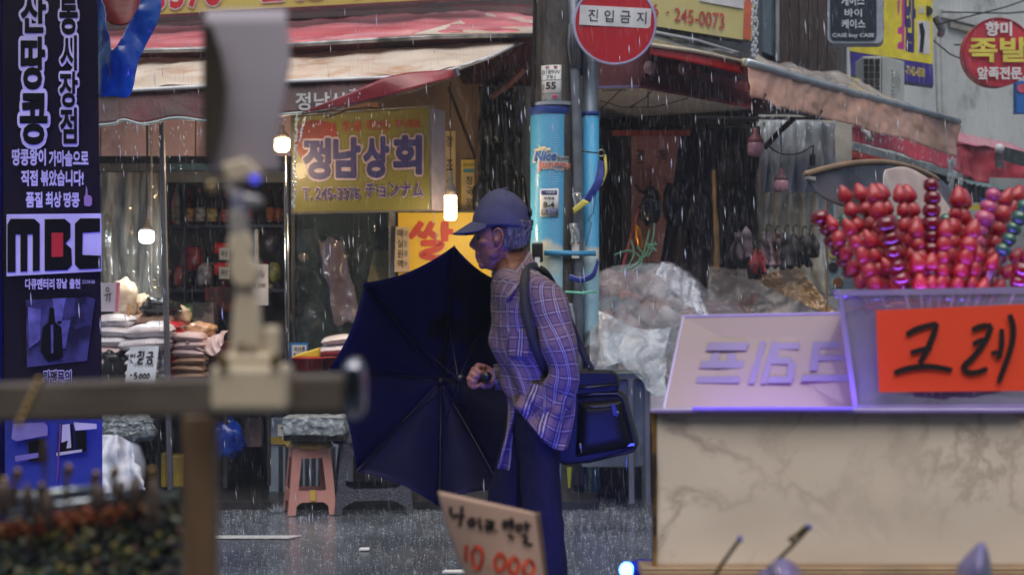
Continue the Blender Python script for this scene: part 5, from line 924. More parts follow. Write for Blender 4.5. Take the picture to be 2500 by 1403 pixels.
s6 = thing('blue_signboard', 'blue signboard cut by the right edge below the round red sign', 'sign', P(2500, 276, 14.5)); mb = MB(); pbox(mb, 2482, 198, 2600, 276, 14.5, .1); mb.build('sign_face', M('blue_sign', (40, 110, 190), .4, bump=0), s6)
mb = MB(); mb.lathe([(.04, 0), (.04, .004), (0, .004)], P(2494, 216, 14.49), 12, axis=(0, -1, 0)); mb.build('emblem', M('pink_mark', (214, 80, 110), .5, bump=0), s6)
# air conditioner
ac = thing('air_conditioner', 'pale outdoor air conditioner unit below the yellow signboard', 'air conditioner', P(2160, 250, 14.2)); D = 14.2
m_ac = M('pale_unit_paint', (200, 204, 196), .5, c2=(180, 184, 178))
part('casing', m_ac, ac, lambda b: b.prism([P(2106, 138, D), P(2152, 137, D), P(2152, 262, D), P(2106, 252, D)], (.0, .3, 0)), bevel=.01)
part('side_casing', m_ac, ac, lambda b: b.prism([P(2154, 136, D), P(2208, 150, D+.5), P(2208, 270, D+.5), P(2154, 262, D)], (.0, .2, 0)), bevel=.01)
for i in range(6):
    for j in range(3): part('grille_cell', m_dark, ac, lambda b: pbox(b, 2109+j*14, 144+i*17, 2120+j*14, 158+i*17, D-.012, .01))
part('fan_grille', M('grey_fan', (160, 164, 160), .5), ac, lambda b: [b.tube([P(2181+r*math.cos(w/10*6.28)*.8, 200+r*1.5*math.sin(w/10*6.28), D+.22-.02) for w in range(11)], .008, 5) for r in (8, 14, 20)])
# far awnings and street end
m_fr = M('far_red_canvas', (196, 60, 76), .4, c2=(176, 50, 66), tl=.3, scale=1, bump=.2, coat=.3)
fa = thing('far_red_awning', 'red awning with pale gutter beyond the beige one, behind the fruit skewers', 'awning', P(2200, 430, 14.5))
sheet(strip([(2040, 300, 14.2), (2200, 330, 15.2), (2345, 360, 16.2)], [(2040, 336, 14.0), (2200, 376, 15.0), (2345, 424, 16.0)], 14, 14), 40, 10, 'canopy', m_fr, fa, wr=.05, fr=2)
mb = MB(); mb.prism([P(2036, 334, 13.9), P(2350, 424, 15.9), P(2350, 440, 15.9), P(2036, 354, 13.9)], (.05, .15, 0)); mb.build('gutter', M('wet_grey_gutter', (150, 158, 160), .3, metal=.3, c2=(120, 128, 130), dirt=90), fa)
part('dark_underside', m_dark, fa, lambda b: b.prism([P(2036, 354, 14.0), P(2350, 440, 16.0), P(2350, 520, 16.2), P(2036, 420, 14.2)], (.1, .2, 0)))
part('red_valance', M('faded_red_valance', (190, 50, 40), .5), fa, lambda b: b.prism([P(2040, 360, 13.95), P(2250, 412, 15.2), P(2242, 428, 15.2), P(2040, 378, 13.95)], (.05, .03, 0)))
mb = MB(); mb.tube([P(2106, 316, 13.8), P(2118, 324, 13.8), P(2123, 345, 13.8)], .025, 8); mb.build('white_pipe_bend', m_white, fa, smooth=True)
fa = thing('far_red_awning', 'second red awning with pleated dark valance at the far right', 'awning', P(2420, 440, 17))
sheet(strip([(2335, 325, 18.5), (2430, 345, 19), (2620, 400, 20)], [(2340, 348, 17.2), (2440, 360, 17.6), (2620, 415, 18.4)], 14, 14), 30, 6, 'canopy', M('far_pink_canvas', (224, 130, 150), .3, coat=.5), fa, wr=.05, fr=2)
sheet(strip([(2338, 345, 17.2), (2400, 352, 17.5), (2480, 385, 17.9), (2620, 430, 18.3)], [(2338, 430, 17.2), (2400, 440, 17.4), (2480, 470, 17.8), (2620, 500, 18.2)], 14, 14), 50, 12, 'hanging_canvas', m_fr, fa, wr=.12, fr=2.5)
mb = MB(); mb.prism([P(2250, 420, 15.8), P(2490, 462, 17.0), P(2490, 470, 17.0), P(2250, 430, 15.8)], (.05, .12, 0)); mb.build('gutter', M('pale_green_gutter', (150, 176, 176), .3), fa)
hang('pleated_valance', 'dark grey pleated valance under the pale gutter at the far right', 'valance', [(2255, 430), (2480, 470)], [(2270, 500), (2480, 512)], 16, 16.6, M('dark_pleats', (84, 98, 102), .6, c2=(60, 70, 74)), wr=.02, amp=.05, k=16, nu=90, nv=6)
lf = thing('flood_lamp', 'round white lamp head on a bracket beside the far red awning', 'lamp', P(2440, 375, 15)); mb = MB(); mb.ball(P(2440, 363, 15), .045, 14); mb.build('lamp_head', m_white, lf, smooth=True); mb = MB(); mb.prism([P(2430, 372, 15.05), P(2448, 374, 15.05), P(2452, 410, 15.05), P(2434, 408, 15.05)], (0, .05, 0)); mb.build('bracket', m_steel, lf)
mb = MB(); mb.prism([P(2450, 358, 15.3), P(2620, 400, 15.9), P(2620, 440, 15.9), P(2450, 392, 15.3)], (.05, .1, 0)); tag(mb.build('dark_canopy_edge', M('dark_green_canopy', (50, 60, 60), .4)), 'dark canopy edge right of the white lamp head', 'canopy')
part('lower_wall', M('grey_lower_wall', (150, 154, 152), .6, c2=(120, 124, 124), scale=1.5, dirt=(90, 90, 92)), b2, lambda b: b.prism([P(2040, 420, 16.8), P(2620, 440, 18), P(2620, 1100, 18), P(2040, 1100, 16.8)], (0, .3, 0)))
for x0, y0, x1, y1, D, c, l in ((2290, 495, 2500, 540, 14.8, (176, 184, 186), 'pale display panel behind the middle skewers'), (2340, 500, 2420, 512, 14.6, (226, 206, 60), 'yellow strip on the pale display panel'), (2318, 540, 2460, 700, 14.7, (150, 158, 160), 'grey display panel behind the right skewers'), (2022, 600, 2210, 705, 9.9, (130, 156, 166), 'patterned bluish tablecloth panel behind the left skewers'), (2395, 484, 2412, 500, 14.5, (60, 80, 180), 'small blue label on the pale panel')):
    mb = MB(); pbox(mb, x0, y0, x1, y1, D, .03); tag(mb.build('display_board', M('display_panel', c, .5, c2=tuple(v*.8 for v in c), scale=9, dirt=(206, 196, 150) if 'patterned' in l else None, ds=14)), l, 'display board')
tp = [o for o in bpy.data.objects if o.get('label', '').startswith('patterned bluish')][0]
for i, (x, y, c_) in enumerate(((2046, 690, (150, 96, 60)), (2034, 652, (40, 40, 46)), (2070, 640, (196, 180, 70)), (2100, 665, (60, 90, 120)), (2130, 690, (150, 96, 60)), (2036, 618, (206, 196, 70)), (2160, 640, (40, 70, 150)))):
    mb = MB(); mb.lathe([(.03, 0), (.03, .003), (0, .003)], P(x, y, 9.895), 16, axis=(0, -1, 0)); mb.build('printed_dot', M('printed_dot', c_, .5, bump=0), tp)
# water stream falling off the awning end
m_wat = film('falling_water', (220, 230, 236), .45, .05, .6, 20)
mb = MB(); rnd = random.Random(4)
for i in range(60):
    x = 2322+rnd.gauss(0, 7); y = 390+rnd.random()*130; mb.ball(P(x, y, 13.6), (.008+rnd.random()*.012, .012, .02+rnd.random()*.04), 6)
tag(mb.build('falling_water', m_wat, smooth=True), 'stream of water falling off the far end of the beige awning', 'water', kind='stuff')
# ================= banner column at the left =================
DB = 5.6
bn = thing('banner_column', 'glossy dark vertical banner with violet-lit Korean lettering at the left', 'banner', P(125, 1190, DB))
m_ban = M('black_vinyl', (34, 26, 38), .18, c2=(22, 18, 28), scale=2, bump=.12, bs=3, coat=.7)
def bf(u, v, off=0): # slight bulge and waviness
    x = lerp(lerp(2, 12, v), lerp(236, 250, v), u); y = lerp(-160, 1022, v); return P(x, y, DB-off+.012*math.sin(u*3.1)*-1+.006*math.sin(v*17+u*2))
mb = MB(); mb.grid(lambda u, v: bf(u, v), 12, 60); mb.build('vinyl_face', m_ban, bn, smooth=True)
m_bl2 = M('blue_vinyl', (58, 70, 176), .25, c2=(44, 56, 150), scale=1.5, bump=.12, bs=3, coat=.6)
def bf2(u, v, off=0): x = lerp(12, 250, u); y = lerp(1022, 1195, v); return P(x, y, DB-off-.012*math.sin(u*3.1)+.006*math.sin(v*5))
mb = MB(); mb.grid(lambda u, v: bf2(u, v), 12, 10); mb.build('lower_face', m_bl2, bn, smooth=True)
mb = MB(); a = P(4, 1200, DB+.02); b = P(234, -170, DB+.02); mb.box((a.x, DB+.03, 0.0), (b.x, DB+.05, b.z)); mb.build('column_body', M('dark_blue_column', (22, 20, 70), .5), bn)
mb = MB(); mb.box((P(-60, 0, DB).x, DB-.01, 0), (P(1, 0, DB).x, DB+.15, 3.4)); mb.build('side_strip', M('deep_blue_strip', (20, 20, 120), .4, coat=.4), bn)
m_bw = M('pale_banner_print', (205, 200, 225), .4, bump=0); m_bk2 = M('black_banner_print', (12, 10, 16), .3, bump=0)
def bq(x0, y0, x1, y1, off=.02): return [P(x, y, DB-off) for x, y in ((x0, y0), (x1, y0), (x1, y1), (x0, y1))]
def btext(s, x0, y0, x1, y1, bold=.03, mt=m_bw, off=.002, base=.02): return text(bn, s, bq(x0, y0, x1, y1, base), mt, bold, off)
for s, x0, y0, x1, y1 in (('산', 52, -16, 112, 80), ('땅', 52, 92, 110, 218), ('콩', 50, 230, 116, 352)): btext(s, x0, y0, x1, y1, .12); btext(s, x0, y0, x1, y1, .035, m_bk2, .004)
for s, x0, y0, x1, y1 in (('통', 146, -20, 190, 84), ('시', 148, 88, 188, 172), ('장', 146, 176, 190, 262), ('점', 148, 264, 188, 350)): btext(s, x0, y0, x1, y1, .11); btext(s, x0, y0, x1, y1, .03, m_bk2, .004)
for s, x0, y0, x1, y1 in (('땅콩왕이', 30, 364, 112, 404), ('가마솥으로', 120, 368, 216, 406), ('직접', 52, 416, 92, 454), ('볶았습니다!', 100, 416, 204, 454), ('품질', 64, 469, 104, 506), ('최상', 112, 469, 150, 506), ('땅콩', 156, 470, 194, 506)): btext(s, x0, y0, x1, y1, .04)
mb = MB(); mb.prism([P(x, y, DB-.022) for x, y in ((210, 452), (214, 464), (214, 476), (222, 478), (225, 486), (224, 500), (218, 504), (206, 502), (205, 482), (209, 474))], (0, -.001, 0)); mb.build('thumb_emblem', M('lilac_print', (150, 120, 160), .5, bump=0), bn)
mb = MB(); mb.prism([P(x, y, DB-.021) for x, y in ((16, 523), (247, 521), (248, 662), (16, 674))], (0, .001, 0)); mb.build('logo_panel', m_bw, bn)
def bpoly(pts, mt, name='logo', off=.024): mb = MB(); mb.prism([P(x, y, DB-off) for x, y in pts], (0, .0008, 0)); return mb.build(name, mt, bn)
bpoly([(18, 664), (18, 548), (26, 534), (84, 534), (97, 546), (97, 660), (80, 662), (80, 572), (67, 572), (67, 662), (50, 663), (50, 572), (38, 572), (38, 664)], m_bk2)
bpoly([(109, 535), (158, 534), (172, 546), (172, 580), (160, 594), (174, 606), (176, 646), (164, 659), (109, 661)], m_bk2); bpoly([(126, 568), (154, 568), (154, 626), (126, 627)], m_red, off=.026)
bpoly([(196, 533), (244, 533), (244, 566), (202, 568), (201, 622), (246, 624), (246, 655), (194, 657), (183, 645), (183, 546)], m_bk2)
for s, x0, y0, x1, y1, bo in (('다큐멘터리', 62, 680, 133, 706, .03), ('장날', 138, 680, 164, 704, .03), ('출현', 170, 680, 196, 704, .03), ('23.04.06', 201, 683, 232, 692, 0)): btext(s, x0, y0, x1, y1, bo)
# printed photograph: a dark suited figure in an arcade
mb = MB(); mb.prism([P(x, y, DB-.021) for x, y in ((63, 732), (215, 724), (232, 730), (212, 880), (66, 896))], (0, .001, 0)); mb.build('printed_photo', M('night_photo_print', (70, 68, 110), .3, c2=(30, 28, 48), scale=14, bump=0, lo=.4, hi=.6), bn)
m_pv = M('pale_violet_print', (110, 108, 160), .4, c2=(70, 68, 110), scale=20, bump=0)
bpoly([(128, 728), (160, 727), (150, 790), (136, 790)], m_pv, 'printed_shape'); bpoly([(68, 748), (100, 756), (98, 830), (70, 850)], m_pv, 'printed_shape'); bpoly([(140, 784), (172, 780), (160, 850), (148, 850)], m_pv, 'printed_shape')
bpoly([(104, 800), (118, 786), (122, 750), (132, 752), (134, 786), (150, 798), (154, 870), (118, 884), (100, 858)], m_bk2, 'printed_figure', .025); bpoly([(124, 792), (130, 792), (130, 862), (125, 862)], m_pv, 'printed_shape', .027)
btext('가맹문의', 106, 904, 174, 936, .1); btext('가맹문의', 106, 904, 174, 936, .03, m_bk2, .004)
def b2poly(pts, mt, name='printed_shape', off=.022): return bpoly(pts, mt, name, off)
b2poly([(32, 1034), (108, 1030), (116, 1040), (116, 1062), (40, 1076), (28, 1070)], M('lavender_print', (140, 130, 190), .4, bump=0)); b2poly([(180, 1030), (236, 1034), (236, 1046), (184, 1050)], m_bw)
b2poly([(70, 1078), (110, 1070), (112, 1125), (70, 1125)], m_bk2, 'printed_figure'); b2poly([(150, 1032), (178, 1036), (180, 1096), (140, 1108), (142, 1060)], m_bk2, 'printed_figure'); b2poly([(184, 1052), (210, 1050), (212, 1100), (186, 1106)], m_bk2, 'printed_figure')
b2poly([(152, 1036), (170, 1034), (174, 1092), (162, 1094), (166, 1074), (150, 1080)], m_bw, off=.024); b2poly([(36, 1112), (94, 1104), (94, 1116), (38, 1126)], M('lavender_print2', (130, 120, 200), .4, bump=0), off=.024); b2poly([(138, 1104), (200, 1096), (200, 1102), (138, 1112)], m_bw, off=.024)
b2poly([(146, 1034), (150, 1034), (142, 1160), (136, 1190)], M('magenta_line', (120, 60, 170), .4, bump=0), off=.024)
# blue tarp and red cloth at the top left
bt_ = thing('blue_tarp', 'torn blue tarpaulin hanging with a V-shaped gap beside the banner', 'tarpaulin', P(310, 235, 5.9))
m_bt = M('blue_tarp_film', (24, 84, 160), .28, c2=(14, 56, 128), scale=4, bump=.5, bs=14, coat=.7)
sheet(strip([(236, -70, 5.9), (246, -20, 5.9), (258, 50, 5.85), (272, 122, 5.82), (300, 88, 5.82), (324, 44, 5.85), (342, 5, 5.85), (350, -70, 5.9)], [(236, 120, 5.9), (238, 200, 5.88), (244, 234, 5.85), (272, 234, 5.83), (318, 232, 5.83), (338, 150, 5.85), (392, 30, 5.88), (384, -70, 5.9)], 5.9, 5.9), 90, 40, 'sheet', m_bt, bt_, wr=.03, fr=2.2, seed=2, ridge=.6)
hang('red_cloth', 'dark red cloth sagging behind the blue tarpaulin', 'cloth', [(240, -80), (300, -80), (350, -80)], [(244, 10), (262, 50), (288, 64), (318, 58), (345, 20)], 6.1, 6.05, M('deep_red_cloth', (122, 20, 24), .5, c2=(86, 14, 20), scale=3, bump=.2), wr=.015, amp=.01, k=1.2)
# ================= crepe stand (right foreground) =================
DS = 3.35
st = thing('crepe_stand', 'snack stand front clad in beige marble-pattern sheet with worn wooden edge', 'stand', gz(2040, DS))
def marble():
    m = M('beige_marble_sheet', (244, 228, 208), .35, c2=(234, 216, 194), scale=2.2, bump=.05, coat=.3); nt = m.node_tree; N = nt.nodes; L = nt.links; b = N['Principled BSDF']
    base = b.inputs['Base Color'].links[0].from_socket; tc = [n for n in N if n.type == 'TEX_COORD'][0]
    n1 = N.new('ShaderNodeTexNoise'); n1.inputs['Scale'].default_value = 3.6; n1.inputs['Detail'].default_value = 8; n1.inputs['Distortion'].default_value = .5; n1.inputs['Roughness'].default_value = .6; L.new(tc.outputs['Object'], n1.inputs[0])
    a = N.new('ShaderNodeMath'); a.operation = 'SUBTRACT'; a.inputs[1].default_value = .5; L.new(n1.outputs[0], a.inputs[0]); ab = N.new('ShaderNodeMath'); ab.operation = 'ABSOLUTE'; L.new(a.outputs[0], ab.inputs[0])
    mr = N.new('ShaderNodeMapRange'); mr.inputs[1].default_value = 0; mr.inputs[2].default_value = .042; mr.inputs[3].default_value = 1; mr.inputs[4].default_value = 0; L.new(ab.outputs[0], mr.inputs[0])
    n2 = N.new('ShaderNodeTexNoise'); n2.inputs['Scale'].default_value = 2.1; n2.inputs['Detail'].default_value = 3; L.new(tc.outputs['Object'], n2.inputs[0])
    m2 = N.new('ShaderNodeMapRange'); m2.inputs[1].default_value = .4; m2.inputs[2].default_value = .6; L.new(n2.outputs[0], m2.inputs[0])
    mu = N.new('ShaderNodeMath'); mu.operation = 'MULTIPLY'; L.new(mr.outputs[0], mu.inputs[0]); L.new(m2.outputs[0], mu.inputs[1])
    mx = N.new('ShaderNodeMix'); mx.data_type = 'RGBA'; L.new(mu.outputs[0], mx.inputs[0]); L.new(base, mx.inputs[6]); mx.inputs[7].default_value = (*srgb((202, 184, 168)), 1); L.new(mx.outputs[2], b.inputs['Base Color']); return m
m_marb = marble()
def stq(x0, y0, x1, y1, D=DS): return prect(x0, y0, x1, y1, D)
mb = MB(); mb.grid(lambda u, v: P(lerp(1604, 2640, u), lerp(1008, 1388, v), DS)+Vector((0, .004*noise.noise(Vector((u*5, v*3, 2))), 0)), 40, 20); mb.build('marble_panel', m_marb, st, smooth=True, solid=.006)
mb = MB(); f_ = [P(1593, 1004, DS+.012), P(2660, 1004, DS+.012), P(2660, 1386, DS+.012), P(1593, 1386, DS+.012)]; b_ = [Vector((f_[0].x*1.17, DS+.56, f_[0].z)), Vector((f_[1].x, DS+.56, f_[0].z)), Vector((f_[1].x, DS+.56, f_[2].z)), Vector((f_[0].x*1.17, DS+.56, f_[2].z))]; mb.add(f_+b_, [(0,1,2,3),(7,6,5,4),(0,4,5,1),(1,5,6,2),(2,6,7,3),(3,7,4,0)]); mb.build('cabinet', M('stand_side', (120, 110, 104), .6), st)
mb = MB(); mb.prism([P(1590, 1008, DS-.002), P(1604, 1008, DS-.004), P(1604, 1390, DS-.004), P(1598, 1390, DS)], (0, .03, 0)); mb.build('worn_edge', M('worn_yellow_wood', (176, 132, 66), .6, c2=(46, 30, 20), scale=9, stretch=(1, 1, .5), lo=.45, hi=.55, bump=.6), st)
for i in range(3):
    mb = MB(); mb.box(P(1566-0*i, 1392+i*9, DS-.02-.01*i), P(2660, 1386+i*9, DS-.02-.01*i)+Vector((0, .1, 0))); mb.build('bottom_moulding', M('tan_moulding', (176, 150, 120), .5), st, bevel=.003)
for x, y, w, h in ((1615, 1050, 34, 4), (1622, 1360, 30, 4), (1612, 1300, 14, 12), (1626, 1345, 26, 3), (1720, 1075, 20, 5)):
    mb = MB(); mb.add([P(x, y, DS-.009), P(x+w*.6, y-h, DS-.010), P(x+w, y-h*1.8, DS-.009), P(x+w*.5, y+h*.3, DS-.0095)], [(0, 1, 2, 3)]); mb.build('tape_crease', film('glossy_tape', (230, 220, 210), .5, .05, .5, 30), st)
m_acr = M('painted_violet_light_edge', (150, 130, 200), .15, bump=0, coat=.8, alpha=.95)  # violet glow of the acrylic put into its base colour
mb = MB(); f_ = [P(1587, 997, DS-.02), P(2660, 997, DS-.02), P(2660, 1007, DS-.02), P(1587, 1007, DS-.02)]; mb.add(f_+[Vector((q_.x*(1.16 if q_.x < .5 else 1), DS+.5, q_.z)) for q_ in f_], [(0,1,2,3),(7,6,5,4),(0,4,5,1),(1,5,6,2),(2,6,7,3),(3,7,4,0)]); mb.build('counter_edge', M('painted_violet_light_counter', (186, 176, 214), .15, c2=(160, 150, 196), bump=.02, coat=.8), st, bevel=.002)  # violet light on the ledge painted into the counter colour
# sign plate leaning on the counter
sp2 = thing('mirrored_sign_plate', 'translucent pinkish plate with pale blue mirrored Korean letters standing on the stand counter', 'sign', P(1850, 1000, DS+.06)); D = DS+.06
q = [P(1668, 772, D+.14), P(2068, 764, D+.1), P(2088, 1001, D), P(1619, 1004, D)]
m_plate = M('aged_cream_plate', (146, 124, 120), .5, c2=(130, 110, 106), scale=1.6, bump=.03, coat=.4, dirt=(150, 128, 110), ds=1.1)
mb = MB(); mb.prism(q, (0, .012, 0)); mb.build('plate', m_plate, sp2)
mb = MB(); mb.tube([q[0], q[1]], .003, 6); mb.tube([q[0], q[3]], .0025, 6); mb.build('edge', M('lit_plate_edge', (206, 196, 226), .2, coat=.6), sp2)
m_lb = M('pale_periwinkle_letters', (136, 122, 156), .5, bump=0)
def plq(x0, y0, x1, y1, sk=0):
    def w(x, y): v = (1004-y)/(1004-768); return P(x, y, D+.12*v)
    return [w(x0+sk, y0), w(x1+sk, y0), w(x1, y1), w(x0, y1)]
def bars(par, pts_list, mt, name='lettering'):
    mb = MB()
    for i, pts in enumerate(pts_list):
        v = lambda y: (1004-y)/(1004-768)
        mb.prism([P(x, y, D+lerp(.14, .10, (x-1650)/420)*v(y)-.0009-.0001*i) for x, y in pts], (0, .0005, 0))
    return mb.build(name, mt, par)
def para(x0, x1, y0, y1, sk=12): return [(x0+sk*1.0, y0), (x1+sk, y0), (x1, y1), (x0, y1)]
bars(sp2, [para(1722, 1822, 835, 855, 8), [(1738, 862), (1756, 860), (1752, 885), (1732, 885)], [(1776, 862), (1796, 862), (1798, 885), (1776, 885)], para(1706, 1812, 880, 898, 6), para(1698, 1804, 918, 934, 4)], m_lb)
bars(sp2, [para(1826, 1842, 832, 936, 30), para(1856, 1870, 832, 936, 28), para(1880, 1950, 836, 852, 4), para(1882, 1898, 852, 884, 4), para(1880, 1930, 872, 888, 4), para(1920, 1938, 884, 924, 4), para(1872, 1932, 918, 934, 6)], m_lb)
bars(sp2, [para(1976, 1996, 834, 904, 8), para(1990, 2062, 834, 850, 4), para(1998, 2066, 866, 880, 2), para(1954, 2070, 914, 930, 6)], m_lb)
# violet LED strip in a channel (glows in the photograph)
led = thing('led_strip', 'glowing violet light strip along the foot of the mirrored sign plate', 'light strip', P(1850, 1002, DS-.03))
mb = MB(); mb.box(P(1690, 1000, DS-.035), P(2085, 993, DS-.035)+Vector((0, .006, 0))); mb.build('diffuser', M('violet_lit_strip', (110, 90, 255), .4, bump=0, emit=.5, ecol=(.2, .12, 1)), led, bevel=.002)
mb = MB(); mb.box(P(1600, 1007.5, DS-.03), P(2500, 1001, DS-.03)+Vector((0, .012, 0))); mb.build('channel', m_acr, led)
l = bpy.data.lights.new('strip_light', 'AREA'); l.shape = 'RECTANGLE'; l.size = .3; l.size_y = .01; l.energy = .6; l.color = (.26, .12, 1)
lo = bpy.data.objects.new('strip_light', l); lo.location = P(1900, 989, DS-.022)-org(led); lo.rotation_euler = (R(150), 0, 0); link(lo, led)
# acrylic skewer box
bxx = thing('acrylic_skewer_box', 'clear violet-lit acrylic box holding the fruit skewers', 'box', P(2300, 1000, DS+.15))
m_ac2 = M('clear_acrylic', (196, 186, 226), .08, bump=0, alpha=.28, coat=1); m_ac3 = M('acrylic_rim', (182, 168, 220), .15, bump=0, alpha=.9, coat=.8)  # violet light in the clear box painted into its acrylic colours
FT = DS+.02
def prm(name, pts, off, mt): mb = MB(); mb.prism([P(*p) for p in pts], off); mb.build(name, mt, bxx)
prm('front_wall', [(2046, 712, FT), (2640, 700, FT), (2640, 996, FT), (2088, 996, FT)], (0, .006, 0), m_ac2)
prm('left_wall', [(2046, 712, FT+.01), (2118, 735, FT+.33), (2140, 955, FT+.33), (2086, 996, FT+.01)], (.006, 0, 0), M('painted_violet_light_wall', (160, 146, 200), .15, alpha=.6, bump=0, coat=.8))
prm('back_wall', [(2118, 737, FT+.33), (2640, 730, FT+.33), (2640, 955, FT+.33), (2138, 955, FT+.33)], (0, .006, 0), m_ac2)
prm('front_rim', [(2036, 709, FT-.004), (2640, 697, FT-.004), (2640, 715, FT-.004), (2040, 722, FT-.004)], (0, .014, 0), m_ac3)
prm('left_rim', [(2034, 708, FT), (2056, 708, FT), (2126, 734, FT+.33), (2112, 736, FT+.33)], (0, 0, -.012), m_ac3)
prm('back_rim', [(2116, 731, FT+.325), (2640, 724, FT+.325), (2640, 732, FT+.325), (2116, 738, FT+.325)], (0, .012, 0), m_ac3)
prm('bottom_edge', [(2084, 988, FT-.004), (2640, 984, FT-.004), (2640, 998, FT-.004), (2086, 1000, FT-.004)], (0, .014, 0), m_ac3)
prm('corner_edge', [(2046, 716, FT-.006), (2056, 716, FT-.006), (2096, 996, FT-.006), (2084, 996, FT-.006)], (0, .01, 0), m_ac3)
l = bpy.data.lights.new('added_rim_light', 'AREA'); l.shape = 'RECTANGLE'; l.size = .5; l.size_y = .01; l.energy = .8; l.color = (.22, .1, 1)
lo = bpy.data.objects.new('added_rim_light', l); lo.location = P(2300, 726, FT+.03)-org(bxx); lo.rotation_euler = (R(165), 0, 0); link(lo, bxx)  # added light without a modelled fixture, gives the fruit violet highlights
oc = thing('orange_card', 'bright orange card with large handwritten black Korean letters on the acrylic box', 'card', P(2320, 957, FT-.015))
q = [P(2139, 757, FT-.015), P(2600, 738, FT-.015), P(2600, 952, FT-.015), P(2147, 957, FT-.015)]
mb = MB(); mb.prism(q, (0, .003, 0)); mb.build('card', M('fluorescent_orange_card', (255, 84, 48), .5, c2=(252, 76, 44), bump=.01), oc)
Q = prect(2139, 750, 2500, 957, FT-.017)
def U(x, y): return ((x-2139)/361, (957-y)/207)
m_mk = M('black_marker', (26, 16, 18), .6, bump=0)
strokes(oc, [[1, U(2212, 817), U(2240, 802), U(2287, 789)], [1.05, U(2286, 788), U(2276, 822), U(2258, 862), U(2244, 886)], [.9, U(2222, 861), U(2250, 853), U(2274, 848)], [1.0, U(2182, 910), U(2220, 898), U(2270, 894), U(2324, 903)],
             [1, U(2372, 806), U(2395, 796), U(2420, 795)], [1, U(2420, 795), U(2404, 832), U(2376, 870), U(2352, 894), U(2362, 908), U(2384, 908), U(2410, 899)], [.9, U(2374, 840), U(2396, 830), U(2412, 830)],
             [.75, U(2418, 862), U(2436, 858)], [.9, U(2444, 802), U(2444, 840), U(2438, 874)], [.7, U(2430, 872), U(2442, 868)], [1, U(2463, 767), U(2472, 800), U(2466, 850), U(2436, 934)]], Q, .0125, m_mk)
# ================= fruit skewers =================
m_sb = M('glazed_strawberry', (206, 16, 26), .14, c2=(156, 6, 16), scale=30, bump=.35, bs=160, coat=1); m_tom = M('glazed_dark_cherry', (132, 6, 26), .1, c2=(100, 4, 20), bump=0, coat=1)
m_gg = M('glazed_green_grape', (52, 104, 76), .15, bump=0, coat=1); m_pk = M('lilac_sweet', (206, 92, 128), .3, bump=0, coat=.6); m_org = M('glazed_tangerine', (220, 70, 30), .15, bump=.1, coat=1); m_stick = M('pale_bamboo', (206, 170, 160), .5, bump=0)
def mesh_of(mb, name, mat):
    o = mb.build(name, mat, None, smooth=True, origin=Vector((0, 0, 0))); me = o.data; bpy.data.objects.remove(o); return me
mb = MB(); mb.lathe([(0, -.46), (.28, -.46), (.46, -.36), (.52, -.18), (.48, .04), (.36, .28), (.2, .48), (.08, .58), (0, .6)], (0, 0, 0), 20); ME_S = mesh_of(mb, 'strawberry', m_sb)
mb = MB(); mb.lathe([(0, -.40), (.3, -.46), (.52, -.3), (.58, 0), (.52, .3), (.34, .46), (.14, .47), (.06, .4), (0, .38)], (0, 0, 0), 22); ME_T = mesh_of(mb, 'cherry', m_tom)
mb = MB(); mb.lathe([(0, -.5), (.35, -.4), (.5, 0), (.35, .4), (0, .5)], (0, 0, 0), 20); ME_G = mesh_of(mb, 'grape', m_gg); ME_G2 = None
def prof_ball(r=.5): return [(r*math.sin(math.pi*i/12), -r*math.cos(math.pi*i/12)) for i in range(13)]
mb = MB(); mb.lathe(prof_ball(.52), (0, 0, 0), 20); ME_G = mesh_of(mb, 'grape', m_gg); mb = MB(); mb.lathe(prof_ball(.54), (0, 0, 0), 20); ME_P = mesh_of(mb, 'sweet', m_pk); mb = MB(); mb.lathe(prof_ball(.5), (0, 0, 0), 20); ME_O = mesh_of(mb, 'tangerine', m_org)
def skewer(kind, x0, y0, x1, y1, D, n, size, label, dD=.0):
    if n > 2: n = max(2, round(math.hypot(x1-x0, y1-y0)/(37 if kind == 's' else 33)))+1
    a = P(x0, y0, D); b = P(x1, y1, D+dD); d = (a-b).normalized(); base = P(x1+(x1-x0)*.7, 960, D)
    foot = b-d*(b.z-(P(0, 965, D).z))/max(d.z, .3)
    root = thing('fruit_skewer', label, 'skewer', foot, 'candied fruit skewers in the acrylic box')
    mb = MB(); mb.tube([foot, a-d*.02], .0022, 6); mb.build('stick', m_stick, root)
    me = {'s': ME_S, 't': ME_T, 'g': ME_G, 'p': ME_P, 'o': ME_O}[kind]; nm = {'s': 'strawberry', 't': 'cherry', 'g': 'grape', 'p': 'sweet_ball', 'o': 'tangerine'}[kind]
    for i in range(n):
        o = bpy.data.objects.new(nm, me); link(o, root); p = a.lerp(b, i/max(n-1, 1)); o.location = p-foot+Vector((random.uniform(-1, 1), random.uniform(-1, 1), 0))*.0015
        s = size*.92/F*D*random.uniform(.86, 1.12); o.scale = (s*random.uniform(.88, 1.1), s*random.uniform(.9, 1.05), s*(1.16 if kind == 's' else .9)); q_ = Vector((0, 0, 1)).rotation_difference(d) @ Matrix.Rotation(random.uniform(0, 6.28), 3, 'Z').to_quaternion()
        e = q_.to_euler(); o.rotation_euler = (e.x+random.uniform(-.18, .18), e.y+random.uniform(-.18, .18), e.z)
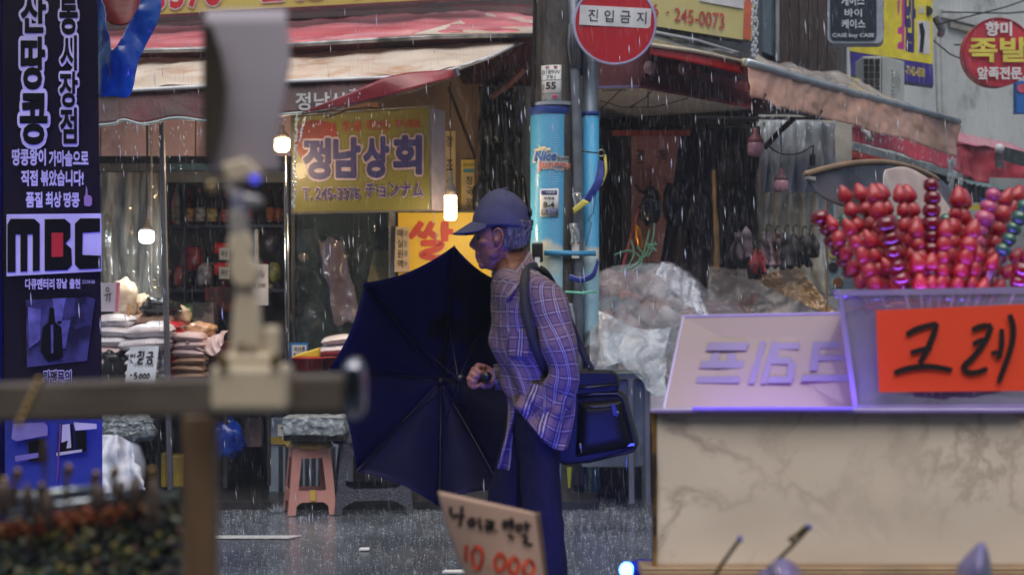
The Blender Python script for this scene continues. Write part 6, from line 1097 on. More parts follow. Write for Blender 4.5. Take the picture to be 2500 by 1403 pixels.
SK = [('t', 2003, 532, 2075, 664, 3.60, 5, 42, 'dark cherry skewer leaning far left, outermost at the left'), ('s', 2030, 545, 2100, 685, 3.56, 5, 42, 'strawberry skewer leaning left just inside the outermost cherry one'),
 ('s', 2063, 474, 2150, 690, 3.62, 7, 42, 'strawberry skewer with the leftmost high tip'), ('s', 2100, 470, 2172, 690, 3.66, 7, 42, 'strawberry skewer second of the high tips from the left'), ('s', 2134, 474, 2190, 690, 3.60, 7, 43, 'strawberry skewer third of the high tips from the left'),
 ('s', 2154, 470, 2215, 685, 3.70, 7, 40, 'strawberry skewer tucked behind the third high tip'), ('s', 2072, 555, 2135, 690, 3.52, 5, 42, 'lower strawberry skewer in front below the leftmost high tip'), ('g', 2064, 538, 2130, 680, 3.74, 5, 40, 'green grape skewer behind the left strawberries'),
 ('t', 2163, 548, 2200, 682, 3.46, 5, 44, 'dark cherry skewer standing in front left of centre'), ('s', 2196, 474, 2240, 690, 3.60, 7, 41, 'strawberry skewer, left of a pair left of the tall cherry skewer'), ('s', 2219, 474, 2262, 690, 3.66, 7, 41, 'strawberry skewer, right of a pair left of the tall cherry skewer'),
 ('g', 2150, 534, 2190, 690, 3.72, 5, 38, 'green grape skewer peeping behind the front cherry skewer'), ('g', 2196, 540, 2222, 690, 3.76, 5, 38, 'green grape skewer between strawberries left of centre'),
 ('t', 2275, 452, 2274, 640, 3.52, 6, 46, 'tallest skewer of dark cherries rising in the centre'), ('s', 2236, 560, 2256, 690, 3.50, 4, 42, 'short strawberry skewer left below the tallest skewer'), ('s', 2340, 482, 2312, 690, 3.58, 6, 46, 'strawberry skewer right of the tallest one with a large tip'),
 ('s', 2354, 488, 2336, 690, 3.64, 6, 43, 'strawberry skewer hidden behind the large-tipped one'), ('g', 2312, 536, 2304, 690, 3.74, 5, 36, 'green grape skewer right of the tallest skewer'), ('s', 2306, 560, 2296, 690, 3.50, 5, 42, 'strawberry skewer just right below the tallest skewer'),
 ('p', 2424, 476, 2372, 620, 3.56, 5, 44, 'skewer of lilac pink sweets right of centre'), ('s', 2456, 484, 2398, 690, 3.60, 6, 45, 'strawberry skewer right of the lilac sweets'), ('s', 2484, 474, 2424, 690, 3.66, 7, 44, 'strawberry skewer with the rightmost high tip'),
 ('g', 2502, 506, 2450, 610, 3.50, 4, 44, 'green grape skewer at the right edge of the picture'), ('s', 2376, 560, 2338, 690, 3.50, 5, 46, 'strawberry skewer below the lilac sweets in front'), ('s', 2410, 552, 2370, 690, 3.58, 5, 42, 'strawberry skewer between the lilac and green ones'),
 ('s', 2424, 640, 2400, 700, 3.5, 2, 42, 'short strawberry skewer low at the right'), ('o', 2452, 620, 2440, 660, 3.7, 2, 34, 'short tangerine skewer low behind the crossing sticks'), ('t', 2510, 630, 2486, 690, 3.46, 3, 46, 'dark cherry skewer cut by the right edge'),
 ('s', 2482, 625, 2440, 700, 3.54, 3, 40, 'small strawberry skewer low near the right edge'), ('s', 2274, 640, 2272, 690, 3.48, 2, 40, 'short strawberry skewer under the tallest cherry skewer'), ('s', 2165, 650, 2185, 700, 3.56, 2, 42, 'short strawberry skewer low left of the front cherry one'),
 ('s', 2120, 585, 2160, 695, 3.58, 4, 42, 'strawberry skewer behind the lower left cluster'), ('s', 2345, 640, 2340, 690, 3.56, 2, 42, 'short strawberry skewer low right of centre'), ('s', 2238, 640, 2244, 690, 3.46, 2, 42, 'short strawberry skewer low left of centre'), ('s', 2385, 620, 2370, 690, 3.52, 3, 42, 'short strawberry skewer below the green and lilac ones')]
for s in SK: skewer(*s)
for i, (x0, y0, x1, y1) in enumerate(((2460, 600, 2400, 730), (2474, 604, 2412, 735), (2492, 600, 2428, 735), (2400, 640, 2376, 720))):
    mb = MB(); mb.tube([P(x0, y0, 3.62), P(x1, y1, 3.64), P(x1-(x0-x1)*1.2, 960, 3.66)], .0024, 6); tag(mb.build('bare_stick', M('greyish_stick', (176, 150, 160), .5, bump=0)), 'bare bamboo stick between the skewers at the right, '+['left one of a parallel three', 'middle one of a parallel three', 'right one of a parallel three', 'lone one further left'][i], 'stick', 'bare sticks in the acrylic box')
# items inside the lower box, reddish
lump('fruit_heap', 'blurred red heap of fruit low inside the acrylic box', 'fruit', 2330, 905, 330, 120, FT+.18, M('dim_red_fruit', (120, 26, 40), .3, c2=(70, 20, 34), scale=12, coat=.6), dep=.1, amp=.3, fr=5, seed=21)
lump('fruit_heap', 'red candied fruit just under the box rim behind the orange card', 'fruit', 2230, 752, 230, 40, FT+.2, M('red_candied', (170, 22, 36), .2, c2=(120, 12, 26), scale=18, coat=1), dep=.06, amp=.4, fr=7, seed=22)
# ================= blue market lamps =================
m_blueglow = M('blue_lit_lens', (60, 90, 255), .3, bump=0, emit=22, ecol=(.03, .12, 1))
def blue_lamp(px, py, D, aim, power, label, ang=110):
    c = P(px, py, D); root = thing('blue_lamp', label, 'lamp', c, 'blue market lamps'); d = (aim-c).normalized()
    mb = MB(); mb.ball(c, (.016, .016, .017), 16); mb.build('lens', m_blueglow, root, smooth=True)
    mb = MB(); mb.lathe([(.02, 0), (.026, .02), (.026, .07), (0, .072)], c+Vector((.012, .0, 0)), 16, axis=(1, .1, -.1)); mb.build('housing', M('blue_plastic_housing', (30, 40, 190), .3, coat=.5), root, smooth=True)
    l = bpy.data.lights.new('blue_light', 'SPOT'); l.energy = power; l.color = (.06, .08, 1); l.spot_size = R(ang); l.spot_blend = .8; l.shadow_soft_size = .03
    o = bpy.data.objects.new('blue_light', l); o.location = d*.03; o.rotation_euler = (-d).to_track_quat('Z', 'Y').to_euler(); link(o, root)
    l2 = l.copy(); l2.energy = 150; l2.color = (.12, .08, 1); l2.spot_size = R(34); l2.spot_blend = 1; d = (P(125, 560, 5.6)-c).normalized(); o = bpy.data.objects.new('blue_light', l2); o.location = d*.03; o.rotation_euler = (-d).to_track_quat('Z', 'Y').to_euler(); link(o, root)  # extra spot added to the lamp just to tint the banner violet
blue_lamp(1530, 1390, 3.6, P(930, 1000, 5.3), 46, 'small glowing blue lamp at the bottom edge left of the marble stand', 100)
# ================= socks price card =================
pc = thing('socks_price_card', 'tilted cream card with black Korean writing and orange price at the bottom centre', 'price card', P(1220, 1500, 2.6)); D = 2.6
def cardp(u, v):
    L_ = Vector((lerp(1070, 1155, v**1.3), lerp(1198, 1450, v))); R_ = Vector((lerp(1306, 1334, v), lerp(1250, 1450, v)))
    x = lerp(L_.x, R_.x, u); y = lerp(L_.y, R_.y, u); return P(x, y, D+.03*(u-.5)**2*4-.03*(1-v)*.5)
mb = MB(); mb.grid(cardp, 24, 20); mb.build('card', M('cream_card_stock', (206, 172, 152), .7, c2=(198, 162, 142), bump=.03), pc, smooth=True, solid=.0015)
mb = MB(); mb.grid(lambda u, v: cardp(1, v)+Vector((.0+.008*math.sin(u*2.6)*(1-.3*v), .04*u, -.004*u)), 8, 16); mb.build('curled_edge', M('brown_card_back', (120, 92, 66), .7), pc, smooth=True, solid=.001)
def cstroke(lines, w, mt, nm='lettering'):
    mb = MB()
    for li, ln in enumerate(lines):
        k = max(8, 5*len(ln)); pts = [cr([(float(a), float(b)) for a, b in ln], i/k) for i in range(k+1)]; vs = []
        def inv(px, py):
            v = max(0, min(1.2, (py-(1198+ (px-1070)*.215))/(205))); 
            return v
        P3 = []
        for x, y in pts:
            lo_, hi_ = 0, 1
            v = .5; u = .5
            for _ in range(12):
                Lx, Ly = lerp(1070, 1155, v**1.3), lerp(1198, 1450, v); Rx, Ry = lerp(1306, 1334, v), lerp(1250, 1450, v)
                u = (x-Lx)/(Rx-Lx); yy = lerp(Ly, Ry, u); v = max(0.001, min(1, v+(y-yy)/230))
            P3.append(cardp(u, v)+Vector((0, -.003-.0002*li, 0)))
        for i, p in enumerate(P3):
            t = (P3[min(i+1, k)]-P3[max(i-1, 0)]).normalized(); s = t.cross(Vector((0, -1, 0))).normalized()*w*.5; vs += [p+s, p-s]
        mb.add(vs, [(2*i, 2*i+1, 2*i+3, 2*i+2) for i in range(k)])
    return mb.build(nm, mt, pc)
cstroke([[(1101, 1236), (1100, 1250), (1106, 1258), (1120, 1255)], [(1128, 1234), (1126, 1262), (1122, 1284)], [(1127, 1258), (1134, 1256)],
         [(1152, 1264), (1144, 1272), (1148, 1281), (1158, 1276), (1156, 1266), (1150, 1265)], [(1170, 1262), (1172, 1282), (1174, 1292)],
         [(1184, 1270), (1198, 1272), (1194, 1286), (1186, 1294)], [(1182, 1282), (1194, 1282)], [(1204, 1268), (1202, 1294)], [(1212, 1292), (1212, 1296)],
         [(1236, 1268), (1229, 1275), (1233, 1284), (1241, 1278), (1237, 1268)], [(1248, 1262), (1250, 1290)], [(1250, 1272), (1256, 1271)], [(1250, 1280), (1257, 1279)], [(1242, 1300), (1247, 1308), (1256, 1312)],
         [(1268, 1276), (1262, 1284), (1268, 1292), (1275, 1285), (1269, 1276)], [(1284, 1270), (1286, 1296)], [(1286, 1282), (1296, 1280)], [(1274, 1304), (1282, 1306), (1286, 1314), (1280, 1320), (1300, 1330)]], .0056, m_mk)
cstroke([[(1139, 1328), (1138, 1350), (1137, 1370)], [(1164, 1332), (1153, 1350), (1158, 1380), (1170, 1384), (1178, 1360), (1174, 1338), (1162, 1332)], [(1190, 1382), (1192, 1384)], [(1218, 1350), (1208, 1368), (1214, 1388), (1226, 1388), (1234, 1368), (1226, 1352), (1216, 1350)],
         [(1254, 1358), (1243, 1376), (1248, 1396), (1262, 1394), (1266, 1374), (1258, 1360), (1252, 1358)], [(1288, 1366), (1278, 1384), (1284, 1402), (1298, 1400), (1304, 1382), (1296, 1368), (1286, 1366)]], .006, M('orange_red_marker', (226, 76, 40), .6, bump=0))
# hooks and violet shapes at the bottom right
m_hook = M('bent_dark_wire', (110, 96, 70), .3, metal=.8); m_tip = M('violet_hook_tip', (110, 110, 190), .3)
def hook(label, pts, D, tipn=2):
    r = thing('wire_hook', label, 'hook', P(*pts[0], D), 'wire hooks along the bottom edge')
    P3 = [P(*cr([(float(a), float(b)) for a, b in pts], i/24), D) for i in range(25)]
    mb = MB(); mb.tube(P3, .0028, 8); mb.build('wire', m_hook, r, smooth=True); return r
h1 = hook('long straight wire hook with bluish tip, left one at the bottom right', [(1725, 1440), (1760, 1380), (1785, 1345), (1803, 1320)], 2.3); mb = MB(); mb.ball(P(1806, 1315, 2.3), (.004, .004, .006), 10); mb.build('tip_cap', m_tip, h1, smooth=True)
h2 = hook('bent wire hook with bluish elbow, right one at the bottom right', [(1860, 1402), (1905, 1360), (1945, 1320), (1972, 1290), (1977, 1283), (1968, 1284), (1950, 1300), (1933, 1314)], 2.3); mb = MB(); mb.ball(P(1976, 1286, 2.295), (.0042, .004, .005), 10); mb.build('tip_cap', m_tip, h2, smooth=True); mb = MB(); mb.ball(P(1932, 1315, 2.3), .0045, 10); mb.build('end_bead', m_hook, h2, smooth=True)
m_pet = M('lilac_translucent_film', (170, 160, 214), .3, alpha=.8, bump=0, coat=.5)
for i, (pts, l) in enumerate((([(1860, 1440), (1880, 1380), (1908, 1362), (1940, 1376), (1962, 1410), (1960, 1450)], 'pale lilac rounded plastic piece under the bent hook'), ([(1830, 1440), (1852, 1398), (1876, 1392), (1890, 1420), (1880, 1450)], 'small pale lilac plastic tip left of the rounded one'), ([(2330, 1450), (2338, 1385), (2366, 1348), (2396, 1322), (2412, 1345), (2420, 1400), (2410, 1450)], 'pointed pale lilac plastic sheet at the bottom right'))):
    r = thing('plastic_sheet_tip', l, 'plastic sheet', P(pts[0][0], 1450, 2.1)); pp = [cr([(float(a), float(b)) for a, b in pts], k/24) for k in range(25)]
    cx_ = sum(p[0] for p in pp)/25; mb = MB(); c = P(cx_, 1440, 2.02)
    mb.add([c]+[P(x, y, 2.1) for x, y in pp], [(0, k+1, k+2) for k in range(24)]); mb.build('film', m_pet, r, smooth=True, solid=.001)
# ================= foreground rack =================
DR = 1.45
rk = thing('display_rack', 'blurred wooden rack bar with metal end cap and post in the near left', 'rack', P(480, 1500, DR))
m_rw = M('varnished_brown_wood', (112, 102, 92), .45, c2=(88, 78, 70), scale=6, stretch=(1.5, 8, 8), bump=.1, coat=.2)
def tq(name, x0, y0, x1, y1, D, dep, mt, par, bevel=.004): mb = MB(); pbox(mb, x0, y0, x1, y1, D, dep); return mb.build(name, mt, par, bevel=bevel)
mb = MB(); mb.prism([P(-200, 940, DR+.03), P(842, 912, DR), P(842, 1008, DR), P(-200, 1034, DR+.03)], (0, .03, 0)); mb.build('bar', m_rw, rk, bevel=.004)
mb = MB(); c = P(866, 948, DR+.015); mb.ball(c, (30/F*DR, .02, 78/F*DR), 20, pw=.62); mb.build('end_cap', M('polished_metal_cap', (150, 150, 160), .12, metal=1), rk, smooth=True)
tq('post', 442, 1010, 522, 1560, DR+.01, .03, M('honey_brown_wood', (124, 98, 72), .45, c2=(96, 76, 56), scale=6, stretch=(8, 8, 1.5), bump=.1, coat=.2), rk)
# tag holder clip on the bar
th = thing('tag_holder', 'blurred ivory plastic tag holder with jointed arm clipped on the wooden bar', 'tag holder', P(605, 1010, DR-.01))
m_iv = M('ivory_plastic', (222, 206, 178), .4, c2=(212, 196, 168), bump=.02, coat=.2)
tq('base_clip', 512, 890, 700, 1006, DR-.025, .05, m_iv, th, .006)
tq('clip_shoulder', 536, 862, 668, 892, DR-.02, .035, m_iv, th, .006)
mb = MB(); mb.prism([P(558, 900, DR-.015), P(640, 900, DR-.015), P(632, 760, DR-.015), P(614, 690, DR-.015), P(580, 690, DR-.015), P(566, 770, DR-.015)], (0, .016, 0)); mb.build('upright', m_iv, th, bevel=.003)
tq('side_lever', 640, 795, 682, 900, DR-.012, .014, m_iv, th, .004)
for x, y in ((582, 838), (608, 845)): tq('slot', x, y, x+14, y+26, DR-.018, .006, M('brown_slot', (120, 96, 74), .6), th, 0)
for x, y in ((545, 885), (672, 880)): mb = MB(); mb.ball(P(x, y, DR-.028), (.0045, .003, .008), 10); mb.build('screw', M('brass_dark', (120, 100, 60), .4, metal=.6), th, smooth=True)
for nm, pts, c in (('knuckle', [(556, 640), (578, 622), (618, 628), (634, 660), (622, 700), (578, 704), (560, 676)], m_iv), ('arm_joint', [(560, 570), (604, 560), (618, 600), (612, 640), (566, 640), (552, 606)], m_iv), ('arm_joint', [(556, 512), (596, 506), (604, 548), (598, 578), (560, 576)], M('greyish_joint', (176, 170, 164), .4)), ('arm_joint', [(562, 470), (604, 466), (604, 516), (564, 516)], M('bluish_joint', (150, 150, 176), .4)), ('pivot', [(584, 468), (632, 478), (640, 496), (610, 506), (580, 494)], M('silver_pivot', (206, 200, 196), .3, metal=.5))):
    mb = MB(); mb.prism([P(x, y, DR-.02) for x, y in pts], (0, .02, 0)); mb.build(nm, c, th, bevel=.003)
mb = MB(); mb.prism([P(536, 400, DR-.02), P(600, 384, DR-.02), P(640, 425, DR-.02), P(560, 450, DR-.02)], (0, .02, 0)); mb.build('jaw', m_iv, th, bevel=.003)
mb = MB(); mb.tube([P(560, 440, DR-.01), P(580, 480, DR-.01), P(582, 560, DR-.01), P(592, 660, DR-.01)], .006, 10); mb.build('arm', M('pale_arm', (186, 176, 166), .4), th, smooth=True)
mb = MB(); mb.ball(P(518, 456, DR-.0), (.005, .005, .006), 10); mb.build('wire_loop', M('brass_loop', (200, 176, 130), .3, metal=.5), th, smooth=True)
mb = MB(); mb.ball(P(622, 437, DR-.03), (.0045, .003, .004), 12); mb.build('glint_bead', M('painted_blue_glint', (60, 60, 240), .3, emit=.5, bump=0, ecol=(.1, .1, 1)), th, smooth=True)  # blue glint put in as slight emission, not a lamp
cd = thing('curled_card', 'large blurred blank greyish card curling over above the tag holder', 'card', P(600, 430, DR))
def cc_(u, v):
    # rolls over at the top: v 0 = back of the roll, 1 = bottom
    if v < .25: a = lerp(150, 0, v/.25); y = 62-42*math.sin(R(a))*.9; D = DR+.016*(1-math.cos(R(a)))*.9; xs = (500, 700)
    else: t = (v-.25)/.75; y = lerp(62, 418, t); D = DR-.004*math.sin(t*3.14); xs = (pl([(0, 508), (.2, 536), (.45, 552), (.7, 532), (1, 508)], t), pl([(0, 704), (.25, 710), (.6, 690), (.85, 676), (1, 688)], t))
    return P(lerp(xs[0], xs[1], u), y+(1-u)*3, D+.006*(1-u))
mb = MB(); mb.grid(cc_, 16, 50); mb.build('card', M('lavender_grey_card', (176, 168, 178), .55, c2=(170, 162, 172), bump=0), cd, smooth=True, solid=.001)
mb = MB(); mb.grid(lambda u, v: P(lerp(495, 516, u)+34*math.sin(v*3.14)*u, lerp(60, 400, v), DR+.0-.012*u), 6, 24); mb.build('curled_side', M('olive_brown_card_back', (62, 52, 36), .7), cd, smooth=True, solid=.001)
# hanging goods bottom left
m_rod = M('chrome_rod', (180, 190, 196), .18, metal=.9)
DK = 1.75
kr = thing('hanger_rods', 'two blurred silver hanger rods across the bottom left', 'rod', P(150, 1260, DK))
for a, b_, r in (((-80, 1262), (345, 1206), 11), ((-60, 1222), (245, 1190), 10)):
    mb = MB(); mb.tube([P(*a, DK), P(*b_, DK)], r/F*DK, 12); mb.build('rod', m_rod, kr, smooth=True)
mb = MB(); mb.box(P(40, 1222, DK-.01), P(100, 1200, DK-.01)+Vector((0, .01, 0))); mb.build('rod_sleeve', M('white_sleeve', (206, 212, 220), .3), kr, bevel=.003)
m_gw = M('brass_wire', (176, 146, 96), .25, metal=.9)
for i, (x, y, h) in enumerate(((40, 1155, 90), (100, 1190, 70), (165, 1145, 80), (232, 1160, 60), (278, 1150, 60), (368, 1152, 60), (8, 1175, 60))):
    mb = MB(); mb.tube([P(*cr([(x-4., y+h*1.), (x-2., y+h*.4), (x-6., y+6.), (x+2., y-8.), (x+9., y+2.), (x+4., y+16.)], k/20), DK-.02) for k in range(21)], .0026, 8)
    tag(mb.build('brass_hook', m_gw, smooth=True), 'curled brass wire hook, %s along the silver rods' % ['second from the left', 'third', 'fourth', 'fifth', 'sixth', 'rightmost', 'leftmost'][i], 'hook', 'brass hooks on the silver rods')
mb = MB()
for i in range(7): mb.ball(P(95-i*8, 932+i*17, DR-.03), (.0035, .0035, .0045), 10)
tag(mb.build('bead_chain', m_gw, smooth=True), 'short brass bead chain hanging over the left end of the wooden bar', 'chain', kind=None)
for i, (x, y0, y1, w) in enumerate(((68, 1180, 1260, 26), (118, 1200, 1290, 30), (240, 1180, 1250, 40), (330, 1160, 1250, 34), (375, 1170, 1300, 30), (10, 1170, 1260, 40), (295, 1170, 1220, 30), (110, 1070, 1180, 22))):
    mb = MB(); mb.ball(P(x, (y0+y1)/2, DK-.03), (w/2/F*DK, .008, (y1-y0)/2/F*DK), 14, amp=.35, seed=i); tag(mb.build('hanging_trinket', M('dull_brown_trinket', (104, 84, 72), .5, c2=(66, 54, 50), scale=60, alpha=.85 if i != 7 else .35), smooth=True), 'dull brown trinket hanging on the silver rods, %s from the left' % ['third', 'fourth', 'fifth', 'second to last', 'last', 'first', 'sixth', 'the faint tall one'][i], 'trinket', 'brown trinkets on the silver rods')
tm = [M('mottled_yarn', c, .8, bump=0) for c in ((84, 96, 70), (52, 60, 62), (124, 132, 118), (150, 140, 80), (36, 40, 56), (130, 104, 92), (70, 84, 84), (172, 168, 140))]
mb = MB(); rnd = random.Random(7)
for i in range(2600):
    x = rnd.uniform(-40, 440); top = 1290-.13*x if x < 380 else 1190; y = rnd.uniform(top-14, 1420)
    if x > 330: y = rnd.uniform(1200 if x > 370 else 1225, 1420)
    r = rnd.uniform(7, 13)/F*DK; mb.ball(P(x, y, DK+rnd.uniform(0, .03)), r, 6, m=rnd.randrange(8) if rnd.random() > .3 else rnd.choice((0, 1, 6)))
tag(mb.build('mottled_goods', tm, smooth=True), 'mass of mottled green, grey and yellow tufted goods hanging at the bottom left', 'textile goods', kind='stuff')
mb = MB(); om = [M('orange_tuft', c, .7, bump=0) for c in ((150, 72, 44), (120, 50, 32), (166, 104, 66))]
for i in range(500):
    x = rnd.uniform(-40, 350); y = 1298-.17*x+rnd.gauss(0, 11); mb.ball(P(x, y, DK-.005+rnd.uniform(0, .02)), rnd.uniform(6, 11)/F*DK, 6, m=rnd.randrange(3))
tag(mb.build('orange_trim', om, smooth=True), 'orange tufted band above the mottled goods', 'textile goods', kind='stuff')
mb = MB(); mb.box(P(-60, 1420, DK+.06), P(430, 1300, DK+.06)+Vector((0, .01, 0))); mb.build('x', m_dark) if False else None
# ================= umbrella =================
DU = 5.15
um = thing('umbrella', 'open black umbrella held sideways with its ribbed inside facing the camera', 'umbrella', P(1075, 930, 5.4))
m_nyl = M('black_navy_nylon', (11, 11, 46), .6, c2=(8, 8, 34), scale=3, bump=.15, bs=10, spec=.15); m_rib = M('umbrella_metal', (52, 50, 60), .3, metal=.7)
hub = P(1075, 930, 5.40)
tips = [(1109, 600), (889, 690), (803, 900), (870, 1150), (1072, 1236), (1225, 1195), (1345, 945), (1268, 700)]
tipD = [5.13, 5.10, 5.08, 5.10, 5.14, 5.2, 5.26, 5.2]
TP = [P(x, y, d) for (x, y), d in zip(tips, tipD)]
def ribp(k, t):      # curved rib from hub to tip
    a = hub; b = TP[k % 8]; p = a.lerp(b, t); p.y = lerp(a.y, b.y, t**1.9); return p
for k in range(8):
    def fn(u, v):
        v = max(v, .015); a = ribp(k, v); b = ribp(k+1, v); p = a.lerp(b, u); s = 4*u*(1-u); c = hub.lerp(p, 1-.06*s*v); c.y -= .034*s*v*(1-v*.3)*2; 
        c.y += .01*noise.noise(p*7)*s+.004*noise.noise(p*24)*s; return c
    mb = MB(); mb.grid(fn, 12, 20); mb.build('canopy_panel', m_nyl, um, smooth=True, solid=.0008)
ax_u = (P(1178, 918, 4.86)-hub)
run = hub+ax_u*.45
for k in range(8):
    mb = MB(); mb.tube([ribp(k, i/12)+Vector((0, -.006, 0)) for i in range(13)], .0022, 6); rb_ = mb.build('rib', m_rib, um, smooth=True)
    mb = MB(); mb.tube([run.lerp(ribp(k, .5), i/2)+Vector((0, -.006, 0)) for i in range(3)], .0018, 6); mb.build('stretcher', m_rib, um)
mb = MB(); mb.tube([hub+Vector((0, .05, 0)), hub+ax_u*.96], .0055, 10); mb.build('shaft', m_rib, um, smooth=True)
mb = MB(); mb.tube([run, run+ax_u.normalized()*.04], .013, 12); mb.build('runner', m_black, um, smooth=True)
mb = MB(); mb.tube([hub+Vector((0, -.012, 0)), hub+Vector((0, .012, 0))], .014, 12); mb.build('hub', m_black, um, smooth=True)
hd = ax_u.normalized(); hp = P(1178, 920, 4.86)
mb = MB(); mb.tube([hp-hd*.03, hp+hd*.06], [.012, .014], 12); mb.build('handle', m_black, um, smooth=True)
mb = MB(); c = P(1196, 1208, 5.1); mb.add([c+Vector((-.012, 0, -.03)), c+Vector((.02, 0, -.03)), c+Vector((.03, 0, .03)), c+Vector((.0, 0, .015))], [(0, 1, 2, 3)]); 
# ================= the man =================
DM = 4.83
man = thing('person', 'elderly man in blue cap and plaid shirt walking left with a black shoulder bag', 'person', Vector(((1290-CX)/F*DM, DM, 0)))
def skinmat():
    m = M('weathered_skin', (156, 104, 80), .5, c2=(134, 86, 68), scale=10, bump=.35, bs=80); b = m.node_tree.nodes['Principled BSDF']
    b.inputs['Subsurface Weight'].default_value = .08; b.inputs['Subsurface Radius'].default_value = (.02, .008, .004); return m
m_skin = skinmat()
k_ = DM/F
bmb = MB()
def addl(secs, **kw):
    q = loft(secs, **kw); bmb.add(q.v, q.f)
# head: skull, face, jaw, neck
bmb.ball(P(1234, 556, DM), (62*k_, .074, 62*k_), 32)
addl([(1203, 545, DM, 46, .066, 0), (1201, 565, DM, 44, .067, 3), (1201, 585, DM, 43, .066, 4), (1202, 605, DM, 41, .062, 6), (1204, 622, DM, 38, .056, 8), (1203, 638, DM, 32, .047, 12), (1202, 650, DM, 25, .038, 14), (1202, 660, DM, 15, .026, 14)], n=32, m=30, pw=.9)
addl([(1238, 590, DM, 40, .06, -8), (1226, 620, DM, 30, .052, -20), (1213, 645, DM, 22, .042, -20), (1206, 655, DM, 14, .03, -10)], n=28, m=16)   # jaw
addl([(1250, 585, DM, 40, .058, 8), (1251, 620, DM, 38, .056, 10), (1252, 650, DM, 40, .06, 14), (1256, 690, DM, 50, .075, 14), (1268, 740, DM, 60, .11, 5)], n=28, m=22)   # neck
def ball(x, y, rx, ry, rz, dy=0, rot=0): bmb.ball(P(x, y, DM)+Vector((0, dy, 0)), (rx*k_, ry, rz*k_), 16, rot=Matrix.Rotation(R(rot), 3, 'Y'))
ball(1163, 563, 9, .032, 9)                                  # brow
addl([(1163, 574, DM, 5, .008, 0), (1158, 586, DM, 8, .009, 0), (1154, 597, DM, 9.5, .013, 0), (1156, 605, DM, 8, .016, 8), (1162, 610, DM, 5, .012, 10)], n=14, m=14)  # nose
ball(1153, 600, 5.5, .010, 6); ball(1159, 605, 5, .005, 4, -.014); ball(1159, 605, 5, .005, 4, .014)
ball(1167, 620, 8, .03, 9); ball(1167, 628.5, 7.5, .021, 4.2); ball(1170, 637, 7, .019, 4.5); ball(1178, 648, 10, .022, 9)   # lip area, lips, chin
ball(1183, 592, 16, .02, 12, -.045); ball(1183, 592, 16, .02, 12, .045)   # cheek bones
ball(1205, 618, 18, .014, 16, -.048)
for s in (-1, 1):                                             # ears
    e = [(1208, 583), (1206, 570), (1213, 562), (1222, 563), (1228, 575), (1226, 592), (1220, 605), (1213, 613), (1208, 608)]
    pts = [P(*cr([(float(a), float(b)) for a, b in e], i/18), DM)+Vector((0, s*(.072+.016*math.sin(i/18*3.14)), 0)) for i in range(19)]
    bmb.tube(pts, [.0035]*18+[.005], 8)
    bmb.ball(P(1216, 585, DM)+Vector((0, s*.070, 0)), (9*k_, .007, 20*k_), 14)
    bmb.ball(P(1211, 590, DM)+Vector((0, s*.076, 0)), (4*k_, .006, 7*k_), 10)
for a, b_, c_ in (((1236, 618, -.052), (1243, 648, -.052), (1236, 690, -.035)), ((1229, 616, -.05), (1224, 650, -.035), (1226, 690, -.02))):   # neck tendons
    bmb.tube([P(a[0], a[1], DM)+Vector((0, a[2], 0)), P(b_[0], b_[1], DM)+Vector((0, b_[2], 0)), P(c_[0], c_[1], DM)+Vector((0, c_[2], 0))], [.006, .007, .006], 8)
# trunk, limbs (mostly under clothes)
addl([(1268, 720, DM, 55, .12, 10), (1285, 780, DM, 68, .15, 8), (1290, 860, DM, 58, .13, 0), (1305, 960, DM, 44, .11, 0), (1310, 1050, DM, 42, .11, 0)], n=24, m=16)
addl([(1318, 1030, DM-.07, 46, .07, 0), (1325, 1240, DM-.08, 38, .06, 0), (1345, 1420, DM-.08, 30, .045, 0), (1372, 1740, DM-.08, 20, .03, 0)], n=18, m=16)
addl([(1290, 1030, DM+.08, 44, .07, 0), (1245, 1240, DM+.09, 38, .06, 0), (1222, 1420, DM+.09, 30, .045, 0), (1210, 1740, DM+.09, 20, .03, 0)], n=18, m=16)
addl([(1325, 720, DM-.15, 34, .05, 0), (1358, 800, DM-.19, 30, .04, -20), (1372, 880, DM-.2, 26, .035, -10), (1350, 960, DM-.18, 22, .03, 50), (1310, 1015, DM-.15, 18, .026, 60), (1288, 1040, DM-.13, 15, .02, 60)], n=16, m=20)
DH = 4.88
addl([(1300, 760, DM+.13, 34, .05, 0), (1300, 840, DM+.13, 30, .04, 0), (1285, 895, DM+.1, 26, .033, 60), (1250, 915, DH+.02, 23, .03, 78), (1222, 918, DH, 20, .027, 84), (1205, 918, DH, 20, .025, 88), (1190, 915, DH, 25, .024, 88), (1172, 912, DH, 22, .022, 88), (1160, 912, DH, 12, .016, 88)], n=18, m=40)   # far arm and palm
# fingers curled round the handle
for i, (kx, ky, r) in enumerate(((1168, 893, 8.6), (1158, 902, 8.8), (1152, 914, 8.6), (1153, 927, 7.6))):
    pts = [P(1192-i*2, 898+i*9, DH)+Vector((0, -.012, 0)), P(kx, ky, DH)+Vector((0, -.022, 0)), P(kx-5, ky+9, DH)+Vector((0, -.040, 0)), P(kx+4, ky+16, DH)+Vector((0, -.05, 0)), P(kx+14, ky+15, DH)+Vector((0, -.046, 0))]
    bmb.tube([pts[0].lerp(pts[1], .3)]+pts[1:], [r*k_*1.05, r*k_*1.08, r*k_, r*k_*.9, r*k_*.72], 10)
    bmb.ball(pts[1], r*k_*1.12, 10); bmb.ball(pts[2], r*k_*1.02, 10)
bmb.tube([P(1206, 926, DH)+Vector((0, -.018, 0)), P(1196, 938, DH)+Vector((0, -.034, 0)), P(1182, 940, DH)+Vector((0, -.046, 0)), P(1171, 936, DH)+Vector((0, -.05, 0))], [.011, .0115, .010, .0075], 10)   # thumb
body = bmb.build('body', m_skin, man)
